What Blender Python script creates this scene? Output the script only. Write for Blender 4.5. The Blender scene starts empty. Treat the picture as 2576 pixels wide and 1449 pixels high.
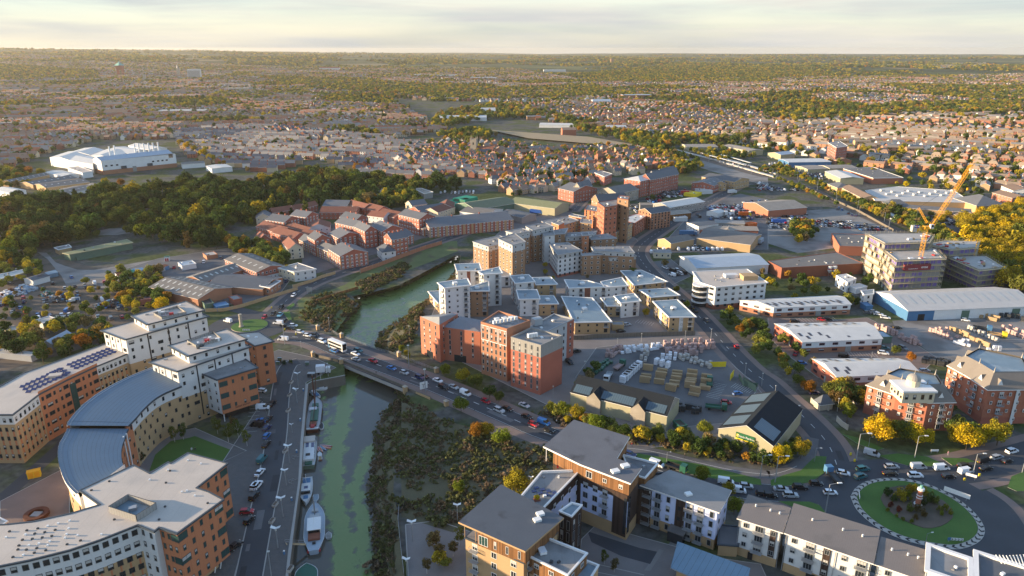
import bpy,math,random
from mathutils import Vector,Matrix,noise
from mathutils.geometry import delaunay_2d_cdt,tessellate_polygon
R=math.radians;rnd=random.Random(7)
S=bpy.context.scene;COL=S.collection
# ---------------------------------------------------------------- camera model (pixel -> place on the ground)
F=1786.;CX,CY=1288.,724.5;H=130.;TH=R(18.64)
ct,st=math.cos(TH),math.sin(TH)
OFF={'0':63.9,'1':362.25,'2':724.5,'3':1086.75}
def P(vx,vy,z=0.):
 xc=(vx-CX)/F;yc=-(vy-CY)/F
 d=(xc,ct+yc*st,-st+yc*ct)
 t=(z-H)/min(d[2],-1e-3)
 return Vector((d[0]*t,d[1]*t))
def proj(x,y,z=0.):
 dz=z-H;dep=y*ct-dz*st;up=y*st+dz*ct
 return CX+F*x/dep,CY-F*up/dep,dep
def q(t,s):
 if t=='v':return[tuple(map(float,a.split(',')))for a in s.split()]
 return[(644*int(t[0])+float(a.split(',')[0])/4,OFF[t[1]]+float(a.split(',')[1])/4)for a in s.split()]
def pts(t,s,z=0.):return[P(*p,z)for p in q(t,s)]
def hb(vx,vyt,vyb):
 lo,hi=0.,110.
 for _ in range(40):
  m=(lo+hi)/2;p=P(vx,vyt,m)
  if proj(p.x,p.y,0)[1]<vyb:lo=m
  else:hi=m
 return m
def inpoly(x,y,poly):
 c=False;n=len(poly);j=n-1
 for i in range(n):
  a,b=poly[i],poly[j]
  if(a[1]>y)!=(b[1]>y)and x<(b[0]-a[0])*(y-a[1])/(b[1]-a[1])+a[0]:c=not c
  j=i
 return c
def sm(a,b,x):
 t=max(0,min(1,(x-a)/(b-a)));return t*t*(3-2*t)
def nz(x,y,s=1.):return noise.noise(Vector((x*s,y*s,3.7)))
def terr(x,y):
 d=math.hypot(x,y)
 if d<1500:return 0.
 k=sm(1500,9000,d);r=x/max(y,1.)
 hill=34+86*sm(.02,-.72,r)
 return k*hill+sm(1800,5000,d)*20*nz(x,y,.0006)+sm(1500,3000,d)*5*nz(x,y,.003)
def PT(vx,vy):
 p=P(vx,vy)
 for _ in range(12):p=P(vx,vy,terr(p.x,p.y))
 return p
 # ---------------------------------------------------------------- materials
MATS={}
def mat(name,col=(.5,.5,.5),rough=.8,var=.12,sc=.25,var2=.08,sc2=2.5,spec=.3,metal=0,stripe=None,objcol=False,
isl=0.,rv=0.,tint=None,bump=0.):
 if name in MATS:return MATS[name]
 m=bpy.data.materials.new(name);m.use_nodes=True;nt=m.node_tree;N=nt.nodes;L=nt.links
 b=N['Principled BSDF'];b.inputs['Roughness'].default_value=rough;b.inputs['Metallic'].default_value=metal
 b.inputs['Specular IOR Level'].default_value=spec
 geo=N.new('ShaderNodeNewGeometry');pos=geo.outputs['Position']
 def mth(op,a,c=None):
  n=N.new('ShaderNodeMath');n.operation=op
  for i,v in enumerate((a,c)):
   if v is None:continue
   if isinstance(v,(int,float)):n.inputs[i].default_value=v
   else:L.new(v,n.inputs[i])
  return n.outputs[0]
 def noi(s,det=3):
  n=N.new('ShaderNodeTexNoise');n.inputs['Scale'].default_value=s;n.inputs['Detail'].default_value=det
  L.new(pos,n.inputs['Vector']);return n.outputs['Fac']
 f=mth('ADD',1-var-var2,mth('MULTIPLY',noi(sc),2*var))
 f=mth('ADD',f,mth('MULTIPLY',noi(sc2,2),2*var2))
 if isl:f=mth('ADD',f,mth('MULTIPLY',mth('SUBTRACT',geo.outputs['Random Per Island'],.5),isl))
 if rv:
  oi=N.new('ShaderNodeObjectInfo');f=mth('ADD',f,mth('MULTIPLY',mth('SUBTRACT',oi.outputs['Random'],.5),rv))
 if stripe:
  ax,per,wd,amt=stripe
  uv=N.new('ShaderNodeUVMap');sp=N.new('ShaderNodeSeparateXYZ');L.new(uv.outputs[0],sp.inputs[0])
  u=mth('DIVIDE',sp.outputs[ax],per)
  if wd>0:f=mth('SUBTRACT',f,mth('MULTIPLY',mth('LESS_THAN',mth('FRACT',u),wd),amt))
  else:
   w=N.new('ShaderNodeTexWhiteNoise');w.noise_dimensions='1D';L.new(mth('FLOOR',u),w.inputs['W'])
   f=mth('ADD',f,mth('MULTIPLY',mth('SUBTRACT',w.outputs['Value'],.5),amt))
 mx=N.new('ShaderNodeMix');mx.data_type='RGBA';mx.blend_type='MULTIPLY';mx.inputs['Factor'].default_value=1
 if objcol:
  oc=N.new('ShaderNodeObjectInfo');L.new(oc.outputs['Color'],mx.inputs['A'])
 else:mx.inputs['A'].default_value=(*col,1)
 if tint:
  t=N.new('ShaderNodeMix');t.data_type='RGBA';t.inputs['A'].default_value=(*col,1);t.inputs['B'].default_value=(*tint[0],1)
  rp=N.new('ShaderNodeMapRange');rp.inputs[1].default_value=tint[2];rp.inputs[2].default_value=tint[2]+.12
  L.new(noi(tint[1],5),rp.inputs[0]);L.new(rp.outputs[0],t.inputs['Factor']);L.new(t.outputs['Result'],mx.inputs['A'])
 cb=N.new('ShaderNodeCombineColor')
 for i in range(3):L.new(f,cb.inputs[i])
 L.new(cb.outputs[0],mx.inputs['B']);L.new(mx.outputs['Result'],b.inputs['Base Color'])
 if bump:
  bp=N.new('ShaderNodeBump');bp.inputs['Strength'].default_value=.6;bp.inputs['Distance'].default_value=bump
  L.new(noi(sc2,4),bp.inputs['Height']);L.new(bp.outputs[0],b.inputs['Normal'])
 MATS[name]=m;return m
def M(n):return MATS[n]if isinstance(n,str)else n
for n,c,k in[
('brick_red',(.36,.12,.08),{}),('brick_orange',(.41,.15,.09),dict(var=.05)),('brick_dark',(.24,.09,.055),{}),
('brick_brown',(.30,.18,.105),{}),('brick_buff',(.45,.30,.16),{}),('brick_mixed',(.36,.17,.10),{}),
('render_white',(.63,.625,.61),dict(var=.05)),('render_cream',(.62,.53,.38),dict(var=.06)),('stone',(.40,.35,.28),{}),
('render_grey',(.42,.43,.43),{}),('terracotta',(.50,.19,.09),dict(var=.05,stripe=(0,2.4,.03,.25))),
('render_blue',(.55,.60,.80),dict(var=.05)),('render_pale',(.72,.70,.66),dict(var=.05)),
('timber',(.21,.10,.04),dict(stripe=(0,.35,0,.8),var=.2)),('timber_dark',(.045,.028,.022),dict(stripe=(0,.4,0,.6))),
('clad_white',(.72,.72,.70),dict(stripe=(0,1.1,.06,.12),rough=.5)),('clad_blue',(.07,.18,.33),dict(rough=.5)),
('clad_grey',(.30,.29,.27),dict(stripe=(0,.9,.12,.3))),('clad_green',(.12,.18,.13),{}),('clad_cream',(.37,.34,.22),{}),
('roof_felt',(.50,.44,.38),dict(var=.16,sc=.12,stripe=(0,3.5,.04,.1),tint=((.40,.36,.32),.06,.56))),('roof_grey',(.25,.245,.24),dict(var=.2,stripe=(0,3,.05,.1),tint=((.17,.165,.165),.1,.54))),
('roof_membrane',(.155,.215,.255),dict(rough=.35,spec=.5,var=.2,tint=((.25,.30,.33),.09,.54))),
('roof_slate',(.135,.14,.155),dict(var=.14,stripe=(0,.5,.12,.1),tint=((.06,.058,.062),.11,.60))),('roof_brown',(.20,.175,.16),dict(var=.08,stripe=(0,.5,.12,.1),tint=((.15,.135,.125),.08,.55))),
('roof_charcoal',(.095,.105,.12),dict(var=.12,rough=.6,tint=((.045,.042,.045),.12,.60))),('roof_blue_metal',(.11,.165,.22),dict(rough=.5,stripe=(1,1.0,.14,.22),spec=.5)),
('roof_blue_seam',(.14,.22,.29),dict(rough=.4,stripe=(0,1.5,.08,.35),spec=.5)),
('slate',(.125,.13,.14),dict(rough=.6,stripe=(1,.45,.18,.12),rv=.3)),('tile_red',(.205,.085,.058),dict(stripe=(1,.5,.2,.15),rv=.3)),
('tile_brown',(.24,.165,.12),dict(stripe=(1,.5,.2,.12),rv=.35)),('slate_dark',(.022,.027,.033),dict(rough=.85,spec=.1,stripe=(1,.5,.2,.2))),
('glass_roof',(.07,.11,.14),dict(rough=.4,stripe=(0,.9,.15,.5),spec=.6)),('roof_white_sheet',(.58,.565,.53),dict(rough=.5,stripe=(0,1.0,.1,.08))),
('roof_blue_sheet',(.36,.42,.48),dict(rough=.5,stripe=(0,1.,.1,.1))),('asbestos',(.30,.265,.225),dict(stripe=(0,1.2,.2,.1),var=.2)),
('asbestos_dark',(.17,.16,.15),dict(stripe=(0,1.2,.2,.1),var=.2)),('rooflight',(.50,.50,.46),dict(rough=.4)),('rooflight_dark',(.06,.055,.065),dict(rough=.3)),
('fascia_dark',(.055,.07,.085),dict(rough=.5)),('fascia_white',(.76,.74,.71),dict(var=.04)),('frame_white',(.75,.75,.73),dict(var=.02)),
('metal_grey',(.36,.37,.38),dict(rough=.45,metal=.4)),('metal_dark',(.05,.055,.06),dict(rough=.5)),('concrete',(.42,.39,.35),dict(var=.18)),
('steel_yellow',(.80,.38,.02),dict(rough=.5)),('scaffold',(.42,.38,.28),dict(rough=.5,metal=.3)),('board',(.50,.40,.24),{}),
('wrap_purple',(.19,.14,.38),dict(var=.2)),('netting',(.50,.47,.36),dict(var=.15)),('black',(.02,.02,.022),dict(rough=.6)),
('site_wall',(.27,.26,.245),{}),('rust',(.10,.035,.02),{}),('timber_pale',(.40,.275,.15),dict(isl=.7)),('wrap_white',(.72,.72,.74),dict(isl=.25)),('brick_pack',(.42,.29,.265),dict(isl=.7)),
('solar',(.035,.045,.12),dict(rough=.15,stripe=(0,1.0,.06,-1.5),spec=.6)),('paint_any',(1,1,1),dict(objcol=True,rough=.3,var=.02,var2=.02,spec=.5)),
('matt_any',(1,1,1),dict(objcol=True,rough=.8)),('wall_any',(1,1,1),dict(objcol=True,rough=.9,rv=.15)),('tyre',(.015,.015,.016),{}),
('lamp_glass',(.6,.6,.55),dict(rough=.2)),('tail_red',(.35,.02,.02),dict(rough=.3)),('bark',(.10,.075,.05),{}),('bark_birch',(.55,.52,.48),{}),
('asphalt',(.060,.064,.072),dict(var=.22,sc=.12,var2=.1)),('asphalt_old',(.135,.132,.134),dict(var=.3,sc=.12,var2=.14,tint=((.085,.085,.09),.06,.5))),
('paving',(.20,.18,.17),dict(var=.25,sc=.15)),('paving_red',(.20,.15,.13),dict(var=.25,sc=.15)),('cobble',(.115,.108,.104),dict(var=.2,sc=.6,var2=.2)),('kerb',(.36,.34,.31),{}),
('yard',(.235,.22,.205),dict(var=.28,sc=.07,tint=((.15,.14,.13),.05,.5))),('dirt',(.125,.095,.072),dict(var=.35,sc=.1,tint=((.07,.062,.045),.08,.5))),
('grass',(.065,.135,.026),dict(var=.28,sc=.15,var2=.25)),('grass_rough',(.11,.135,.045),dict(var=.35,sc=.1,var2=.3,tint=((.10,.08,.045),.08,.52))),
('scrub_soil',(.10,.09,.05),dict(var=.4,sc=.15,var2=.3)),('mud',(.060,.05,.038),dict(var=.3,rough=.5)),('road_white',(.55,.55,.53),dict(var=.25,sc=.6)),
('field_green',(.15,.20,.05),{}),('field_tan',(.33,.25,.15),{}),('ballast',(.13,.105,.085),dict(var=.2)),('quay_wall',(.16,.14,.115),dict(var=.3)),
('curtain',(.45,.43,.40),{}),('sign_blue',(.02,.09,.35),{}),('sign_green',(.02,.12,.05),{}),('sign_yellow',(.75,.55,.03),{}),('sign_red',(.20,.035,.04),{}),
('green_paint',(.03,.12,.08),dict(rough=.4)),('container_green',(.02,.26,.16),{}),('red_paint',(.42,.03,.03),dict(rough=.4)),('lead',(.30,.28,.25),dict(rough=.5)),
('weathered',(.33,.29,.235),dict(var=.3)),('fence_wood',(.17,.145,.115),dict(stripe=(0,1.8,.08,.4))),('rubber_orange',(.65,.13,.02),{}),('copper',(.17,.38,.32),{}),
]:mat(n,c,**k)
def gmat(name,col,rough=.08):
 m=bpy.data.materials.new(name);m.use_nodes=True;b=m.node_tree.nodes['Principled BSDF']
 b.inputs['Base Color'].default_value=(*col,1);b.inputs['Roughness'].default_value=rough;b.inputs['Specular IOR Level'].default_value=.6
 MATS[name]=m
gmat('glass',(.022,.028,.034));gmat('glass_green',(.03,.075,.07));gmat('glass_car',(.012,.014,.017),.05)
def leafmat(name,ramp=None):
 m=bpy.data.materials.new(name);m.use_nodes=True;nt=m.node_tree;N=nt.nodes;L=nt.links;N.clear()
 out=N.new('ShaderNodeOutputMaterial');oi=N.new('ShaderNodeObjectInfo');geo=N.new('ShaderNodeNewGeometry')
 hs=N.new('ShaderNodeHueSaturation');mr=N.new('ShaderNodeMapRange');mr.inputs[3].default_value=.5;mr.inputs[4].default_value=1.75
 L.new(geo.outputs['Random Per Island'],mr.inputs[0]);L.new(mr.outputs[0],hs.inputs['Value'])
 mh=N.new('ShaderNodeMapRange');mh.inputs[3].default_value=.485;mh.inputs[4].default_value=.515
 tn=N.new('ShaderNodeTexNoise');tn.inputs['Scale'].default_value=.35;L.new(geo.outputs['Position'],tn.inputs['Vector'])
 L.new(tn.outputs['Fac'],mh.inputs[0]);L.new(mh.outputs[0],hs.inputs['Hue'])
 if ramp:
  cr=N.new('ShaderNodeValToRGB');cr.color_ramp.interpolation='CONSTANT'
  e=cr.color_ramp.elements
  for i,(p,c)in enumerate(ramp):
   el=e[i]if i<2 else e.new(p)
   el.position=p;el.color=(*c,1)
  L.new(oi.outputs['Random'],cr.inputs[0]);L.new(cr.outputs[0],hs.inputs['Color'])
 else:L.new(oi.outputs['Color'],hs.inputs['Color'])
 d=N.new('ShaderNodeBsdfDiffuse');t=N.new('ShaderNodeBsdfTranslucent');mx=N.new('ShaderNodeMixShader');mx.inputs[0].default_value=.3
 L.new(hs.outputs[0],d.inputs[0]);L.new(hs.outputs[0],t.inputs[0]);L.new(d.outputs[0],mx.inputs[1]);L.new(t.outputs[0],mx.inputs[2])
 L.new(mx.outputs[0],out.inputs[0]);MATS[name]=m
leafmat('leaf')
LEAFC=dict(dark=(.032,.055,.016),green=(.06,.095,.022),olive=(.11,.125,.026),yellow=(.46,.32,.015),gold=(.29,.22,.02),orange=(.27,.12,.018),brown=(.12,.085,.03),lime=(.15,.17,.02),red=(.13,.03,.02))
leafmat('leaf_wood',[(0,(.036,.06,.018)),(.3,(.07,.105,.026)),(.58,LEAFC['olive']),(.90,LEAFC['gold']),(.94,LEAFC['brown']),(.97,LEAFC['lime'])])
leafmat('leaf_town',[(0,(.055,.085,.022)),(.18,(.10,.14,.032)),(.42,(.20,.20,.038)),(.68,(.40,.31,.03)),(.86,(.20,.15,.06)),(.94,(.36,.19,.03))])
leafmat('leaf_gold',[(0,LEAFC['gold']),(.4,LEAFC['yellow']),(.6,LEAFC['olive']),(.85,LEAFC['gold'])])
leafmat('leaf_scrub',[(0,(.12,.125,.05)),(.36,(.14,.145,.055)),(.6,(.18,.135,.08)),(.8,(.19,.14,.09)),(.93,(.09,.075,.05))])
# ---------------------------------------------------------------- mesh building
class MB:
 def __init__(s):s.v=[];s.f=[];s.m=[];s.ml=[];s.uv=[]
 def mi(s,n):
  n=M(n)
  if n not in s.ml:s.ml.append(n)
  return s.ml.index(n)
 def face(s,ps,m,uv=None):
  i=len(s.v);s.v+=[tuple(p)for p in ps];s.f.append(list(range(i,i+len(ps))));s.m.append(s.mi(m));s.uv.append(uv)
 def box(s,c,d,m,rz=0.,skip=''):
  x,y,z=d[0]/2,d[1]/2,d[2]/2;a,b=math.cos(rz),math.sin(rz)
  def T(p):return(c[0]+p[0]*a-p[1]*b,c[1]+p[0]*b+p[1]*a,c[2]+p[2])
  V=[T((sx*x,sy*y,sz*z))for sz in(-1,1)for sx,sy in((-1,-1),(1,-1),(1,1),(-1,1))]
  for k,fc in zip('bt1234',((3,2,1,0),(4,5,6,7),(0,1,5,4),(1,2,6,5),(2,3,7,6),(3,0,4,7))):
   if k not in skip:s.face([V[j]for j in fc],m)
 def bar(s,a,b,w,m,n=4):
  a=Vector(a);b=Vector(b);d=(b-a)
  if d.length<1e-6:return
  d.normalize();u=d.cross(Vector((0,0,1)))
  if u.length<.01:u=Vector((1,0,0))
  u.normalize();w2=u.cross(d)
  ra=[(u*math.cos(2*math.pi*(k+.5)/n)+w2*math.sin(2*math.pi*(k+.5)/n))*w/2 for k in range(n)]
  for k in range(n):
   r0,r1=ra[k],ra[(k+1)%n];s.face([a+r1,a+r0,b+r0,b+r1],m)
  s.face([b+r for r in reversed(ra)],m);s.face([a+r for r in ra],m)
 def cone(s,c,r0,r1,h,m,n=10,cap=True,sq=1.):
  A=[(c[0]+r0*math.cos(2*math.pi*k/n),c[1]+sq*r0*math.sin(2*math.pi*k/n),c[2])for k in range(n)]
  B=[(c[0]+r1*math.cos(2*math.pi*k/n),c[1]+sq*r1*math.sin(2*math.pi*k/n),c[2]+h)for k in range(n)]
  for k in range(n):s.face([A[k],A[(k+1)%n],B[(k+1)%n],B[k]],m)
  if cap:s.face(B,m)
 def poly(s,ps,z,m,flip=False):
  ps=[Vector((p[0],p[1]))for p in ps]
  tr=tessellate_polygon([[Vector((p.x,p.y,0))for p in ps]])
  for t in tr:
   a=[ps[i]for i in t];ar=(a[1]-a[0]).cross(a[2]-a[0])
   if abs(ar)<1e-5:continue
   if(ar<0)!=flip:a.reverse()
   o=[(p.x,p.y,z(p)if callable(z)else z)for p in a]
   s.face(o,m,[(p.x,p.y)for p in a])
 def prism(s,ps,z0,z1,m,mtop=None,bottom=False):
  ps=ccw(ps);n=len(ps)
  for i in range(n):
   a,b=ps[i],ps[(i+1)%n];s.face([(a.x,a.y,z0),(b.x,b.y,z0),(b.x,b.y,z1),(a.x,a.y,z1)],m)
  s.poly(ps,z1,mtop or m)
  if bottom:s.poly(ps,z0,m,True)
 def build(s,name,parent=None,off=None,smooth=False):
  me=bpy.data.meshes.new(name)
  o=Vector(off)if off is not None else Vector((0,0,0))
  me.from_pydata([(v[0]-o.x,v[1]-o.y,v[2]-o.z)for v in s.v],[],s.f)
  for m in s.ml:me.materials.append(m)
  me.polygons.foreach_set('material_index',s.m)
  uvl=me.uv_layers.new(name='UVMap');dat=[]
  for f,uv in zip(s.f,s.uv):
   if uv:
    for p in uv:dat+=[p[0],p[1]]
    continue
   a=Vector(s.v[f[0]]);e=Vector(s.v[f[1]])-a;n=Vector((0,0,0))
   for k in range(1,len(f)-1):
    n+=(Vector(s.v[f[k]])-a).cross(Vector(s.v[f[k+1]])-a)
   if e.length<1e-6:e=Vector((1,0,0))
   e.normalize();w=n.normalized().cross(e)
   for j in f:
    d=Vector(s.v[j])-a;dat+=[d.dot(e),d.dot(w)]
  uvl.data.foreach_set('uv',dat)
  if smooth:me.polygons.foreach_set('use_smooth',[True]*len(s.f))
  if name is None:return me
  ob=bpy.data.objects.new(name,me);COL.objects.link(ob);ob.parent=parent
  if parent is None and off is not None:ob.location=o
  return ob
def ccw(ps):
 ps=[Vector((p[0],p[1]))for p in ps]
 a=sum(ps[i].x*ps[(i+1)%len(ps)].y-ps[(i+1)%len(ps)].x*ps[i].y for i in range(len(ps)))
 return ps if a>0 else ps[::-1]
def put(name,me,parent=None,loc=(0,0,0),rz=0.,sc=None,col=None):
 o=bpy.data.objects.new(name,me);COL.objects.link(o);o.parent=parent;o.location=loc;o.rotation_euler=(0,0,rz)
 if sc:o.scale=sc
 if col:o.color=(*col,1)
 return o
def tag(o,label=None,cat=None,group=None,kind=None):
 if label:o['label']=label
 if cat:o['category']=cat
 if group:o['group']=group
 if kind:o['kind']=kind
 return o
def thing(name,label,cat,loc=(0,0,0),rz=0.,group=None):
 return tag(put(name,None,None,loc,rz),label,cat,group)
AUTO=[]
def clone(root,loc,rz=0.,sc=None,col=None):
 r=root.copy();COL.objects.link(r);r.location=loc;r.rotation_euler=(0,0,rz)
 if sc:r.scale=sc
 for k in('label','group'):
  if k in r:del r[k]
 for ch in root.children:
  c=ch.copy();COL.objects.link(c);c.parent=r
  if col and c.get('paint'):c.color=(*col,1)
  for g in ch.children:
   d=g.copy();COL.objects.link(d);d.parent=c
 return r
def purge(root):
 for ch in list(root.children):
  for g in list(ch.children):bpy.data.objects.remove(g)
  bpy.data.objects.remove(ch)
 bpy.data.objects.remove(root)
def lift(o,z):
 o.location.z+=z;return o
def text_mesh(body,size,m,ext=.02):
 cu=bpy.data.curves.new('lettering','FONT');cu.body=body;cu.size=size;cu.extrude=ext;cu.align_x='CENTER';cu.align_y='CENTER'
 o=bpy.data.objects.new('lettering',cu);COL.objects.link(o);bpy.context.view_layer.update()
 me=bpy.data.meshes.new_from_object(o.evaluated_get(bpy.context.evaluated_depsgraph_get()));bpy.data.objects.remove(o)
 me.materials.clear();me.materials.append(M(m));return me
def text_on(parent,body,size,m,c,nrm,name='lettering',roll=0.):
 """lettering standing on a wall: c its centre (local to parent), nrm the outward xy normal"""
 me=text_mesh(body,size,m);n=Vector((nrm[0],nrm[1],0)).normalized();u=Vector((-n.y,n.x,0))
 mt=Matrix((u,Vector((0,0,1)),n)).transposed().to_4x4()
 o=put(name,me,parent);o.matrix_local=Matrix.Translation(c)@mt;return o
 # ---------------------------------------------------------------- camera, light, sky
cam=bpy.data.cameras.new('camera');co=bpy.data.objects.new('camera',cam);COL.objects.link(co)
co.location=(0,0,H);co.rotation_euler=(math.pi/2-TH,0,0);cam.sensor_width=36;cam.lens=36*F/2576;cam.clip_end=60000;cam.clip_start=1
S.camera=co
SUN_EL,SUN_AZ=R(9),R(-90)
sd=Vector((math.sin(SUN_AZ)*math.cos(SUN_EL),math.cos(SUN_AZ)*math.cos(SUN_EL),math.sin(SUN_EL)))
sl=bpy.data.lights.new('sun','SUN');sl.energy=3.9;sl.angle=R(.6);sl.color=(1,.76,.48)
so=bpy.data.objects.new('sun',sl);COL.objects.link(so);so.rotation_euler=sd.to_track_quat('Z','Y').to_euler()
w=bpy.data.worlds.new('World');S.world=w;w.use_nodes=True;nt=w.node_tree;N=nt.nodes;L=nt.links
bg=N['Background'];bg.inputs[1].default_value=.15
sky=N.new('ShaderNodeTexSky');sky.sky_type='NISHITA';sky.sun_disc=False;sky.sun_elevation=SUN_EL;sky.sun_rotation=SUN_AZ
sky.air_density=1.;sky.dust_density=.7;sky.ozone_density=2.5
tc=N.new('ShaderNodeTexCoord');mp=N.new('ShaderNodeMapping');mp.inputs['Scale'].default_value=(2.2,2.2,26)
L.new(tc.outputs['Generated'],mp.inputs[0])
cn=N.new('ShaderNodeTexNoise');cn.inputs['Scale'].default_value=1.5;cn.inputs['Detail'].default_value=7;cn.inputs['Roughness'].default_value=.55;cn.inputs['Distortion'].default_value=.4
L.new(mp.outputs[0],cn.inputs['Vector'])
cr=N.new('ShaderNodeMapRange');cr.inputs[1].default_value=.42;cr.inputs[2].default_value=.68;cr.inputs[3].default_value=.72;cr.inputs[4].default_value=.97
L.new(cn.outputs['Fac'],cr.inputs[0])
c2=N.new('ShaderNodeTexNoise');c2.inputs['Scale'].default_value=1.1;c2.inputs['Detail'].default_value=4;L.new(mp.outputs[0],c2.inputs['Vector'])
cc=N.new('ShaderNodeValToRGB');cc.color_ramp.elements[0].position=.35;cc.color_ramp.elements[0].color=(1.20,1.27,1.35,1)
cc.color_ramp.elements[1].position=.62;cc.color_ramp.elements[1].color=(1.85,1.75,1.58,1);L.new(c2.outputs['Fac'],cc.inputs[0])
sz=N.new('ShaderNodeSeparateXYZ');L.new(tc.outputs['Generated'],sz.inputs[0])
cz=N.new('ShaderNodeMapRange');cz.inputs[1].default_value=.12;cz.inputs[2].default_value=.45;cz.inputs[3].default_value=1;cz.inputs[4].default_value=.12;L.new(sz.outputs[2],cz.inputs[0])
cm=N.new('ShaderNodeMath');cm.operation='MULTIPLY';L.new(cr.outputs[0],cm.inputs[0]);L.new(cz.outputs[0],cm.inputs[1])
mx=N.new('ShaderNodeMix');mx.data_type='RGBA';L.new(cm.outputs[0],mx.inputs['Factor']);L.new(sky.outputs[0],mx.inputs['A']);L.new(cc.outputs[0],mx.inputs['B'])
L.new(mx.outputs['Result'],bg.inputs[0])
S.view_settings.view_transform='Standard';S.view_settings.look='None';S.view_settings.exposure=1.68;S.view_settings.gamma=1
S.cycles.max_bounces=5;S.cycles.diffuse_bounces=2;S.cycles.glossy_bounces=2;S.cycles.transmission_bounces=2;S.cycles.volume_bounces=0;S.cycles.transparent_max_bounces=6
S.cycles.use_denoising=True
# ---------------------------------------------------------------- ground, river, roads
def chain(*tp,z=0.):
 o=[]
 for t,s in tp:o+=pts(t,s,z)
 return o
def resample(pl,n):
 L=[0.]
 for a,b in zip(pl,pl[1:]):L.append(L[-1]+(b-a).length)
 o=[];k=0
 for i in range(n):
  d=L[-1]*i/(n-1)
  while k<len(pl)-2 and L[k+1]<d:k+=1
  t=(d-L[k])/max(1e-6,L[k+1]-L[k]);o.append(pl[k].lerp(pl[k+1],min(1,max(0,t))))
 return o
def smooth(pl,it=2):
 for _ in range(it):
  o=[pl[0]]
  for a,b in zip(pl,pl[1:]):o+=[a.lerp(b,.25),a.lerp(b,.75)]
  pl=o+[pl[-1]]
 return pl
WZ=-4.3
quay=chain(('13','325,1449 350,1200 400,850 440,560 460,400 475,100'),('12','500,1250 525,968 560,945 855,890 897,880'))
quay=[quay[0]+(quay[0]-quay[1]).normalized()*70]+quay
ltop=chain(('12','850,505 780,425 830,325 960,235 1030,165 960,85 1180,40 1430,-25'),('11','1740,1265 2000,1125'))
lbot=chain(('12','862,520 800,445 870,350 1000,255 1062,165 1005,95 1210,60 1450,0'),('11','1760,1290 2010,1150'),z=WZ)
rtop=chain(('13','1500,1449 1450,1150 1420,800 1380,600 1400,350 1420,200 1450,0'),('12','1500,1340 1560,1210 1520,1110 1440,645 1450,560 1500,420 1640,320 1600,245 1760,150'),('11','2050,1290 2060,1120'))
rbot=chain(('13','1190,1449 1170,1150 1160,900 1080,600 1130,350 1170,200 1150,0'),('12','1190,1370 1330,1200 1450,1120 1190,590 1210,450 1400,330 1630,280 1520,230 1740,120'),('11','2010,1290 2030,1150'),z=WZ)
rtop=[rtop[0]+Vector((6,-70))]+rtop;rbot=[rbot[0]+Vector((6,-70))]+rbot
channel=quay+ltop+rtop[::-1]
def build_ground():
 vs=[];ed=[]
 for p in channel:vs.append(p)
 n=len(channel);ed=[(i,(i+1)%n)for i in range(n)]
 r=6.
 while r<15500:
  na=90
  for k in range(na+1):
   a=R(-105+210*k/na)
   x,y=r*math.sin(a),r*math.cos(a)
   vs.append(Vector((x,y)))
  r*=1.085
 vs+=[Vector((-14000,-900)),Vector((14000,-900)),Vector((0,-200))]
 res=delaunay_2d_cdt(vs,ed,[],0,1e-4)
 b=MB();V,Fc=res[0],res[2]
 z=[terr(v.x,v.y)for v in V]
 for f in Fc:
  c=sum((V[i]for i in f),Vector((0,0)))/len(f)
  if inpoly(c.x,c.y,channel):continue
  b.face([(V[i].x,V[i].y,z[i])for i in f],'ground',[(V[i].x,V[i].y)for i in f])
 o=b.build('ground',smooth=True);tag(o,kind='structure')
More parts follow.
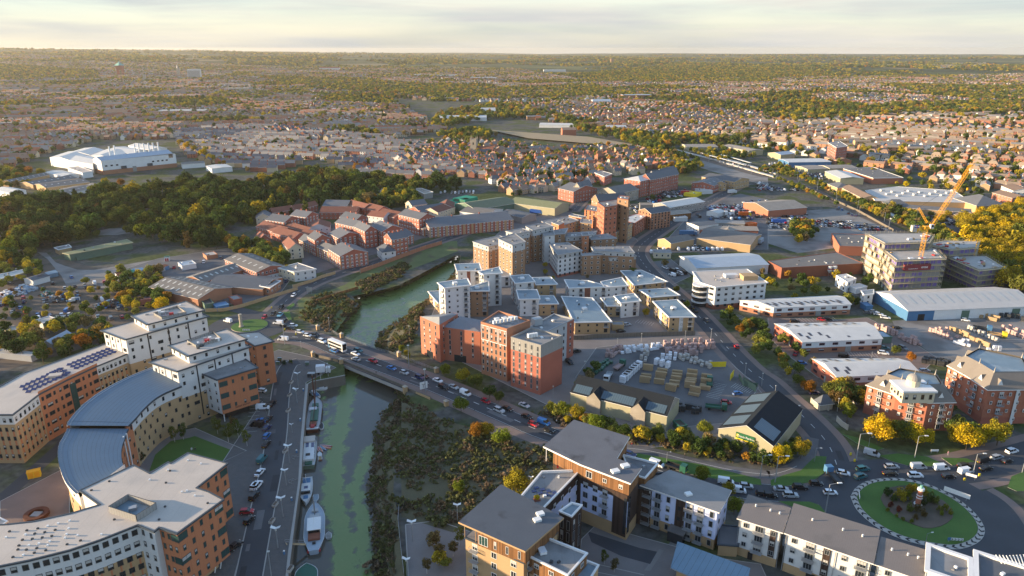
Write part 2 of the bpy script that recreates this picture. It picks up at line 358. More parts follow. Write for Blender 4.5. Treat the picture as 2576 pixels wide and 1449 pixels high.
def ground_mat():
 m=bpy.data.materials.new('ground');m.use_nodes=True;nt=m.node_tree;N=nt.nodes;L=nt.links;b=N['Principled BSDF']
 b.inputs['Roughness'].default_value=.95;b.inputs['Specular IOR Level'].default_value=.1
 geo=N.new('ShaderNodeNewGeometry');pos=geo.outputs['Position']
 def ramp(src,els,const=False):
  c=N.new('ShaderNodeValToRGB');c.color_ramp.interpolation='CONSTANT' if const else 'LINEAR'
  for i,(p,col)in enumerate(els):
   e=c.color_ramp.elements[i]if i<2 else c.color_ramp.elements.new(p)
   e.position=p;e.color=(*col,1)
  L.new(src,c.inputs[0]);return c.outputs[0]
 def noi(s,d=4):
  n=N.new('ShaderNodeTexNoise');n.inputs['Scale'].default_value=s;n.inputs['Detail'].default_value=d;L.new(pos,n.inputs['Vector']);return n.outputs['Fac']
 town=ramp(noi(.03,5),[(.30,(.065,.085,.03)),(.44,(.085,.10,.04)),(.53,(.12,.115,.105)),(.60,(.075,.078,.07)),(.68,(.05,.08,.022))])
 vo=N.new('ShaderNodeTexVoronoi');vo.inputs['Scale'].default_value=.0033;L.new(pos,vo.inputs['Vector'])
 sx=N.new('ShaderNodeSeparateColor');L.new(vo.outputs['Color'],sx.inputs[0])
 field=ramp(sx.outputs[0],[(0,(.052,.068,.024)),(.35,(.075,.088,.03)),(.55,(.042,.055,.02)),(.72,(.12,.13,.045)),(.86,(.21,.17,.09)),(.93,(.055,.07,.025))],True)
 sp=N.new('ShaderNodeSeparateXYZ');L.new(pos,sp.inputs[0])
 mr=N.new('ShaderNodeMapRange');mr.inputs[1].default_value=2300;mr.inputs[2].default_value=3400;L.new(sp.outputs[1],mr.inputs[0])
 x=N.new('ShaderNodeMix');x.data_type='RGBA';L.new(mr.outputs[0],x.inputs['Factor']);L.new(town,x.inputs['A']);L.new(field,x.inputs['B'])
 x2=N.new('ShaderNodeMix');x2.data_type='RGBA';x2.blend_type='MULTIPLY';x2.inputs['Factor'].default_value=1
 L.new(x.outputs['Result'],x2.inputs['A']);L.new(ramp(noi(.4,5),[(.3,(.65,.65,.65)),(.7,(1.25,1.25,1.25))]),x2.inputs['B'])
 L.new(x2.outputs['Result'],b.inputs['Base Color']);MATS['ground']=m
ground_mat();build_ground()
def banks():
 b=MB();lt=quay+ltop;n=len(quay)
 for a,c in zip(quay,quay[1:]):b.face([(a.x,a.y,0),(c.x,c.y,0),(c.x,c.y,WZ-1),(a.x,a.y,WZ-1)],'quay_wall')
 a,c=quay[-1],ltop[0];b.face([(a.x,a.y,0),(c.x,c.y,0),(c.x,c.y,WZ-1),(a.x,a.y,WZ-1)],'quay_wall')
 o=b.build('quay_wall');tag(o,'long stone and timber quay wall with the boats moored along it','quay wall')
 b=MB()
 for T,B,fl in((ltop,lbot,0),(rtop,rbot,1)):
  m=90;Ts=resample(T,m);Bs=resample(B,m)
  if fl==0:Bs[0]=Ts[0].copy()
  rows=[]
  for k in range(7):
   t=k/6;row=[]
   for i in range(m):
    p=Ts[i].lerp(Bs[i],t);j=.0 if k==0 else 1.4
    zz=0 if k==0 else WZ*1.12*t+.5*nz(p.x,p.y,.35)*(1 if k<6 else .3)
    row.append((p.x+j*nz(p.y,p.x,.3),p.y+j*nz(p.x+9,p.y,.3),zz))
   rows.append(row)
  for k in range(6):
   for i in range(m-1):
    f=[rows[k][i],rows[k][i+1],rows[k+1][i+1],rows[k+1][i]]
    b.face(f if fl==0 else f[::-1],'mud' if k>3 else 'scrub_soil')
 tag(b.build('river_bank'),kind='structure')
banks()
def water():
 ln=[(chain(('12','960,860 940,960 890,1180 860,1420'),('13','820,60 790,250 780,450 770,620 810,820 880,1050 880,1300 880,1500'),z=WZ),3.6,1.),
(chain(('13','1150,150 1080,330 1000,520 1040,700 1080,900 1060,1100 1100,1300 1100,1500'),z=WZ),2.8,.85),
(chain(('12','600,1010 680,1060 700,1250 720,1449'),('13','650,40 700,120'),z=WZ),2.2,.6)]
 poly=[p for p in quay]+[p.lerp(c,.6)for p,c in zip(resample(ltop,40),resample(lbot,40))]+[p.lerp(c,.55)for p,c in zip(resample(rtop,60),resample(rbot,60))][::-1]
 poly=[p for p in quay]+resample(ltop,40)+resample(rtop,60)[::-1]
 x0=min(p.x for p in poly);x1=max(p.x for p in poly);y0=min(p.y for p in poly);y1=max(p.y for p in poly)
 b=MB();st_=2.;nx=int((x1-x0)/st_)+2;ny=int((y1-y0)/st_)+2
 seg=[]
 for pl,hw,g in ln:
  for a,c in zip(pl,pl[1:]):seg.append((a,c,hw,g))
 def bias(x,y):
  p=Vector((x,y));v=0
  for a,c,hw,g in seg:
   d=c-a;t=max(0,min(1,(p-a).dot(d)/d.length_squared));e=(p-a-d*t).length
   v=max(v,g*(1.25-.75*e/hw))
  yb=272+(-.35)*(x+60)
  if y>yb:v=max(v,.52+.0023*(y-yb))
  return max(0,min(1.2,v))
 g=[[bias(x0+i*st_,y0+j*st_)for j in range(ny+1)]for i in range(nx+1)]
 for i in range(nx):
  for j in range(ny):
   x,y=x0+i*st_,y0+j*st_
   if not any(inpoly(x+dx,y+dy,poly)for dx,dy in((1,1),(-9,0),(9,0),(0,9),(0,-9),(5,5),(-5,5))):continue
   b.face([(x,y,WZ),(x+st_,y,WZ),(x+st_,y+st_,WZ),(x,y+st_,WZ)],'river',[(g[i][j],0),(g[i+1][j],0),(g[i+1][j+1],0),(g[i][j+1],0)])
 tag(b.build('river_water'),kind='structure')
def river_mat():
 m=bpy.data.materials.new('river');m.use_nodes=True;nt=m.node_tree;N=nt.nodes;L=nt.links;b=N['Principled BSDF']
 geo=N.new('ShaderNodeNewGeometry');uv=N.new('ShaderNodeUVMap');sp=N.new('ShaderNodeSeparateXYZ');L.new(uv.outputs[0],sp.inputs[0])
 def noi(s,d=4):
  n=N.new('ShaderNodeTexNoise');n.inputs['Scale'].default_value=s;n.inputs['Detail'].default_value=d;n.inputs['Roughness'].default_value=.66;L.new(geo.outputs['Position'],n.inputs['Vector']);return n.outputs['Fac']
 a=N.new('ShaderNodeMath');a.operation='MULTIPLY_ADD';L.new(noi(.22,6),a.inputs[0]);a.inputs[1].default_value=1.6;L.new(sp.outputs[0],a.inputs[2])
 mr=N.new('ShaderNodeMapRange');mr.inputs[1].default_value=1.27;mr.inputs[2].default_value=1.5;L.new(a.outputs[0],mr.inputs[0])
 gr=N.new('ShaderNodeMix');gr.data_type='RGBA';gr.inputs['A'].default_value=(.115,.17,.038,1);gr.inputs['B'].default_value=(.165,.225,.075,1);L.new(noi(.9),gr.inputs['Factor'])
 x=N.new('ShaderNodeMix');x.data_type='RGBA';x.inputs['A'].default_value=(.085,.078,.062,1);L.new(gr.outputs['Result'],x.inputs['B']);L.new(mr.outputs[0],x.inputs['Factor']);L.new(x.outputs['Result'],b.inputs['Base Color'])
 r=N.new('ShaderNodeMapRange');r.inputs[3].default_value=.06;r.inputs[4].default_value=.3;L.new(mr.outputs[0],r.inputs[0]);L.new(r.outputs[0],b.inputs['Roughness'])
 bp=N.new('ShaderNodeBump');bp.inputs['Strength'].default_value=.15;bp.inputs['Distance'].default_value=.05;L.new(noi(1.5),bp.inputs['Height']);L.new(bp.outputs[0],b.inputs['Normal'])
 MATS['river']=m
river_mat();water()
def sheet(name,t,s,m,z,kerb=0,pl=None,sm_=0):
 p=pl or pts(t,s)
 if sm_:p=smooth(p+[p[0]],sm_)[:-1]
 b=MB()
 if kerb:b.prism(p,z-.02,z+kerb,'kerb',m)
 else:b.poly(p,z,m)
 return tag(b.build(name),kind='structure')
def strip(name,pl,w,m,z,b=None):
 own=b is None
 if own:b=MB()
 n=len(pl)
 if n<2:return
 L_,R_=[],[]
 for i in range(n):
  d=(pl[min(n-1,i+1)]-pl[max(0,i-1)]).normalized();nn=Vector((-d.y,d.x))*w/2;L_.append(pl[i]+nn);R_.append(pl[i]-nn)
 zz=(lambda p:z+terr(p.x,p.y))
 for i in range(n-1):
  b.face([(*R_[i],zz(R_[i])),(*R_[i+1],zz(R_[i+1])),(*L_[i+1],zz(L_[i+1])),(*L_[i],zz(L_[i]))],m,[tuple(R_[i]),tuple(R_[i+1]),tuple(L_[i+1]),tuple(L_[i])])
 if own:return tag(b.build(name),kind='structure')
def offs(pl,o):
 r=[]
 for i in range(len(pl)):
  d=(pl[min(len(pl)-1,i+1)]-pl[max(0,i-1)]).normalized();r.append(pl[i]+Vector((-d.y,d.x))*o)
 return r
def dashes(name,pl,on,gap,w,z,m='road_white'):
 L_=0;b=MB();tot=sum((c-a).length for a,c in zip(pl,pl[1:]));n=int(tot/.5)+2;rp=resample(pl,n);k=int(on/.5);g=int(gap/.5);i=0
 while i+k<n:strip(None,rp[i:i+k+1],w,m,z,b);i+=k+g
 if b.f:tag(b.build(name),kind='structure')
YARDS=[
('dirt_yard','v','-40,760 0,700 90,650 170,655 300,690 430,740 430,790 350,830 180,885 0,935 -60,940','dirt'),
('concrete_track','01','380,1090 470,1095 560,1190 650,1225 780,1265 940,1268 1400,1190 1900,1110 2200,1088 2260,1115 1700,1235 1480,1262 1150,1300 1130,1449 680,1449 620,1330 480,1160','yard'),
('gravel_clearing','01','960,880 1100,850 1400,845 1390,880 1180,915 980,920','yard'),
('works_yard','v','270,690 400,650 470,640 600,620 690,640 740,690 700,745 600,765 440,770 330,740','asphalt_old'),
('grass_strip','v','745,745 820,735 870,715 985,640 1060,612 1150,606 1152,632 1080,660 1000,690 930,720 860,745 800,790 755,790','grass_rough'),
('scrub_ground','v','1010,1010 1130,1060 1300,1110 1420,1110 1400,1180 1300,1240 1180,1320 1140,1340 1010,1300 1010,1200','scrub_soil'),
('reed_bank','v','750,800 790,745 850,735 900,760 870,800 845,835 800,820','grass_rough'),
('estate_ground','v','1060,860 1100,760 1200,640 1280,560 1400,520 1600,600 1640,670 1740,760 1840,900 1960,1040 1800,1110 1600,1130 1420,1040 1200,930','paving'),
('builders_yard','22','850,600 1010,580 1380,560 1880,530 2050,560 2180,720 2250,800 2480,1000 2250,1350 1700,1400 640,900','asphalt_old'),
('builders_yard','32','1250,330 1900,290 2576,270 2700,700 2300,760 1800,780 1560,600 1300,460','yard'),
('car_park','32','0,480 150,640 500,900 800,1000 1500,900 1700,700 1300,450 1000,300 700,320 0,300','paving_red'),
('car_park','31','0,700 800,640 1100,780 1300,900 1000,1000 300,1100 0,1000','yard'),
('car_park','21','1900,600 2300,500 2576,560 2576,1060 1500,1100 1560,960','asphalt_old'),
('car_park','21','1320,1200 1600,1160 1800,1330 1560,1440 1430,1350','asphalt_old'),
('car_park','31','1080,660 1400,640 2000,690 2576,640 2700,760 2300,900 1800,980 1500,860','asphalt_old'),
('quay_paving','v','655,900 700,880 790,900 845,925 770,962 757,1110 750,1240 724,1449 700,1600 560,1600 590,1449 690,1087 690,960','cobble'),
('campus_paving','v','555,1170 660,1010 690,1087 600,1449 500,1449 560,1300','cobble'),
('courtyard','03','0,700 620,380 700,600 700,820 330,920 0,940','paving_red'),
('service_road','03','0,620 560,130 600,60 640,60 560,260 0,760','asphalt'),
('courtyard','03','1200,250 1700,20 1960,-40 2480,190 2200,320 1890,230 1520,420 1300,360','paving'),
('lawn','03','1500,400 1560,230 1720,90 1900,60 1960,40 2400,210 2270,300 1900,225 1700,320','grass'),
('courtyard','23','700,1080 850,930 1300,1060 2080,1270 2500,1330 2576,1500 2400,1800 600,1800','paving'),
('paved_path','23','1330,1395 1480,1180 1530,1190 1390,1400','yard'),('ramp','23','760,1000 1290,1170 1460,1205 1390,1330 1100,1250 800,1110','asphalt'),('paved_path','23','1600,1100 2080,1290 2060,1320 1570,1130','yard'),
('paved_path','23','850,1330 1330,1440 1290,1500 800,1400','paving_red'),
('forecourt','v','1020,1320 1100,1310 1190,1340 1200,1500 1030,1500','paving'),
('allotment','v','760,650 720,600 900,560 1000,560 1260,540 1270,560 1060,600 760,700','asphalt_old'),
('gravel_yard','21','1750,140 2100,180 2576,330 2576,420 2200,330 1900,240','yard'),
]
for i,(n,t,s,m)in enumerate(YARDS):
 sheet(n,t,s,m,.02+.004*(i%6));pl=pts(t,s)
 if m in('asphalt_old','paving','paving_red','cobble')and n!='allotment':strip('kerb_line',pl+[pl[0]],.3,'kerb',.056)
def bays(t,s,n,ln):
 a,c=pts(t,s);d=(c-a)/n;u=d.normalized();v=Vector((-u.y,u.x))*ln;b=MB()
 for i in range(n+1):p=a+d*i;strip(None,[p,p+v],.14,'road_white',.075,b)
 tag(b.build('bay_marking'),kind='structure')
for t,s,n,ln in(('22','2080,1120 2160,980',9,5),('22','2380,1060 2200,1000',8,-5),('32','840,690 1110,700',9,5),('32','290,345 700,330',12,5),('31','1400,760 2500,770',50,5),('31','1500,800 2100,800',28,5),('31','450,800 1050,850',34,5),('22','1240,350 1400,380',6,5),('22','2180,270 2300,320',6,5),('21','1350,1250 1600,1360',12,5),('12','60,1100 10,1440',9,-4)):bays(t,s,n,ln)
R1=smooth(chain(('12','230,480 480,500 640,545 800,620 1000,690 1200,765 1500,875 1800,985 2100,1110 2400,1240 2576,1315'),('v','1350,1082 1450,1115 1550,1145 1660,1185 1750,1215 1850,1232 1960,1242 2060,1245')))
R2=smooth(chain(('v','690,785 735,742 790,712 850,690 960,655 1060,622 1150,592 1250,562 1340,543 1420,522'),('21','600,690 660,620 720,560')))
R3=smooth(chain(('12','430,740 340,760 290,850 262,950 235,1150 215,1449'),('13','170,280 130,480 60,800 0,1100 -70,1449')))
R3=R3+[R3[-1]+(R3[-1]-R3[-2]).normalized()*60]
R4=smooth(chain(('33','690,330 640,180 560,60'),('32','480,1420 300,1240 110,1070 -30,930'),('22','2420,860 2200,640 1990,400 1850,250 1700,110'),('21','1480,1370 1330,1220 1260,1110 1290,1010 1500,870 1700,735 1900,620 2100,520 2330,400')))
R5=smooth(chain(('33','1400,420 1900,410 2250,330 2576,240 2900,150')))
R6=smooth(chain(('33','2080,620 2250,720 2380,900 2480,1150 2520,1500')))
R7=smooth(chain(('v','640,790 560,770 430,790 380,830 330,870')))
def circ(c,r,n=40):return[c+Vector((r*math.cos(2*math.pi*k/n),r*math.sin(2*math.pi*k/n)))for k in range(n)]
rc1=P(628,820)
ring=smooth((lambda p:p+[p[0]])(pts('33','830,650 880,560 1000,490 1200,462 1420,475 1650,540 1850,640 2000,740 2130,870 2190,990 2160,1080 2060,1150 1900,1190 1700,1165 1500,1130 1300,1070 1100,970 960,860 870,760')),1)[:-1]
rc2=sum(ring,Vector((0,0)))/len(ring)
for n,pl,w in(('pavement',R1,17),('pavement',R2,13),('pavement',R4,15),('pavement',R5,20),('pavement',R6,16)):strip(n,pl,w,'paving_red',.048)
sheet('road',0,0,'asphalt',.062,pl=circ(rc1,20));sheet('road',0,0,'asphalt',.064,pl=[rc2+(p-rc2)*1.62 for p in ring])
for n,pl,w in(('road',R1,9.6),('road',R2,7.6),('road',R3,6.8),('road',R4,9),('road',R5,13),('road',R6,10),('road',R7,7)):strip(n,pl,w,'asphalt',{0:.066}.get(0)+.004*[R1,R2,R3,R4,R5,R6,R7].index(pl))
for pl,w in((R3,6.8),):
 for o in(-1,1):strip('kerb_line',offs(pl,o*(w/2+.1)),.35,'kerb',.105)
dashes('lane_marking',R1[:-12],3.,4.,.28,.10);dashes('lane_marking',R4,3,5,.22,.10);dashes('lane_marking',R2,3,5,.2,.10)
dashes('edge_marking',offs(R1,4.4),40,.5,.14,.102);dashes('edge_marking',offs(R1,-4.4),40,.5,.14,.102)
b=MB();b.prism(circ(rc1,8.6),0,.32,'kerb','grass');tag(b.build('roundabout_lawn'),kind='structure')
def big_roundabout():
 b=MB();n=96;rp=resample(ring+[ring[0]],n+1)[:-1];inn=[rc2+(p-rc2)*.905 for p in rp]
 for i in range(n):
  j=(i+1)%n;z0,z1=.08,.22
  b.face([(*rp[i],z0),(*rp[j],z0),(*rp[j],z1),(*rp[i],z1)][::-1],'road_white')
  b.face([(*rp[i],z1),(*rp[j],z1),(*inn[j],z1+.15),(*inn[i],z1+.15)][::-1],'concrete')
 tag(b.build('roundabout_apron'),kind='structure')
 b=MB();K=44;rp=resample(ring+[ring[0]],K*6+1)
 for k in range(K):
  def pt(f,s):p=rp[int(k*6+f)%(K*6)];p=rc2+(p-rc2)*(1-.095*s);return(p.x,p.y,.236+.15*s)
  b.face([pt(0,.06),pt(2,.06),pt(4,.5),pt(2,.5)][::-1],'black');b.face([pt(2,.5),pt(4,.5),pt(2,.94),pt(0,.94)][::-1],'black')
 tag(b.build('chevron_marking'),kind='structure')
 b=MB();b.prism([rc2+(p-rc2)*.9 for p in ring],.1,.38,'kerb','grass');tag(b.build('roundabout_lawn'),kind='structure')
 bed=smooth((lambda p:p+[p[0]])(pts('33','1130,680 1180,580 1350,545 1520,560 1650,650 1800,720 1880,850 1780,950 1600,990 1450,940 1280,860 1170,760')),1)[:-1]
 b=MB();b.prism(bed,.3,.5,'dirt','dirt');tag(b.build('flower_bed'),kind='structure')
big_roundabout()
for s in('590,250 560,420 420,510 200,545 30,545 25,490 150,440 330,390 420,300 480,245','1110,240 1300,220 1600,250 1750,320 1680,350 1400,340 1250,300','1740,260 2000,270 2080,300 1850,340','2410,560 2450,450 2576,400 2600,600 2500,600','100,700 420,705 520,740 590,830 400,800 250,760','740,20 900,60 1170,170 1080,190 900,120'):
 sheet('grass_verge','33',s,'grass',.11,kerb=.06)
sheet('grass_verge','23','1180,220 1280,220 1900,330 2500,480 2510,540 2200,500 1800,430 1400,310','grass',.11,kerb=.06)
for s in('270,245 340,240 360,320 330,330','300,200 380,150 390,175 330,225'):sheet('grass_verge','12',s,'grass',.12,kerb=.06)
CP=smooth(chain(('23','1120,160 1400,190 1900,320 2300,405 2576,430'),('33','10,440 200,390 340,320 420,230 440,60')))
strip('cycle_path',CP,4.6,'asphalt_old',.13);dashes('cycle_marking',CP,60,.5,.16,.14)
strip('quay_edge',offs(quay,.35),.7,'kerb',.07)
def patches():
 b=MB();r_=random.Random(8)
 for pl,w_ in((R1,4),(R2,3),(R3,3),(R4,3.8),(R5,5),(R6,4)):
  rp=resample(pl,int(sum((c-a).length for a,c in zip(pl,pl[1:]))/3));i=1
  while i<len(rp)-6:
   n=r_.randint(1,4);o=r_.uniform(-.75,.75)*w_
   if r_.random()<.6:strip(None,offs(rp[i:i+n+1],o),r_.uniform(.5,2.4),r_.choice(['asphalt_old','tar_patch','tar_patch']),.097+.0005*(i%4),b)
   i+=n+r_.randint(1,3)
 tag(b.build('tarmac_patch'),kind='structure')
mat('tar_patch',(.04,.042,.047),var=.2);patches()
RL=smooth(chain(('21','1560,60 2000,175 2576,345'),('31','0,300 330,400 700,590 1000,740 1350,890 1700,1040 2100,1200')))
strip('railway_bed',RL,11,'ballast',.12)
b=MB()
for o in(-3.2,-1.8,1.8,3.2):strip(None,offs(RL,o),.18,'metal_dark',.3,b)
tag(b.build('railway_track'),kind='structure')
# ---------------------------------------------------------------- buildings: generator
def grow(ps,d):
 ps=ccw(ps);n=len(ps);o=[]
 for i in range(n):
  e1=(ps[i]-ps[i-1]).normalized();e2=(ps[(i+1)%n]-ps[i]).normalized()
  n1=Vector((e1.y,-e1.x));n2=Vector((e2.y,-e2.x));b=(n1+n2)
  if b.length<.2:b=n1
  b.normalize();o.append(ps[i]+b*d/max(.35,b.dot(n1)))
 return o
def rect3(a,b,c):
 u=(a-b);n=Vector((-u.y,u.x)).normalized()
 if n.dot(c-b)<0:n=-n
 v=n*abs(n.dot(c-b))if abs(n.dot(c-b))>1 else(c-b)
 return[a,b,b+v,a+v]
def win_geo(b,T,w,h,style):
 """one window in its own frame: x along the wall, -y out of it, z up, centred"""
 if style=='balcony':return balc_geo(b,T,w,h)
 fr={'w':'frame_white','d':'metal_dark','g':'metal_grey','r':'sign_red'}[style[0]];gl='glass_green' if 'G' in style else 'glass'
 x,z,f,y=w/2,h/2,.11 if w>.8 else .08,-.07
 def fc(p,m):b.face([T@Vector(v)for v in p],m)
 fc([(-x,y,-z),(x,y,-z),(x-f,y,-z+f),(-x+f,y,-z+f)],fr);fc([(x,y,-z),(x,y,z),(x-f,y,z-f),(x-f,y,-z+f)],fr)
 fc([(x,y,z),(-x,y,z),(-x+f,y,z-f),(x-f,y,z-f)],fr);fc([(-x,y,z),(-x,y,-z),(-x+f,y,-z+f),(-x+f,y,z-f)],fr)
 fc([(-x+f,y+.03,-z+f),(x-f,y+.03,-z+f),(x-f,y+.03,z-f),(-x+f,y+.03,z-f)],gl)
 if 'c' in style:fc([(-x+f,y+.02,0),(x-f,y+.02,0),(x-f,y+.02,z-f),(-x+f,y+.02,z-f)],'curtain')
 n=int(style[1])if len(style)>1 and style[1].isdigit()else 1
 for k in range(1,n):
  xx=-x+w*k/n;fc([(xx-.04,y-.004,-z),(xx+.04,y-.004,-z),(xx+.04,y-.004,z),(xx-.04,y-.004,z)],fr)
 fc([(-x,0,z),(-x,0,-z),(-x,y,-z),(-x,y,z)],fr);fc([(x,0,-z),(x,0,z),(x,y,z),(x,y,-z)],fr)
 fc([(-x,0,z),(-x,y,z),(x,y,z),(x,0,z)],fr)
 if 's' in style:
  fc([(-x-.1,-.02,-z),(x+.1,-.02,-z),(x+.1,-.16,-z-.02),(-x-.1,-.16,-z-.02)][::-1],fr);fc([(-x-.1,-.16,-z-.02),(x+.1,-.16,-z-.02),(x+.1,-.16,-z-.14),(-x-.1,-.16,-z-.14)][::-1],fr)
 if 'b' in style:balc_geo(b,T,w,h)
def balc_geo(b,T,w,h):
 x,z=w/2,h/2
 def fc(p,m):b.face([T@Vector(v)for v in p],m)
 if 1:
  y0,y1,zz=-.05,-1.25,-z
  for p in([(-x-.4,y0,zz),(x+.4,y0,zz),(x+.4,y1,zz),(-x-.4,y1,zz)][::-1],[(-x-.4,y1,zz-.15),(x+.4,y1,zz-.15),(x+.4,y1,zz),(-x-.4,y1,zz)],[(-x-.4,y0,zz-.15),(-x-.4,y1,zz-.15),(-x-.4,y1,zz),(-x-.4,y0,zz)],[(x+.4,y1,zz-.15),(x+.4,y0,zz-.15),(x+.4,y0,zz),(x+.4,y1,zz)]):fc(p,'metal_grey')
  for k in range(9):
   xx=-x-.4+(w+.8)*k/8;fc([(xx-.03,y1,zz),(xx+.03,y1,zz),(xx+.03,y1,zz+1.0),(xx-.03,y1,zz+1.0)],'metal_grey')
  for xx in(-x-.4,x+.4):
   fc([(xx,y0,zz+.95),(xx,y1,zz+.95),(xx,y1,zz+1.05),(xx,y0,zz+1.05)],'metal_grey');fc([(xx,y0,zz+.45),(xx,y1,zz+.45),(xx,y1,zz+.52),(xx,y0,zz+.52)],'metal_grey')
  fc([(-x-.4,y1,zz+.95),(x+.4,y1,zz+.95),(x+.4,y1,zz+1.07),(-x-.4,y1,zz+1.07)],'metal_grey')
WMC={}
def win_mesh(w,h,style):
 k=(round(w,1),round(h,1),style)
 if k not in WMC:
  b=MB();win_geo(b,Matrix.Identity(4),k[0],k[1],style);o=b.build('window');WMC[k]=o.data;bpy.data.objects.remove(o)
 return WMC[k]
EXCL=[]
LAND=[]
class Bld:
 def __init__(s,name,label,cat,ps,group=None,z=0):
  c=sum(ps,Vector((0,0)))/len(ps);s.o=Vector((c.x,c.y,z));s.w=[]
  s.root=thing(name,label,cat,s.o,0,group);EXCL.append(grow(ps,2.))
 def part(s,b,name,label=None):
  o=b.build(name,s.root,s.o)
  if label:o['label']=label
  return o
 def walls(s,ps,z0,z1,m,bands=None,eb=None,name='wall',b=None):
  own=b is None
  if own:b=MB()
  n=len(ps);a=sum(ps[i].x*ps[(i+1)%n].y-ps[(i+1)%n].x*ps[i].y for i in range(n))>0
  for i in range(n):
   A,B=ps[i],ps[(i+1)%n]
   if not a:A,B=B,A
   bd=(eb or{}).get(i,bands)or[(z1,m)];z=z0
   for zt,mm in bd:
    zt=min(zt,z1)
    if zt<=z+.01:continue
    b.face([(A.x,A.y,z),(B.x,B.y,z),(B.x,B.y,zt),(A.x,A.y,zt)],mm);z=zt
  if own:s.part(b,name)
 def flat(s,ps,z,m='roof_felt',over=.5,th=.45,fas='fascia_dark',lip=.22,lw=.45,name='roof'):
  o=grow(ps,over);i=grow(ps,over-lw);b=MB();n=len(o);zb,zt=z-th*.3,z+th*.7
  for k in range(n):
   j=(k+1)%n
   b.face([(*o[k],zb),(*o[j],zb),(*o[j],zt),(*o[k],zt)],fas);b.face([(*o[k],zt),(*o[j],zt),(*i[j],zt),(*i[k],zt)],fas)
   b.face([(*i[k],zt),(*i[j],zt),(*i[j],zt-lip),(*i[k],zt-lip)],fas)
   if over>.05:b.face([(*o[j],zb),(*o[k],zb),(*ccw(ps)[k],zb),(*ccw(ps)[j],zb)],fas)
  b.poly(i,zt-lip,m);s.part(b,name)
  ar=abs(sum(ps[k].cross(ps[(k+1)%n])for k in range(n)))/2;c=sum(ps,Vector((0,0)))/n
  if 60<ar and n<7 and len(s.root.children)<60:
   for k in range(min(7,int(ar/70)+1)):p=c.lerp(rnd.choice(ps).lerp(rnd.choice(ps),rnd.random()),rnd.uniform(.1,.75));e=rnd.uniform(.5,1.1);s.box((p.x,p.y,zt-lip-.02),(e,e*rnd.uniform(.7,1.6),rnd.uniform(.3,.8)),rnd.choice(['metal_grey','frame_white','roof_grey','metal_dark']),rnd.random()*3,'roof_vent')
 def pitched(s,r,z,rise,m,over=.4,hip=0.,axis=None,wall=None,fas='fascia_white',name='roof',wb=None,verge=None):
  """r: a rectangle; the ridge runs along its longer side (axis 0: r0-r1, 1: r1-r2)"""
  if axis is None:axis=0 if(r[1]-r[0]).length>=(r[2]-r[1]).length else 1
  if axis:r=[r[1],r[2],r[3],r[0]]
  if(r[1]-r[0]).cross(r[2]-r[1])<0:r=[r[1],r[0],r[3],r[2]]
  u=(r[1]-r[0]).normalized();v=(r[3]-r[0]).normalized();W=(r[3]-r[0]).length;L_=(r[1]-r[0]).length
  sl=rise/(W/2);dz=over*sl
  A,B,C,D=r[0]-u*over-v*over,r[1]+u*over-v*over,r[2]+u*over+v*over,r[3]-u*over+v*over
  hh=hip*W/2 if hip else 0
  E=(A+D)/2+u*(hh+(over if hip else 0));G=(B+C)/2-u*(hh+(over if hip else 0));b=MB();e=z-dz+.12;t=z+rise+.12
  b.face([(*A,e),(*B,e),(*G,t),(*E,t)],m);b.face([(*C,e),(*D,e),(*E,t),(*G,t)],m)
  if hip:b.face([(*B,e),(*C,e),(*G,t)],m);b.face([(*D,e),(*A,e),(*E,t)],m)
  k=.16
  for p,q_ in((A,B),(C,D))+(((B,C),(D,A))if hip else()):b.face([(*p,e-k),(*q_,e-k),(*q_,e),(*p,e)],fas)
  if not hip:
   vm=verge or fas
   for p,q_,g in((B,C,G),(D,A,E)):
    b.face([(*p,e-k),(*g,t-k),(*g,t),(*p,e)],vm);b.face([(*g,t-k),(*q_,e-k),(*q_,e),(*g,t)],vm)
   b.face([(*B,e-k),(*A,e-k),(*E,t-k),(*G,t-k)],fas);b.face([(*D,e-k),(*C,e-k),(*G,t-k),(*E,t-k)],fas)
  else:b.face([(*D,e-k),(*C,e-k),(*B,e-k),(*A,e-k)],fas)
  s.part(b,name)
  if not hip and wall:
   b=wb or MB()
   for p,q_ in((r[1],r[2]),(r[3],r[0])):
    mm=(p+q_)/2;b.face([(*p,z),(*q_,z),(*mm,z+rise)],wall)
   if not wb:s.part(b,'gable_wall')
  s.ridge=(r,u,v,W,L_,z,rise)
 def mono(s,ps,zs,m,th=.4,fas='fascia_white',name='roof',over=.6):
  n=len(ps);a=sum(ps[i].x*ps[(i+1)%n].y-ps[(i+1)%n].x*ps[i].y for i in range(n))>0
  if not a:ps=ps[::-1];zs=zs[::-1]
  o=grow(ps,over);b=MB()
  for i in range(n):
   j=(i+1)%n;b.face([(*o[i],zs[i]-th),(*o[j],zs[j]-th),(*o[j],zs[j]),(*o[i],zs[i])],fas)
  M4=Matrix([[p.x,p.y,1]for p in(ps[0],ps[1],ps[2])]);cf=M4.inverted()@Vector(zs[:3])
  if n==4:
   b.face([(*o[i],zs[i])for i in range(4)],m);b.face([(*o[i],zs[i]-th)for i in(3,2,1,0)],fas)
  else:
   b.poly(o,lambda p:cf.x*p.x+cf.y*p.y+cf.z,m);b.poly(o,lambda p:cf.x*p.x+cf.y*p.y+cf.z-th,fas,True)
  s.part(b,name)
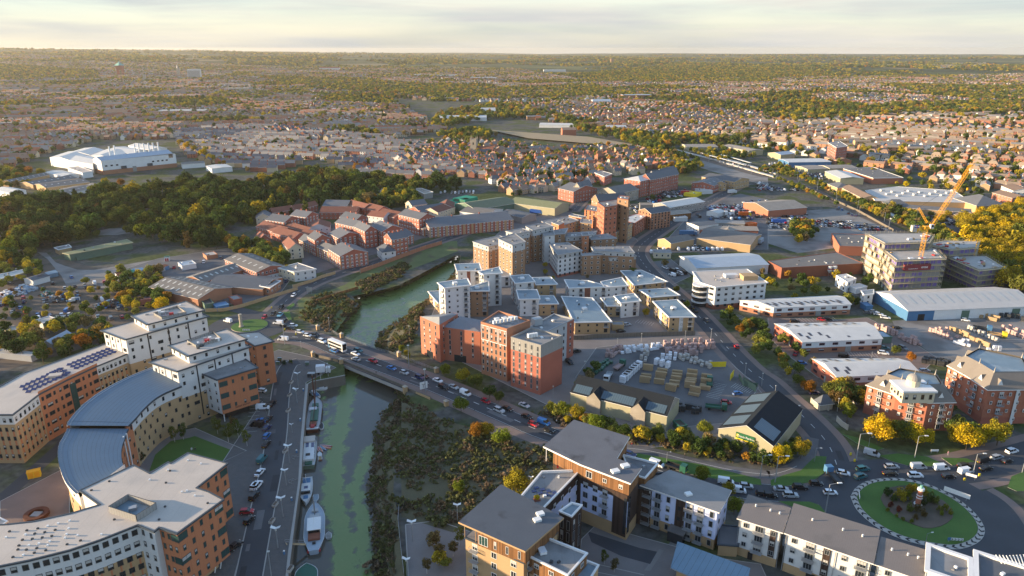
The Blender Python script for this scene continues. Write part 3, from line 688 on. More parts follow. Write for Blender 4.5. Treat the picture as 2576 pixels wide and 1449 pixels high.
 def win(s,A,B,z0,fh,cols,rows,w=1.2,h=1.5,style='w1',skip=None,m0=0.,m1=0.,dz=0.,name='window',dup=None):
  """a grid of windows on the wall A-B (seen with A on the left)"""
  d=B-A;L_=d.length
  if L_<1:return
  d.normalize();n=Vector((d.y,-d.x));ang=math.atan2(d.y,d.x)
  mid=(A+B)/2
  if n.dot(-mid)<-.12*mid.length:return
  if cols<0:cols=max(1,int((L_-m0-m1)/-cols))
  for r_ in range(rows):
   for c in range(cols):
    if skip and skip(c,r_):continue
    u=m0+(L_-m0-m1)*(c+.5)/cols;p=A+d*u;st_=style(c,r_)if callable(style)else style;st_+='c' if 'c' not in st_ and rnd.random()<.28 else ''
    ww,hh=(w(c,r_),h(c,r_))if callable(w)else(w,h)
    s.w.append((Vector((p.x,p.y,z0+fh*(r_+.5)+dz)),ang,ww,hh,st_,name))
 def wins(s,ps,z0,z1,rows,sp=3.2,w=1.2,h=1.5,style='w1',**k):
  for A,B in zip(ccw(ps),ccw(ps)[1:]+ccw(ps)[:1]):s.win(A,B,z0,(z1-z0)/rows,-sp,rows,w,h,style,**k)
 def quad(s,A,B,f0,f1,z0,z1,m,name='panel',out=.06,one=None):
  """a flush panel or door on the wall A-B between fractions f0, f1 of its length"""
  d=(B-A);n=Vector((d.y,-d.x)).normalized()*out;p,r_=A+d*f0,A+d*f1;b=one or MB()
  b.face([(*(p+n),z0),(*(r_+n),z0),(*(r_+n),z1),(*(p+n),z1)],m);b.face([(*p,z1),(*(p+n),z1),(*(r_+n),z1),(*r_,z1)],m)
  b.face([(*p,z0),(*(p+n),z0),(*(p+n),z1),(*p,z1)],m);b.face([(*(r_+n),z0),(*r_,z0),(*r_,z1),(*(r_+n),z1)],m)
  if one is None:s.part(b,name)
 def box(s,c,d,m,rz=0.,name='vent',mt=None):
  b=MB();b.box((0,0,d[2]/2),d,m,rz);o=b.build(name,s.root);o.location=Vector((c[0],c[1],c[2]))-s.o;return o
 def skylights(s,nu,rows,w=1.1,l=2.4,m='rooflight',sides=(0,1),t0=.3,t1=.75):
  r,u,v,W,L_,z,rise=s.ridge
  for sd_ in sides:
   p0,dv=(r[0],v)if sd_==0 else(r[3],-v)
   for k in range(rows):
    t=t0+(t1-t0)*(k/(max(1,rows-1))if rows>1 else .5)
    for i in range(nu):
     c=p0+u*L_*(i+.5)/nu+dv*(W/2)*t;h2=l/2;sl=rise/(W/2);b=MB();zc=z+rise*t+.2
     f=[(*(c-u*w/2-dv*h2),zc-h2*sl),(*(c+u*w/2-dv*h2),zc-h2*sl),(*(c+u*w/2+dv*h2),zc+h2*sl),(*(c-u*w/2+dv*h2),zc+h2*sl)]
     b.face(f if sd_==0 else f[::-1],m);s.part(b,'rooflight')
 def done(s,lim=100):
  s.w.sort(key=lambda t:(t[0]-Vector((0,0,H))).length/(t[2]*t[3])**.5)
  for p,a,w,h,st_,nm in s.w[:lim]:
   o=put(nm,win_mesh(w,h,st_.replace('b','')),s.root,p-s.o,a)
   if 'b' in st_:put('balcony',win_mesh(w,h,'balcony'),o)
  if len(s.w)>lim:
   b=MB()
   for p,a,w,h,st_,nm in s.w[lim:]:win_geo(b,Matrix.Translation(p)@Matrix.Rotation(a,4,'Z'),w,h,st_)
   tag(s.part(b,'window'),kind='stuff')
  LAND.append((s.root.get('label'),s.o.x,s.o.y));return s
def foot(t,s,h=None,base=None,z0=0.):
 vp=q(t,s)
 if h is None:
  i,ty=base;h=hb(vp[i][0],vp[i][1],OFF[t[1]]+ty/4 if t!='v' else ty)
 ps=[P(*p,h)for p in vp]
 if len(ps)==3:ps=rect3(*ps)
 return ps,h
def bld(name,label,cat,t,s,h=None,base=None,kind='flat',wall='brick_red',roof=None,bands=None,eb=None,rows=0,sp=3.2,w=1.2,hh=1.5,style='w1',
rise=3.,over=.4,fas=None,hip=0.,axis=None,z0=0.,wz=0.,group=None,done=True,sky=None,skip=None,lip=.22,dz=0.):
 ps,h=foot(t,s,h,base);b=Bld(name,label,cat,ps,group);b.ps,b.h=ps,h
 zz=lambda L_:[(z0+(h-z0)*f,m)for f,m in L_]if L_ else None
 wb=MB();b.walls(ps,z0,h,wall,zz(bands),{k:zz(v)for k,v in(eb or{}).items()},b=wb)
 top=(bands[-1][1]if bands else wall)
 if kind=='flat':b.flat(ps,h,roof or 'roof_felt',over,fas=fas or 'fascia_white',lip=lip)
 elif kind=='gable':b.pitched(ps,h,rise,roof or 'slate',over,0,axis,top,fas or 'fascia_white',wb=wb)
 elif kind=='hip':b.pitched(ps,h,rise,roof or 'slate',over,hip or 1.,axis,None,fas or 'fascia_white')
 b.part(wb,'wall')
 if rows:b.wins(ps,z0+wz,h,rows,sp,w,hh,style,skip=skip,dz=dz)
 if sky:b.skylights(*sky[0],**(sky[1]if len(sky)>1 else{}))
 return b.done()if done else b
 # ================================================================ the named buildings
def near_far(ps):return sorted(ps,key=lambda p:p.length)
# ---- the student campus on the left bank
def campus():
 h=18.;s1='-260,1090 0,1000 250,860 600,735 900,625 1090,560 1310,650 1130,725 970,790 680,925 385,1075 125,1275 -260,1275'
 ps=pts('02',s1,h);wb=[(h*.80,'brick_buff'),(h,'render_white')];tc=[(h+.6,'terracotta')]
 b=Bld('student_residence','long curved student block with solar panels on its pale flat roof','building',ps)
 b.walls(ps,0,h,'brick_buff',wb,{8:[(h,'terracotta')],9:[(h,'terracotta')],5:[(h,'render_white')]})
 b.flat(ps,h,'roof_felt',.5)
 for i,n in((6,4),(7,4),(10,6),(11,6)):
  A,B=ps[i+1],ps[i]
  st_='d1'
  b.win(A,B,1,3.3,n,5,.9,1.5,lambda c,r:'d1' if(c*7+r*3)%4 else 'd1c')
  for c in range(n):
   b.quad(A,B,(c+.36)/n,(c+.64)/n,1.2,12.6,'terracotta','spandrel',.03)
 for i,n in((8,5),(9,5)):
  A,B=ps[i+1],ps[i];b.walls([A,B,B+Vector((.01,.6)),A+Vector((.01,.6))],h,h+1.1,'terracotta',name='parapet')
  b.win(A,B,1,3.3,n,5,lambda c,r:2.1 if c%3==1 else .9,lambda c,r:1.5,'d2')
 b.quad(ps[9],ps[8],.02,.22,1,16,'glass_green','stair_glazing')
 def sol(t,s0,nx,ny,dx,dy):
  n=0
  for iy in range(ny):
   for ix in range(nx):
    v=q(t,f'{s0[0]+ix*dx[0]+iy*dy[0]},{s0[1]+ix*dx[1]+iy*dy[1]}')[0];p=P(*v,h+.6)
    g=MB();g.face([(p.x-.9,p.y-.75,h+.25),(p.x+.9,p.y-.55,h+.25),(p.x+.8,p.y+.6,h+.75),(p.x-1.,p.y+.4,h+.75)],'solar')
    g.face([(p.x-1.,p.y+.4,h+.75),(p.x+.8,p.y+.6,h+.75),(p.x+.8,p.y+.6,h+.2),(p.x-1.,p.y+.4,h+.2)],'metal_grey');b.part(g,'solar_panel')
 sol('02',(230,985),8,3,(52,-24),(30,26));sol('02',(520,850),3,3,(45,-20),(35,20));sol('02',(700,765),5,3,(48,-20),(36,18));sol('02',(945,665),4,3,(46,-18),(32,15))
 p=P(*q('02','560,895')[0],h);b.box((p.x,p.y,h+.15),(4.2,2.6,.9),'roof_felt',.3,'roof_hatch')
 b.done()
 def tower(lab,s_low,hl,s_up,hu,s_pl,zb,rows,hb_,sd):
  pl=pts('02',s_low,hl);b=Bld('student_tower',lab,'building',pl);z0=0
  b.walls(pl,z0,hl,'render_white',[(zb,'brick_buff'),(hl,'render_white')]);b.flat(pl,hl,'roof_felt',.9)
  pu=pts('02',s_up,hu);b.walls(pu,hl,hu,'render_white',name='penthouse_wall');b.flat(pu,hu,'roof_felt',.9,name='penthouse_roof')
  for A,B in zip(ccw(pl),ccw(pl)[1:]+ccw(pl)[:1]):
   L_=(B-A).length;b.win(A,B,0,3.,max(2,int(L_/3.4)),int(hl/3),lambda c,r:(2.0 if(c*5+r)%7==0 else .95),lambda c,r:1.4,'d1',skip=lambda c,r:(c*3+r*5)%4==0)
   for k in range(1,4):
    if L_>12:b.quad(A,B,k/4-.008,k/4+.008,2,hl-.4,'black','downpipe',.08)
  for A,B in zip(ccw(pu),ccw(pu)[1:]+ccw(pu)[:1]):b.win(A,B,hl,hu-hl,-4.2,1,.95,1.4,'d1')
  pp=pts('02',s_pl,hu+1.2);g=MB();n=4
  for i in range(4):
   a,c=pp[i],pp[(i+1)%4];g.bar((*a,hu+1.1),(*c,hu+1.1),.12,'metal_dark');g.face([(*a,hu+.1),(*c,hu+.1),(*c,hu+1.),(*a,hu+1.)],'clad_grey')
   for k in range(6):e=a.lerp(c,k/6);g.bar((*e,hu),(*e,hu+1.2),.1,'metal_dark')
  b.part(g,'plant_screen');c=sum(pp,Vector((0,0)))/4
  for k in range(5):b.box((c.x+sd.uniform(-5,5),c.y+sd.uniform(-1.5,1.5),hu+.1),(1.6,1.1,1.1),['frame_white','metal_grey','red_paint'][k%3],.4,'plant_unit')
  return b.done()
 sd=random.Random(3)
 tower('white stepped student tower with plant on its top roof, behind the other tower','1040,430 1265,515 2080,290 1860,200',24.5,'1345,285 1485,365 2030,228 1860,145',27.6,'1545,245 1625,290 1870,235 1780,175',14,8,0,sd)
 tower('white stepped student tower rising beside the upper end of the blue roof','1530,750 1785,835 2500,595 2290,520',22.,'1720,585 1895,680 2460,518 2270,425',25.2,'1880,520 1970,570 2225,500 2140,430',11,7,0,sd)
 bld('student_annexe','low terracotta student annexe with a pale flat roof beside the river road','building','02','2390,470 2570,580 2740,540 2600,450',18,wall='terracotta',rows=5,sp=3.6,style='d1',fas='fascia_dark',over=.7)
 h=17.6;ps=pts('02','1990,835 2190,918 2570,805 2410,695',h)
 b=Bld('student_block','terracotta student block on stilts with corner windows under a grey roof','building',ps);cp=ccw(ps)
 b.walls(ps,3.4,h,'terracotta',eb={0:[(h,'render_white')]});b.flat(ps,h,'roof_grey',.9)
 g=MB();g.poly(ps,3.4,'metal_dark',True);b.part(g,'soffit')
 for p in grow(ps,-.8):g=MB();g.bar((*p,0),(*p,3.4),.35,'frame_white',6);b.part(g,'stilt')
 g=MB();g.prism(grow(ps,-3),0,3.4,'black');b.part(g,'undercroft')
 A,B=ps[1],ps[2]
 if(B-A).cross(-A)>0:pass
 b.win(A,B,3.6,4.6,4,3,lambda c,r:3. if c in(0,3)else .8,lambda c,r:2. if c in(0,3)else 1.5,'d2G');b.win(ps[0],ps[1],3.6,3.2,3,4,.8,1.4,'d1');b.win(ps[2],ps[3],3.6,4.2,4,3,1.4,1.5,'d1')
 d=(B-A).normalized();g=MB();L_=(B-A).length;rr_=random.Random(9)
 for k in range(16):
  if k==7:continue
  c=A+d*L_*(.36+.025*k);c=Vector((c.x+d.y*.06,c.y-d.x*.06));g.box((c.x,c.y,4.5+(k%3==0)*.15),(.22,.08,.7 if k in(0,8)else .5),'brick_dark',math.atan2(d.y,d.x))
 b.part(g,'lettering');b.done()
 ho,hi=19.2,17.
 outer=smooth(pts('02','1530,795 1200,930 900,1110 700,1310 645,1449',ho)+pts('03','578,100 572,250 620,420 670,510 755,592',ho),1)
 inner=smooth(pts('02','1830,985 1600,1080 1460,1200 1350,1330 1275,1400',hi)+pts('03','1258,20 1215,130 1215,250 1240,320 1290,365',hi),1)
 n=30;o=resample(outer,n);i_=resample(inner,n)
 b=Bld('student_crescent','crescent student block under a curved blue ribbed metal roof','building',o+i_[::-1])
 g=MB()
 for k in range(n-1):
  dz=0 if k<n*.47 else-1.0
  for t0 in range(4):
   f0,f1=t0/4,(t0+1)/4
   a,c,d,e=o[k].lerp(i_[k],f0),o[k+1].lerp(i_[k+1],f0),o[k+1].lerp(i_[k+1],f1),o[k].lerp(i_[k],f1)
   z0,z1=ho+(hi-ho)*f0+dz,ho+(hi-ho)*f1+dz
   g.face([(*a,z0),(*e,z1),(*d,z1),(*c,z0)],'roof_blue_metal',[(k*3.,f0*14),(k*3.,f1*14),(k*3.+3,f1*14),(k*3+3.,f0*14)])
  for pl,zz,dr in((o,ho+dz,1),(i_,hi+dz,-1)):
   a,c=pl[k],pl[k+1];f=[(*c,zz-.6),(*a,zz-.6),(*a,zz+.12),(*c,zz+.12)];g.face(f[::dr],'fascia_white' if dr==1 else 'fascia_dark')
 k=int(n*.47);f=[(*o[k],ho-1.2),(*i_[k],hi-1.2),(*i_[k],hi+.05),(*o[k],ho+.05)];g.face(f,'fascia_dark');b.part(g,'roof')
 oi=[a.lerp(c,.05)for a,c in zip(o,i_)];ii=[a.lerp(c,.05)for a,c in zip(i_,o)];g=MB()
 for k in range(n-1):
  dz=0 if k<n*.47 else-1.0
  for pl,zt,dr in((oi,ho+dz,1),(ii,hi+dz,-1)):
   A,B=(pl[k],pl[k+1])if dr==1 else(pl[k+1],pl[k])
   mm='brick_buff' if not(dr==-1 and 12<k<24)else 'terracotta'
   zb=zt*.76
   g.face([(*A,0),(*B,0),(*B,zb),(*A,zb)],mm);g.face([(*A,zb),(*B,zb),(*B,zt),(*A,zt)],'render_white' if mm=='brick_buff' else mm)
   b.win(A,B,.6,zt/5.4,1,5,.95,1.5,'d1',skip=lambda c,r,k=k:(k+r)%2==0)
 for a,c in((oi[0],ii[0]),(ii[-1],oi[-1])):g.face([(*a,0),(*c,0),(*c,hi-.4),(*a,ho-.4)],'render_white')
 b.part(g,'wall')
 for s in('1240,40 1270,10',):
  for p in pts('03',s,hi-.6):g=MB();g.bar((*p,0),(*p,hi-.8),.45,'frame_white',8);b.part(g,'column')
 b.done()
 h=20.;s1='820,592 1340,345 1505,430 1690,315 1715,330 1890,222 2280,325 1965,572 2090,612 2235,690 1780,1022 1600,960 1550,1000 1390,935 1000,1090 700,1190 300,1290 -300,1410 -300,960 50,945 330,915 700,835 1022,738'
 ps=pts('03',s1,h)
 b=Bld('student_block','large terracotta and white student block with a wide pale roof in the foreground','building',ps)
 wh=[(h*.62,'brick_buff'),(h,'render_white')];tr=[(h,'terracotta')]
 b.walls(ps,3.2,h,'brick_buff',wh,{1:tr,2:[(h,'render_white')],3:tr,4:tr,5:tr,6:tr,7:[(h,'render_white')],8:tr,9:tr,10:tr,11:[(h,'render_white')],12:[(h,'render_white')],21:[(h,'render_white')]})
 b.flat(ps,h,'roof_felt',.45,lip=.15)
 g=MB();g.prism(grow(ps,-2.5),0,3.2,'brick_buff');g.poly(ps,3.2,'metal_dark',True);b.part(g,'undercroft')
 big=lambda c,r:2.9 if c==0 and r%2==1 else .85
 bgh=lambda c,r:2.2 if c==0 and r%2==1 else 1.6
 W_=lambda i,*a,**k:b.win(*((ps[i+1],ps[i])if not CC else(ps[i],ps[i+1])),*a,**k)
 CC=sum(ps[i].cross(ps[(i+1)%len(ps)])for i in range(len(ps)))>0
 W_(9,3.4,3.3,5,5,lambda c,r:2.8 if(c in(0,4))and r%2==0 else .85,lambda c,r:2.1 if(c in(0,4))and r%2==0 else 1.6,'d2G')
 W_(6,3.4,3.3,4,5,lambda c,r:2.8 if c==3 and r%2==0 else .85,lambda c,r:2.1 if c==3 and r%2==0 else 1.6,'d2G')
 W_(10,3.4,3.3,3,5,lambda c,r:2.6 if c==2 and r%2==0 else .85,lambda c,r:2. if c==2 and r%2==0 else 1.6,'d1G')
 W_(12,3.4,3.3,2,5,.9,1.6,'d1');W_(7,3.4,3.3,2,5,.85,1.6,'d1');W_(21,3.4,3.3,4,5,.9,1.6,'d1')
 for i,n in((13,4),(14,3),(15,4),(16,5)):
  W_(i,3.4,3.3,n,5,1.3,1.6,lambda c,r:'d1c' if(c*3+r)%3==0 else 'd1')
  A,B=(ps[i+1],ps[i])if not CC else(ps[i],ps[i+1])
  for c in range(n):b.quad(A,B,(c+.4)/n,(c+.6)/n,3.6,11.5,'terracotta','spandrel',.03)
 pp=pts('03','1090,740 1365,830 1565,705 1285,620',h+2.2)
 for k in range(4):
  a,c=pp[k],pp[(k+1)%4];g=MB();d=(c-a).normalized();nn=Vector((d.y,-d.x))*.12
  g.face([(*(a+nn),h-.1),(*(c+nn),h-.1),(*(c+nn),h+2),(*(a+nn),h+2)],'clad_grey');g.face([(*(c-nn),h-.1),(*(a-nn),h-.1),(*(a-nn),h+2),(*(c-nn),h+2)],'clad_grey');g.face([(*(a+nn),h+2),(*(c+nn),h+2),(*(c-nn),h+2),(*(a-nn),h+2)],'metal_dark');b.part(g,'plant_screen')
 g=MB();g.poly(grow(pp,-.3),h+.5,'roof_membrane');b.part(g,'plant_deck');c=sum(pp,Vector((0,0)))/4;b.box((c.x,c.y,h+.5),(1.8,1.4,.8),'metal_grey',.4,'plant_unit')
 for s in '95,1000 270,990 380,970 480,945 585,920 700,893 255,1032 350,1022 450,1008 555,985 690,970 60,1060 225,1085 325,1075 425,1062 520,1046 670,1028 190,1142 290,1140 390,1122 500,1100 655,1065 780,1040 180,1182 265,1184 370,1168 480,1140 810,1092 130,1258 235,1238 345,1215 460,1190 675,1130 1505,480 1670,510 1830,602 1960,640 1880,590 2090,715 1660,750 1600,880 1150,880 1020,1030 1100,495 920,585 1710,390 1690,380 2020,318 1890,285'.split():
  p=P(*q('03',s)[0],h+.3);b.box((p.x,p.y,h-.05),(.45,.45,.55),'metal_dark' if rnd.random()<.5 else 'frame_white',0,'roof_vent')
 for s in('2205,1300','2150,1340'):p=P(*q('03',s)[0],2.4);g=MB();g.bar((*p,0),(p.x+.5,p.y+.8,3.2),.3,'frame_white',6);b.part(g,'stilt')
 b.done()
 bld('bin_store','small terracotta box at the left edge beside the paved courtyard','shed','03','-60,960 10,950 75,905 0,870',4.5,wall='terracotta',roof='roof_felt',over=.2)
 c=P(*q('03','350,450')[0]);t=thing('storage_cabinet','bright yellow storage cabinet on the campus service road','cabinet',(*c,0),.5)
 g=MB();g.box((0,0,1.1),(3.6,1.8,2.2),'sign_yellow');g.box((0,0,2.28),(3.8,2.0,.16),'steel_yellow');g.build('body',t)
 for k in(-1,1):g=MB();g.box((k*.85,-.93,1.1),(1.5,.06,1.9),'steel_yellow');g.build('door',t)
 c=P(*q('03','370,845')[0]);t=thing('ring_bench','round rust red planter bench with a pale slatted seat on the campus courtyard','bench',(*c,0))
 g=MB();N=32
 for k in range(N):
  a0,a1=2*math.pi*k/N,2*math.pi*(k+1)/N
  def rp(a,r,z):return(r*math.cos(a),r*math.sin(a),z)
  g.face([rp(a0,3.3,0),rp(a1,3.3,0),rp(a1,3.3,1),rp(a0,3.3,1)],'rust');g.face([rp(a0,3.3,1),rp(a1,3.3,1),rp(a1,2.,1),rp(a0,2.,1)],'rust');g.face([rp(a1,2,0),rp(a0,2,0),rp(a0,2,1),rp(a1,2,1)],'rust')
 g.build('ring',t);g=MB();
 for k in range(4):g.box((0,-.9+.6*k,.7),(2.6,.4,.12),'metal_grey')
 g.build('seat',t)
campus()
# ---- the apartments at the lower right
def apartments():
 h=18.5;r=pts('23','340,160 630,-95 1160,70 1030,285 1280,382 1180,517 700,335',h)
 b=Bld('apartment_block','timber clad apartment block with a big tilted brown grey roof and a roof terrace','building',r)
 b.mono([r[0],r[1],r[2],r[3],r[4],r[5],r[6]],[h+.6]*7,'roof_slate',.5)
 w_=[r[0].lerp(r[6],.22),r[1].lerp(r[0],.12),r[2],r[3],r[4],r[5],r[6]]
 b.walls(w_,14.6,h,'timber',name='upper_wall');b.walls(w_,0,14.6,'timber_dark',[(4.2,'brick_buff'),(14.6,'timber_dark')],{5:[(4.2,'brick_buff'),(12.6,'render_blue'),(14.6,'timber_dark')]})
 g=MB();p=r[0];p2=P(*q('23','360,355')[0],14.6);g.bar((*p.lerp(r[6],.02),14.2),(*p.lerp(r[6],.02),h),.25,'fascia_white',6);b.part(g,'column')
 A,B=r[6],r[5];b.win(A,B,14.8,3.2,3,1,lambda c,r_:1.9 if c==0 else 1.2,lambda c,r_:2.1 if c==0 else 1.3,'w2');b.win(A,B,4.6,3.2,4,3,lambda c,r_:1.6,lambda c,r_:1.9,lambda c,r_:'g2b' if c==2 else 'g2',skip=lambda c,r_:c==3,m1=2.5)
 b.quad(A,B,.70,.985,1.,14.6,'timber_dark','timber_panel',.25)
 g=MB();e=B;b.quad(A,B,.93,.985,2,13.5,'glass','corner_glazing',.35)
 A2,B2=r[5],r[4];b.quad(A2,B2,.02,.22,2,13.5,'glass','corner_glazing',.1)
 for s in('1140,340','1040,395'):
  p=P(*q('23',s)[0],h+.8);x=b.box((p.x,p.y,h+.5),(2.2,1.7,.7),'frame_white',.35,'roof_lantern');
 ps=pts('23','1110,230 1470,320 1340,470 1180,420',14.8);b.flat(ps,14.8,'roof_grey',.1,fas='fascia_white',lip=.5,name='terrace');b.walls(ps,11.8,14.6,'timber',name='terrace_wall')
 t2=pts('23','1300,430 1570,405 1420,590 1260,560',12);b.flat(t2,12.,'roof_grey',.1,lip=.6,name='terrace');b.walls(t2,0,11.7,'timber_dark',name='terrace_wall')
 ps=pts('23','300,400 690,385 310,775 75,665',15.2);b.walls(ps,0,15.,'timber',[(4,'brick_buff'),(12,'render_blue'),(15,'timber_dark')],name='wing_wall');b.flat(ps,15.2,'roof_grey',.15,fas='fascia_white',lip=.7,name='wing_roof')
 A,B=ps[3],ps[2];cp=ccw(ps)
 for A,B in zip(cp,cp[1:]+cp[:1]):b.win(A,B,1,3.2,-3.6,4,1.2,1.7,'w1')
 lw=pts('23','120,660 310,770 400,680 180,600',14.7);g=MB();g.poly(lw,14.62,'grass');b.part(g,'roof_lawn')
 for k in range(4):
  for j in range(2):
   s=f'{245+k*62+j*-22},{560+k*17+j*35}';p=P(*q('23',s)[0],15);g=MB();g.box((p.x,p.y,15.),(1.25,1.,.12),'solar',.3);b.part(g,'solar_panel')
 b.done()
 c=P(*q('23','250,690')[0],14.7);t=thing('roof_planter','square planter with a golden shrub on the roof terrace lawn','planter',(*c,14.7));g=MB();g.box((0,0,.25),(1.6,1.4,.5),'brick_dark',.3);g.build('planter_box',t)
 g=MB();rr=random.Random(4)
 for k in range(160):
  v=Vector((rr.gauss(0,1),rr.gauss(0,1),rr.gauss(0,1))).normalized()*rr.uniform(.4,.8);c=(v.x,v.y,1.1+v.z*.8);g.box(c,(.22,.22,.05),'leaf',rr.random()*3)
 o=g.build('foliage',t);o.color=(*LEAFC['yellow'],1)
 c=P(*q('23','460,360')[0],15.2);t=thing('garden_chair','red garden chair by the roof terrace doors','chair',(*c,14.9));g=MB();g.box((0,0,.45),(.5,.5,.06),'red_paint');g.build('seat',t);g=MB();g.box((0,.24,.75),(.5,.05,.55),'red_paint');g.build('backrest',t)
 for sx in(-.2,.2):
  for sy in(-.2,.2):g=MB();g.bar((sx,sy,0),(sx,sy,.45),.05,'red_paint');g.build('leg',t)
 h=17.6;r=pts('23','-506,930 -106,565 490,870 125,1195',h)
 b=Bld('apartment_block','front corner apartment block with a dark tilted roof above a timber top storey','building',r)
 b.mono(r,[h+.9,h+.6,h+.2,h+.5],'roof_charcoal',.5,fas='brick_buff')
 w0=[r[0].lerp(r[3],.0),r[1],r[2],r[3]];wi=grow(r,-.6)
 ins=[r[0].lerp(r[3],.26),r[1].lerp(r[2],.12),r[2].lerp(r[1],.02),r[3].lerp(r[2],.03)]
 b.walls(ins,13.4,h+.1,'timber',name='upper_wall')
 b.walls(wi,0,13.3,'brick_buff',name='wall');b.flat(wi,13.4,'roof_grey',.25,lip=-.05,name='terrace')
 for f in(.02,.2,.4,.6):p=r[0].lerp(r[3],f)+Vector((.4,.4));g=MB();g.bar((*p,13.4),(*p,h+.4),.2,'brick_buff',6);b.part(g,'column')
 A,B=ins[0],ins[3];b.win(A,B,13.6,3.4,4,1,lambda c,r_:2.6 if c==0 else .7,lambda c,r_:2.7 if c==0 else 2.2,lambda c,r_:'w3G' if c==0 else 'w1')
 A,B=wi[0],wi[3];cw_=ccw(wi)
 for A,B in zip(cw_,cw_[1:]+cw_[:1]):b.win(A,B,1.,3.1,-4.4,4,1.6,1.8,lambda c,r_:'w2b' if c==0 else 'w2')
 for s in('285,820','255,880'):p=P(*q('23',s)[0],h+.7);b.box((p.x,p.y,h+.35),(1.9,1.5,.6),'frame_white',.4,'roof_lantern')
 lo=pts('23','345,1065 755,1225 560,1445 470,1400 175,1255',13.8);b.walls(lo,0,13.5,'timber',[(9,'brick_buff'),(13.5,'timber')],name='terrace_wall');b.flat(lo,13.8,'roof_grey',.2,fas='fascia_white',lip=.6,name='terrace')
 for A,B in zip(ccw(lo),ccw(lo)[1:]+ccw(lo)[:1]):b.win(A,B,7.4,3.1,-4,2,1.4,1.3,'w2')
 tw=pts('23','475,800 600,855 705,740 600,715',14.2);b.walls(tw,0,14,'timber_dark',name='stair_wall');b.flat(tw,14.2,'roof_membrane',.15,fas='fascia_white',lip=.5,name='stair_roof')
 for A,B in zip(ccw(tw),ccw(tw)[1:]+ccw(tw)[:1]):b.win(A,B,2,3.6,2,3,.9,3.,'g1')
 l2=pts('23','755,1300 870,1345 760,1520 600,1470',10.6);b.walls(l2,0,10.4,'brick_buff',name='terrace_wall');b.flat(l2,10.6,'roof_membrane',.2,fas='fascia_white',lip=.6,name='terrace')
 b.done()
 c=P(*q('23','305,1200')[0],14);t=thing('garden_cover','pale covered hot tub on the grey front roof terrace','hot tub',(*c,13.75));g=MB();g.box((0,0,.35),(1.7,2.2,.7),'frame_white',.3);g.build('tub',t);g=MB();g.box((0,0,.74),(1.8,2.3,.1),'wrap_white',.3);g.build('lid',t)
 h=12.4;r=pts('23','1320,548 1590,408 2185,602 2070,805',h)
 b=Bld('apartment_block','white rendered apartment block with glass juliet balconies facing the brick court','building',r)
 b.mono(r,[h+.5,h+.5,h+.4,h+.4],'roof_grey',.35);wl=grow(r,-.15);b.walls(wl,0,h+.1,'render_blue',[(3.2,'brick_buff'),(h+.1,'render_blue')])
 A,B=r[0],r[3]
 d_=B-A
 b.win(A,B,.4,3.0,7,4,lambda c,r_:1.7 if c in(0,1,4,5)else 1.1,lambda c,r_:1.9,lambda c,r_:'g2b' if c in(0,1,4,5)else 'g1',skip=lambda c,r_:c==3)
 b.quad(A,B,.46,.585,3,h+.1,'timber_dark','timber_panel',.12)
 for z in(5.5,8.8):b.quad(A,B,.49,.53,z,z+1.2,'glass','stair_window',.16)
 b.win(r[3],r[2],.4,3.,2,4,.9,1.3,'g1')
 p=A.lerp(B,.53);n=Vector((d_.y,-d_.x)).normalized();cc_=p+n*1.6;b.box((cc_.x,cc_.y,0),(4.4,3.,3.3),'glass',math.atan2(d_.y,d_.x),'porch');b.box((cc_.x,cc_.y,3.3),(4.8,3.4,.25),'roof_brown',math.atan2(d_.y,d_.x),'porch_roof')
 p=P(*q('23','1775,620')[0],h+.8);b.box((p.x,p.y,h+.4),(1.8,1.5,.6),'frame_white',.3,'roof_lantern')
 b.done()
 bld('link_building','low dark flat roofed link between the white blocks','building','23','2090,940 2080,1130 2270,1145 2310,960',3.6,wall='brick_buff',roof='roof_charcoal',fas='fascia_dark')
 r=pts('23','1680,1160 2365,1415 2300,1640 1625,1340',5.2)
 b=Bld('court_pavilion','low court building with a seamed light blue metal roof','building',r);b.mono(r,[6.4,6.4,4.6,4.6],'roof_blue_seam',.3,fas='metal_grey');b.walls(grow(r,-.8),0,4.6,'brick_buff');b.done()
 def row_(lab,t,s,h,kind='mono',roof='roof_brown',n=0,wall='render_white',z=None):
  r=pts(t,s,h);b=Bld('apartment_row',lab,'building',r)
  if kind=='mono':
   b.mono(r,[h+.7,h+.7,h+.2,h+.2],roof,.3)
   for f in(.25,.62,.85):p=r[0].lerp(r[1],f).lerp(r[3].lerp(r[2],f),.35);b.box((p.x,p.y,h+.5),(.35,.35,.7),'frame_white',0,'roof_vent')
  else:b.flat(r,h,roof,.25,fas='fascia_white',lip=.55,lw=1.1)
  wl=grow(r,-.2);b.walls(wl,0,h,wall,[(2.6,'brick_buff'),(h,wall)])
  A,B=r[3],r[2]
  for A,B in zip(ccw(r),ccw(r)[1:]+ccw(r)[:1]):
   m=(A+B)/2;d=B-A;nn=Vector((d.y,-d.x))
   if nn.dot(-m)<0 or d.length<4:continue
   k=max(2,int(d.length/3.4));b.win(A,B,2.7,(h-2.7)/3,k,3,lambda c,r_:2.1 if c%3==1 else 1.2,lambda c,r_:1.9 if c%3==1 else 1.4,lambda c,r_:'g3b' if c%3==1 else 'g2c' if(c+r_)%2 else 'g2')
   for c in range(k):
    if c%3==2:b.quad(A,B,(c+.28)/k,(c+.72)/k,2.9,h-.3,'timber_dark','timber_panel',.03)
    if c%3==0:b.quad(A,B,(c+.0)/k-.004,(c+.0)/k+.004,.2,h,'metal_grey','downpipe',.1)
   b.quad(A,B,.3,.42,0,2.3,'black','car_entrance',.05)
  return b.done()
 row_('white terrace end with a brown sloping roof next to the dark link','33','-186,665 200,790 130,1002 -286,870',11.6)
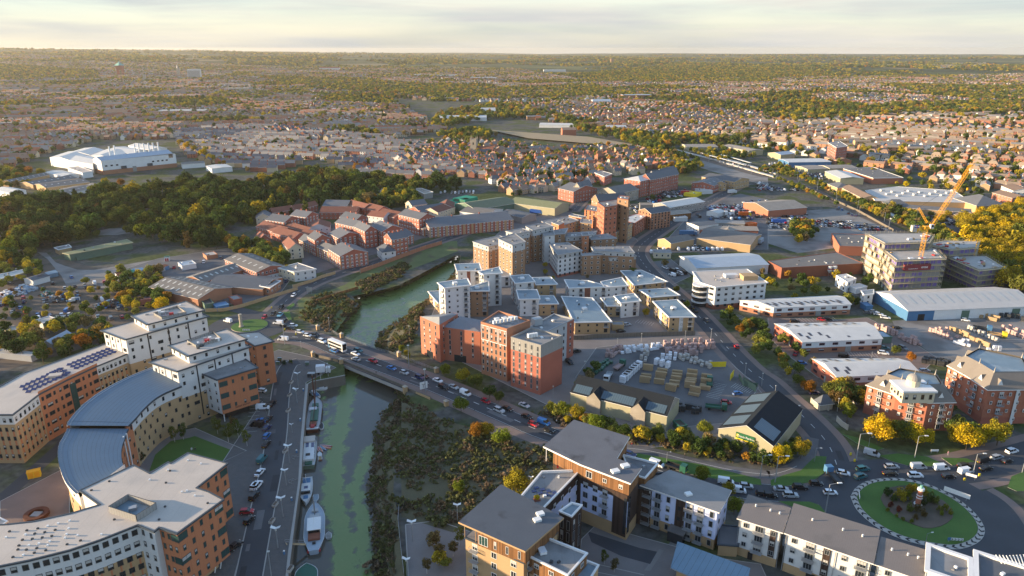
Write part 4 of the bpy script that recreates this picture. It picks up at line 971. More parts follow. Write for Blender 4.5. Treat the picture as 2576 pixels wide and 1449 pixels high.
 row_('long white apartment terrace with a brown sloping roof in front of the big roundabout','33','275,755 1100,1012 1040,1312 188,1018',11.8)
 row_('white terrace with a brown roof left of the white parapet block','33','1155,1095 1580,1220 1560,1490 1100,1332',11.4)
 row_('white flat roofed block with a thick pale parapet beneath the roundabout','33','1600,1125 2050,1275 2060,1560 1585,1395',13.5,'flat','roof_grey')
 b=row_('pale parapet block with curved metal louvres at the bottom right corner','33','2075,1195 2700,1390 2700,1660 2080,1470',13.5,'flat','roof_charcoal')
 for k in range(9):
  p=P(*q('33',f'{2290+k*35},{1250-abs(k-3)*2}')[0],16.2);e=P(*q('33',f'{2350+k*32},{1330+k*3}')[0],14.4);g=MB();g.bar((*p,16.4),(*e,14.6),.3,'frame_white');b.part(g,'louvre')
apartments()
# ---- the new red brick student quarter in the middle
def quarter():
 mat('slate_grey',(.20,.21,.225),rough=.5,stripe=(1,.6,.15,.2))
 C=[Vector((0,0))]
 def hipblk(lab,s,base,apex,t='12',skipw=None):
  ps,h=foot(t,s,None,base);b=Bld('student_residence',lab,'building',ps);ap=P(*q(t,apex)[0],h+2.6);g=MB();o=ccw(ps)
  for a,c in zip(o,o[1:]+o[:1]):g.face([(*a,h-.05),(*c,h-.05),(*ap,h+2.6)],'slate_grey')
  b.part(g,'roof');b.walls(ps,0,h,'brick_orange');fr=ccw(ps)
  for A,B in zip(fr,fr[1:]+fr[:1]):
   L_=(B-A).length
   b.win(A,B,2.6,(h-3.2)/5,max(2,int(L_/4.4)),5,.95,2.,lambda c,r:'g1c' if(c*3+r*2)%5==0 else 'g1',m0=.8,m1=.8)
  A,B=ps[0],ps[1];b.quad(A,B,.3,.62,0,3.2,'glass','entrance');return b.done()
 hipblk('orange brick student block with a slate roof nearest the river bank','1650,285 1845,372 2030,262 1985,248',(0,655),'1845,290')
 hipblk('orange brick student block with a pointed slate roof, second from the river','1875,392 2255,442 2420,350 2070,300',(0,720),'2055,285')
 ps,h=foot('12','2262,345 2525,418 2760,330 2440,232',None,(0,860));b=Bld('student_residence','tall red brick block with white framed window panels near its parapet','building',ps)
 b.walls(ps,0,h,'brick_mixed',[(h*.55,'brick_dark'),(h,'brick_mixed')]and None);b.flat(ps,h,'roof_grey',.05,fas='brick_mixed',lip=.8)
 A,B=ps[0],ps[1];b.win(A,B,1.5,(h-2.5)/7,6,7,.9,2.1,lambda c,r:'g1c' if(c+r*2)%4==0 else 'g1')
 for c in range(3):
  for e in((c*2+.12)/6,(c*2+1.88)/6):b.quad(A,B,e-.006,e+.006,h-7.4,h-.9,'frame_white','panel_frame',.12)
  for z in(h-7.4,h-1.1):b.quad(A,B,(c*2+.12)/6,(c*2+1.88)/6,z,z+.22,'frame_white','panel_frame',.12)
 c=sum(ps,Vector((0,0)))/4
 for k in range(7):b.box((c.x-4+k*1.5,c.y-3+k*.8,h-.3),(1.1,1.1,1.5),'frame_white',.5,'plant_unit')
 for k in range(3):b.box((c.x-3+k*3,c.y+2+k*.8,h-.3),(2.,1.4,.8),'frame_white',.5,'plant_unit')
 b.done()
 ps,h=foot('22','-12,498 290,582 512,482 190,402',None,(1,1078));b=Bld('student_residence','front red brick tower with a grey metal clad top storey by the road','building',ps)
 b.walls(ps,0,h,'brick_red',[(h-5.,'brick_red'),(h,'clad_grey')]);b.flat(ps,h,'roof_grey',.05,fas='clad_grey',lip=.8)
 A,B=ps[0],ps[1];b.win(A,B,1.5,(h-2)/8,5,8,.95,2.0,lambda c,r:'g2c' if(c*2+r)%4==0 else 'g2')
 c=sum(ps,Vector((0,0)))/4
 for k in range(4):b.box((c.x-3+k*1.,c.y-.5+k*.4,h-.2),(.9,1.2,1.6),'frame_white',.5,'plant_unit')
 b.done()
 ps,h=foot('22','180,395 360,440 555,345 625,312 420,262',17.5);b=Bld('student_residence','grey rendered student block with a red brick end wall behind the brick tower','building',ps)
 b.walls(ps,0,h,'render_grey',None,{2:[(h,'brick_red')],3:[(h,'brick_red')]});b.flat(ps,h,'roof_grey',.05,fas='metal_grey',lip=.7)
 for A,B in zip(ccw(ps),ccw(ps)[1:]+ccw(ps)[:1]):b.win(A,B,1.5,3.1,-4,5,1.,1.7,'g1')
 p=P(*q('22','250,340')[0],h+1);b.box((p.x,p.y,h-.2),(4,3,3),'render_grey',.5,'lift_housing');b.done()
quarter()
# ---- the flats with pale fascias behind it
def flats():
 D=[
('buff brick flats with a long blue grey roof right of the red quarter','22','510,90 635,345 990,338 800,105',(1,468),'brick_buff',None,3),
('buff half of a paired block of flats beside the parking court','22','905,105 965,180 1100,180 1040,95',(1,290),'brick_buff',None,3),
('white flats with a curved parapet and corner balconies by the parking court','22','1040,85 1100,150 1285,130 1225,62',(1,303),'render_white',None,4),
('buff flats with a white overhanging roof edge beside the street','22','1295,25 1405,92 1675,72 1570,8',(1,215),'brick_buff',None,3),
('nearest buff flats with white balconies at the street corner','22','1430,140 1585,292 1838,290 1660,125',(1,442),'brick_buff',None,3),
('slim white flats with three stacked balconies behind the brick quarter','22','55,25 80,112 270,108 240,22',(1,285),'render_white',None,4),
('small buff flats with balconies right of the slim white flats','22','275,160 455,158 410,85 290,85',(0,278),'brick_buff',None,3),
('white edged riverside flats with roof terraces closest to the water','12','1745,40 1840,152 2095,140 1915,30',(1,248),'brick_buff',None,5),
('brown brick flats with one column of balconies beside the riverside flats','12','2110,12 2115,30 2335,28 2330,-60',(1,290),'brick_brown',None,5),
('white flats with stacked balconies above the brick quarter','11','2290,1310 2340,1345 2560,1330 2500,1240',(1,1449),'render_white',None,5),
('white and buff flats with a blue grey roof across the inner street','21','540,1372 580,1449 960,1435 760,1380',None,'render_white',None,3),
('white flats with a wavy roof edge beside the inner street','21','905,1390 940,1440 1160,1425 1100,1350',None,'render_white',None,3),
('buff flats with two roof levels next to the car lot','21','1105,1280 1235,1420 1550,1385 1300,1275',(1,1510),'brick_buff',None,3),
('white stepped riverside flats with roof terraces','11','2010,1215 2030,1275 2260,1275 2240,1205',None,'render_white',None,6),
('white riverside flats with a brown plant room on the roof','11','1840,1400 1900,1449 2150,1420 2120,1360',None,'render_white',None,6),
('narrow white flats between the brown slab and the water','11','2250,1290 2290,1310 2470,1300 2440,1245',None,'render_white',None,6),
('blue roofed flats in the middle of the riverside estate','21','-10,1330 40,1400 220,1385 160,1320',None,'render_white',None,4),
('blue grey roofed flats with a satellite dish beside the square','21','215,1350 250,1415 445,1410 385,1345',None,'brick_buff',None,3),
]
 for i,(lab,t,s,base,wall,bd,fl)in enumerate(D):
  h=None if base else fl*2.9+.6
  white=wall=='render_white'
  b=bld('flats',lab,'flats',t,s,h,base,'flat',wall,'roof_membrane',None,over=.8,fas='fascia_white',done=False,lip=.3)
  h=b.h;n=max(2,round(h/2.9));ps=ccw(b.ps)
  for A,B in zip(ps,ps[1:]+ps[:1]):
   L_=(B-A).length;k=max(2,int(L_/3.6))
   bal=lambda c,r,k=k:(c==k-1 or(k>4 and c==1))
   b.win(A,B,.3,(h-.5)/n,k,n,lambda c,r:1.7 if bal(c,r)else .9,lambda c,r:1.9 if bal(c,r)else 1.1,lambda c,r:'g2b' if bal(c,r)and r>0 else 'd1')
   if i%3==1 and L_>10:b.quad(A,B,.4,.55,0,h-.2,'brick_dark' if white else 'render_white','stair_panel',.06)
  c=sum(ps,Vector((0,0)))/len(ps)
  if i%2==0:b.box((c.x,c.y,h-.1),(2.2,2.2,1.1),'fascia_white',.3,'roof_hatch')
  b.done()
flats()
# ---- brown brick towers of the estate
def estate():
 W=lambda lab,t,s,h=None,base=None,wall='brick_brown',roof='roof_grey',bands=None,rows=4,sp=3.6,style='w1',fas='metal_grey',**k:bld('apartment_block',lab,'flats',t,s,h,base,'flat',wall,roof,bands,rows=rows,sp=sp,style=style,fas=fas,over=k.pop('over',.4),**k)
 top=[(.82,'brick_brown'),(1.,'render_grey')]
 W('brown slab of flats with a balcony column at the river bend','11','2185,985 2340,1035 2580,975 2450,925',None,(1,1290),bands=top,rows=7)
 W('tallest brown flats with grey top floor beside the river bend','11','2440,955 2580,1020 2710,985 2600,900',24,bands=top,rows=8)
 W('brown flats with an orange stair tower behind the river bend','21','-60,880 40,905 180,880 100,850',21,bands=top,rows=7)
 W('flat roofed brown wing beside the orange stair tower','21','140,830 210,870 415,830 330,792',21,bands=top,rows=7)
 W('white and brick flats with balconies facing the inner square','21','300,895 330,925 430,915 410,870',18,wall='render_white',rows=6)
 W('curved brown flats with a dark roof around the inner square','21','420,870 430,910 530,905 560,850',17,rows=6)
 W('white corner flats with a grey top floor on the inner square','21','378,1005 462,1120 705,1075 560,995',None,(1,1345),bands=[(.12,'brick_red'),(.8,'render_white'),(1,'render_grey')],rows=5,style='d1')
 W('brown flats joined to the white corner block by a bridge','21','695,1110 710,1125 900,1115 880,1090',12.5,rows=4)
 W('brown flats with a grey set back top floor at the road bend','21','910,1085 985,1150 1250,1130 1150,1060',None,(1,1315),bands=top,rows=4)
 W('long grey topped brown flats behind the square','21','525,900 540,940 770,925 850,880',14.5,bands=top,rows=5)
 W('orange brick stair block in the middle of the brown flats','21','700,900 712,925 775,920 765,895',16.5,wall='terracotta',rows=5)
 W('brown flats with one timber balcony at the end of the mews','21','775,930 800,965 1050,950 960,905',12.5,rows=4)
 W('low brown flats facing the main street near the bend','21','800,1040 830,1075 1230,1095 1180,1035',14,bands=top,rows=4)
 rt=[('lowest stepped part of the red brick tower','21','730,662 885,690 900,640 760,610',None,(1,860),'terracotta'),('middle part of the tall red brick tower with window bays','21','860,590 930,640 1060,620 1060,560',27,None,'brick_orange'),('tall windowless shaft of the red brick tower','21','1062,545 1170,565 1186,535 1080,520',31,None,'brick_brown')]
 for lab,t,s,h,base,wl in rt:W(lab,t,s,h,base,wall=wl,roof='roof_grey',rows=8,style='d1',fas='brick_dark',over=.1,sp=3.2)
 W('orange brick apartment block with a pale flat roof beside the main street','21','1085,765 1235,800 1362,722 1245,705',None,(1,930),wall='brick_orange',roof='roof_white_sheet',rows=5,style='d1',over=.1,fas='brick_orange')
 bld('apartment_block','tall brown block with a dark pitched roof on the main street','flats','21','1275,665 1400,700 1480,640',None,(1,865),'gable','brick_mixed','roof_charcoal',rows=6,sp=3,style='d1',rise=2.6,axis=1)
 W('pale roofed brown flats left of the red tower','21','300,780 430,840 670,770 560,735',11,wall='brick_buff',rows=4);W('orange brick stair block of the flats left of the red tower','21','400,790 470,815 525,790 460,765',13.5,wall='terracotta',rows=0)
 W('narrow orange brick wing leading to the red tower','21','575,720 700,745 740,730 610,705',11,wall='terracotta',rows=3)
 W('buff flats with slit windows beside the red tower','21','690,790 800,800 800,765 700,755',11,wall='brick_buff',rows=4)
 for k,s in enumerate(('1005,825 1120,850 1212,815 1100,795','955,860 1040,890 1110,855 1015,835','900,885 990,905 1045,885 960,862','1060,800 1170,825 1212,805 1130,780')):
  bld('mews_house',f'buff mews house with a sloping pale verge, {["third", "second", "first", "fourth"][k]} along the saw tooth row','house','21',s,[9.5,8,7.5,10.5][k],None,'gable','brick_buff','asbestos_dark',rows=3,rise=1.6,sp=3,hh=1.4)
 bld('mill_building','old gabled brick maltings with a grey roof behind the red tower','building','21','800,555 880,590 1020,510',15,None,'gable','brick_brown','slate',rows=4,rise=5,axis=1)
 bld('mill_building','long weathered mill shed beside the creek','building','21','870,465 1060,500 1185,440',9,None,'gable','weathered','asbestos_dark',rows=2,rise=4)
 bld('apartment_block','large red brick quayside flats with a pale hipped roof by the creek','flats','21','1130,350 1290,375 1400,290',15,None,'hip','brick_red','roof_white_sheet',rows=5,rise=2.5,sp=3.4)
 for k,(s,wl)in enumerate((('1290,345 1390,360 1500,275','brick_red'),('1375,320 1430,330 1540,270','render_white'),('1440,300 1520,310 1555,262','brick_dark'))):
  bld('apartment_block',['red gabled quayside flats next to the pale hipped roof','white gabled warehouse flats on the creek','last red gabled flats of the quayside row'][k],'flats','21',s,15,None,'gable',wl,'slate',rows=5,rise=5,axis=1)
 bld('apartment_block','curved red brick flats with dormers at the mini roundabout','flats','21','465,445 620,480 840,440',10,None,'gable','brick_red','slate',rows=3,rise=4,axis=0)
 bld('apartment_block','stone gabled centre of the curved flats at the mini roundabout','flats','21','612,440 690,450 680,400',11.5,None,'gable','stone','slate',rows=4,rise=5,axis=1)
 bld('flats','flat roofed red brick flats among the old town houses','flats','21','832,290 930,330 1005,300 915,275',9,None,'flat','brick_red','roof_grey',rows=3)
 bld('warehouse','olive green roofed warehouse by the mini roundabout','warehouse','21','-40,590 430,650 520,590',6.5,None,'gable','clad_cream',mat('roof_olive',(.22,.23,.12),stripe=(0,1.2,.1,.1)),rise=2.5)
 bld('warehouse','dark green gabled warehouse near the gasholder','warehouse','11','2010,600 2210,660 2440,545',6.5,None,'gable','clad_green',mat('roof_green',(.12,.15,.10),stripe=(0,1.2,.1,.1)),rise=3,axis=1)
 bld('warehouse','dark grey shed left of the olive warehouse','warehouse','21','-120,690 100,740 210,700',5,None,'gable','clad_grey','roof_charcoal',rise=1.5)
 bld('warehouse','grey shed with white rooflights behind the green containers','warehouse','11','1590,450 1690,500 1780,485 1660,445',5,None,'flat','clad_grey','asbestos')
 bld('warehouse','low pale warehouse tucked behind the brick terraces','warehouse','11','2050,680 2330,715 2560,665',5.5,None,'gable','clad_white','asbestos_dark',rise=2)
estate()
# ---- red brick quay terrace and its courts
def quay_flats():
 q_=lambda lab,s,base=None,h=None,rise=3.2,axis=None,roof='slate',rows=4,wall='brick_red',t='11',sp=3.0,over=.3:bld('quayside_flats',lab,'flats',t,s,h,base,'gable',wall,roof,rows=rows,rise=rise,sp=sp,w=1.4,hh=1.6,style='w2c',over=over,axis=axis,done=False)
 def fin(b,stripes=True,tower=None):
  ps=ccw(b.ps)
  if stripes:
   for A,B in zip(ps,ps[1:]+ps[:1]):
    L_=(B-A).length;k=int(L_/6)
    m=(A+B)/2;d=B-A;n=Vector((d.y,-d.x))
    if n.dot(-m)<0:continue
    for i in range(k+1):b.quad(A,B,max(0,i/max(1,k)-.012),min(1,i/max(1,k)+.012),0,b.h-.1,'brick_buff','pilaster',.14)
  r,u,v,W,L_,z,rise=b.ridge
  for i in range(1,3):
   p=(r[0]+r[3])/2+u*L_*i/3;b.box((p.x,p.y,z+rise-.4),(.9,.6,1.6),'brick_red',math.atan2(u.y,u.x),'chimney')
  return b.done()
 fin(q_('long sunlit quay terrace with a brown roof and a white gable tower','430,960 770,1100 830,1050',(1,1200)))
 fin(q_('dormered end of the quay terrace nearest the camera','845,1130 1125,1085 1070,1005',(0,1265)))
 fin(q_('long dark roofed quay terrace facing the flats across the river','1745,840 2590,760 2545,670',(0,945)))
 fin(q_('corner of the quay terrace with a stepped white gable','1430,770 1690,860 1745,790',(1,930)))
 fin(q_('detached quayside block with white dormers near the pub','1360,965 1585,915 1545,850',(0,1055)))
 fin(q_('quayside block joined behind the dormered one','1285,935 1365,965 1430,900',None,12,axis=1))
 fin(q_('red block with a green grey roof and barred windows behind the terrace','830,950 1060,915 1020,855',(0,1045)),False)
 fin(q_('tall red gabled block in the middle court','1095,880 1220,860 1180,800',None,12),False)
 fin(q_('long pale roofed red block beside the middle court','1270,880 1480,845 1400,790',None,11.5),False)
 fin(q_('red block with a pale green roof and round gable window','795,790 985,835 1060,790',None,11.5),False)
 fin(q_('red gabled block with white cupola in the back court','1000,770 1130,740 1090,680',None,11),False)
 fin(q_('green roofed red block at the left of the back court','500,740 630,705 600,650',None,9),False)
 fin(q_('grey green roofed house block near the wood edge','280,790 440,745 400,680',None,9),False)
 fin(q_('slate roofed block behind the sunlit terrace','590,970 750,945 710,900',None,11),False)
 fin(q_('gabled corner block with a white tower at the court entrance','1430,710 1640,760 1690,700',None,12),False)
 TR=['0,830 240,900 290,830','160,890 370,950 430,890','70,790 300,850 340,790','310,850 480,900 540,840','430,920 600,940 630,890','640,690 1000,690 990,640','170,690 370,660 360,640','390,660 480,640 470,620','500,640 620,610 600,595','910,605 1080,650 1110,610','1080,640 1220,675 1260,630','1210,700 1390,740 1420,680','1120,720 1280,740 1260,695','520,850 740,840 700,790','1540,650 1660,690 1780,600','1680,670 1830,690 1890,620','1830,640 1980,640 1960,590','30,960 140,945 120,910','670,620 910,625 890,575','0,745 150,735 130,690','1570,620 1720,600 1700,570']
 TL=['lowest red tiled mews terrace at the left end','red tiled mews terrace with rooflights behind the cream house','red tiled terrace with white dormers at the left court','red tiled mews with paired dormers','red tiled garages beside the green roofed block','curved red tiled terrace at the back of the court','red tiled house with one dormer at the wood edge','small red tiled house at the wood edge','short red tiled terrace with a white dormer at the wood edge','steep red tiled terrace climbing behind the court','red tiled terrace right of the steep one','long red tiled terrace above the blue grey shopfronts','white house with a red tiled roof and small dormers','red tiled garage court with white doors','slate roofed terrace in front of the green containers','brown tiled terrace with gables behind the green tree','pale house with a red tiled roof beside the green shed','low red roofed garage by the dark trees','stone house with a green grey roof below the gasholder','pale terrace with a grey green roof at the far left','grey roofed stone terrace below the green containers']
 for i,(s,lab)in enumerate(zip(TR,TL)):
  rf='tile_red' if i not in(14,18,19,20)else 'slate'
  wl=['brick_red','render_cream','brick_orange','render_white'][[0,0,3,3,0,0,0,0,0,0,0,2,3,3,0,1,1,0,1,1,1][i]]
  bld('mews_terrace',lab,'terrace','11',s,5.6,None,'gable',wl,rf,rows=2,sp=3.2,rise=3,w=1.,hh=1.1)
 bld('cream_house','cream gabled house with a dark red roof by the sunlit terrace','house','11','265,990 330,1060 430,1000',7,None,'gable','render_cream','tile_red',rows=3,rise=3.4)
 b=bld('pub','white pub with a dark hipped roof on the quay road','pub','11','1215,1040 1270,1090 1385,1055',5.8,None,'hip','render_white','roof_charcoal',rows=2,rise=3,hip=.8)
quay_flats()
# ---- left bank works
def works():
 bld('workshop','old dark roofed workshop with pale rooflights by the bus stop wall','workshop','01','1500,1440 1990,1560 2130,1400',5,None,'gable','brick_mixed','asbestos_dark',rise=2.6,sky=[(9,2)])
 bld('workshop','long grey roofed workshop with a row of skylights','workshop','01','1850,1345 2050,1390 2380,1240',4.5,None,'gable','brick_mixed','asbestos_dark',rise=2.2,sky=[(8,1)],axis=1)
 bld('workshop','two storey red brick works with white window bands','workshop','01','2260,1160 2580,1290 2740,1180',6.5,None,'gable','brick_red','asbestos_dark',bands=[(.45,'render_white'),(1,'brick_red')],rows=2,rise=2,sp=2.4,sky=[(6,1)])
 bld('workshop','low grey roofed workshop beside the blue fascia shop','workshop','01','2080,1420 2640,1460 2700,1330',4,None,'gable','brick_mixed','roof_charcoal',rise=2)
 b=bld('workshop','cream and white two storey works on white posts beside the road','workshop','11','225,1250 385,1290 600,1260 420,1200',6,None,'flat','render_cream','roof_grey',rows=2,style='w2',sp=3.2,eb={1:[(.55,'render_white'),(1,'render_white')]})
 bld('workshop','brick shop with a flat grey roof and a blue poster by the road','workshop','11','40,1430 140,1449 245,1380 90,1350',4.6,None,'flat','brick_mixed','roof_grey',rows=1)
 bld('open_shed','long open sided shed with an olive roof at the wood edge','shed','01','640,1100 700,1112 1330,995 1270,965',4.4,None,'flat','clad_green',mat('roof_olive',(.22,.23,.12)),fas='clad_cream',over=.6,lip=.02)
 bld('shed','small buff flat roofed shed behind the open sided shed','shed','01','550,1045 590,1065 715,1040 690,1015',3.4,None,'flat','brick_buff','roof_grey')
 bld('boat_shed','low grey boat shed with a curved sheet roof at the left edge','shed','01','-80,1330 -20,1365 260,1290 240,1265',3,None,'flat','clad_grey','roof_membrane')
 bld('shed','white shed with a dark roof beside the scrapyard track','shed','01','240,1355 330,1375 500,1330',3.2,None,'gable','render_white','roof_charcoal',rise=1)
 bld('sheet_shed','blue sheet roofed shed in the scrapyard','shed','02','430,555 520,560 770,460',3.2,None,'gable','clad_grey','roof_blue_sheet',rise=1.4,axis=1)
 CN=[('1150,1290 1185,1330 1325,1320 1290,1285','matt','white container with a rusty roof'),('1245,1280 1300,1300 1390,1290 1330,1262','','dark green container on the works yard'),('1325,1255 1370,1290 1475,1270 1430,1240','','light blue container on the works yard'),('1450,1250 1490,1270 1560,1250 1520,1235','','pale container between the blue ones'),('1520,1240 1560,1255 1660,1240 1620,1222','','grey container next to the red topped one'),('1600,1225 1645,1240 1700,1220 1660,1205','','blue container with a dark red top'),('450,1290 470,1315 585,1290 560,1262','','teal container at the scrapyard gate')]
 colr=['render_white','container_green','clad_blue','render_cream','render_grey','clad_blue','roof_blue_seam']
 for(s,_,lab),c in zip(CN,colr):
  ps,h=foot('01',s,2.6);b=Bld('shipping_container',lab,'container',ps);g=MB();g.prism(ps,.1,2.5,c,'rust' if 'rust' in lab or 'red' in lab else c);b.part(g,'body');A,B=near_far(ps)[0],near_far(ps)[1];b.quad(ps[1],ps[0],.1,.9,.2,2.4,'metal_grey','door');b.done()
 p=P(*q('01','1685,1175')[0]);t=thing('kiosk','small white hut with red doors on the concrete track','hut',(*p,0),.2);g=MB();g.box((0,0,1.4),(2.8,2.2,2.8),'render_white');g.build('wall',t);g=MB();g.box((0,0,2.9),(3.1,2.5,.2),'green_paint');g.build('roof',t)
 for k in(-.6,.6):g=MB();g.box((k,-1.13,1.),(.9,.06,1.9),'red_paint');g.build('door',t)
works()
# ---- white factory and its neighbours
def factory():
 ps,h=foot('01','935,150 1015,170 1765,100 1690,80',None,(1,310));
 b=Bld('factory','white gable ended factory hall with a brick plinth and blue grey roof edge','factory',ps);b.walls(ps,0,h,'clad_white',[(h*.3,'brick_mixed'),(h,'clad_white')])
 b.pitched(rect3(ps[0],ps[1],ps[2]),h,3.2,'roof_blue_sheet',.3,wall='clad_white')
 A,B=ps[1],ps[2]
 for f in(.04,.11,.18,.66,.73,.79,.85):b.quad(A,B,f,f+.03,h*.55,h*.55+1.6,'glass','window',.08)
 b.quad(A,B,.9,.96,h*.75,h*.75+4,'glass','window',.08);b.quad(A,B,.39,.44,0,6,'clad_grey','roller_door',.1)
 for f in(.24,.59):b.quad(A,B,f,f+.07,h*.3,h*.3+3,'fascia_dark','canopy',1.2)
 for c in('1110,115','1160,105','1365,90','1405,85','1455,82','1503,78','1548,74','1598,68'):
  p=P(*q('01',c)[0],h+2);g=MB();g.cone((p.x,p.y,h),.9,.8,12,'frame_white',10);b.part(g,'flue')
 b.done()
 saw=['500,135 705,165 900,95 690,75','700,165 930,205 1010,150 830,105','690,85 900,110 1050,60 850,40','900,120 1120,140 1290,85 1080,50','1060,70 1330,100 1480,60 1250,25','1290,15 1500,60 1680,40 1450,0']
 lb=['white saw roofed hall at the left corner of the factory','tall white hall with glazed end in front of the factory','low white ridge roof behind the factory corner','white ridge roof beside the factory flues','white ridge roof behind the row of flues','rearmost white ridge roof of the factory']
 for s,lab in zip(saw,lb):bld('factory_hall',lab,'factory','01',s,10,None,'gable','clad_white','roof_white_sheet',rise=2.2)
 bld('factory_annexe','low white roofed annexe left of the factory','building','01','450,285 620,325 710,285',4,None,'gable','clad_white','roof_white_sheet',rise=1,sky=[(10,1)])
 bld('factory_annexe','flat roofed loading annexe under the factory gable','building','01','680,240 830,290 930,275 790,225',6,None,'flat','clad_white','roof_felt')
 sh=[('10,380 120,385 520,310','grey roofed brick shed furthest up the lane',2),('345,405 460,440 835,365','grey roofed brick shed with four roller doors',2),('200,390 330,410 690,330','grey shed between the two long brick sheds',2),('840,420 1180,470 1270,430','grey roofed shed with pale skylights below the yellow trees',1.6),('430,490 650,505 990,440','low grey shed with white skylights at the wood edge',1.6),('-60,460 90,490 160,445','white roofed shed at the left edge',1.6),('-80,610 130,570 110,545','grey roofed shed half hidden by the left trees',1.6),('1820,185 1830,205 2060,190','derelict white walled shed beside the factory yard',.4),('2070,220 2130,250 2300,215','white canopy roof beside the factory yard',.6)]
 for s,lab,r in sh:bld('industrial_shed',lab,'shed','01',s,5,None,'gable','brick_buff' if 'brick' in lab else 'clad_white','roof_white_sheet' if 'white roof' in lab or 'canopy' in lab else 'asbestos_dark',rise=r,sky=[(7,1)]if 'sky' in lab or 'brick' in lab else None)
factory()
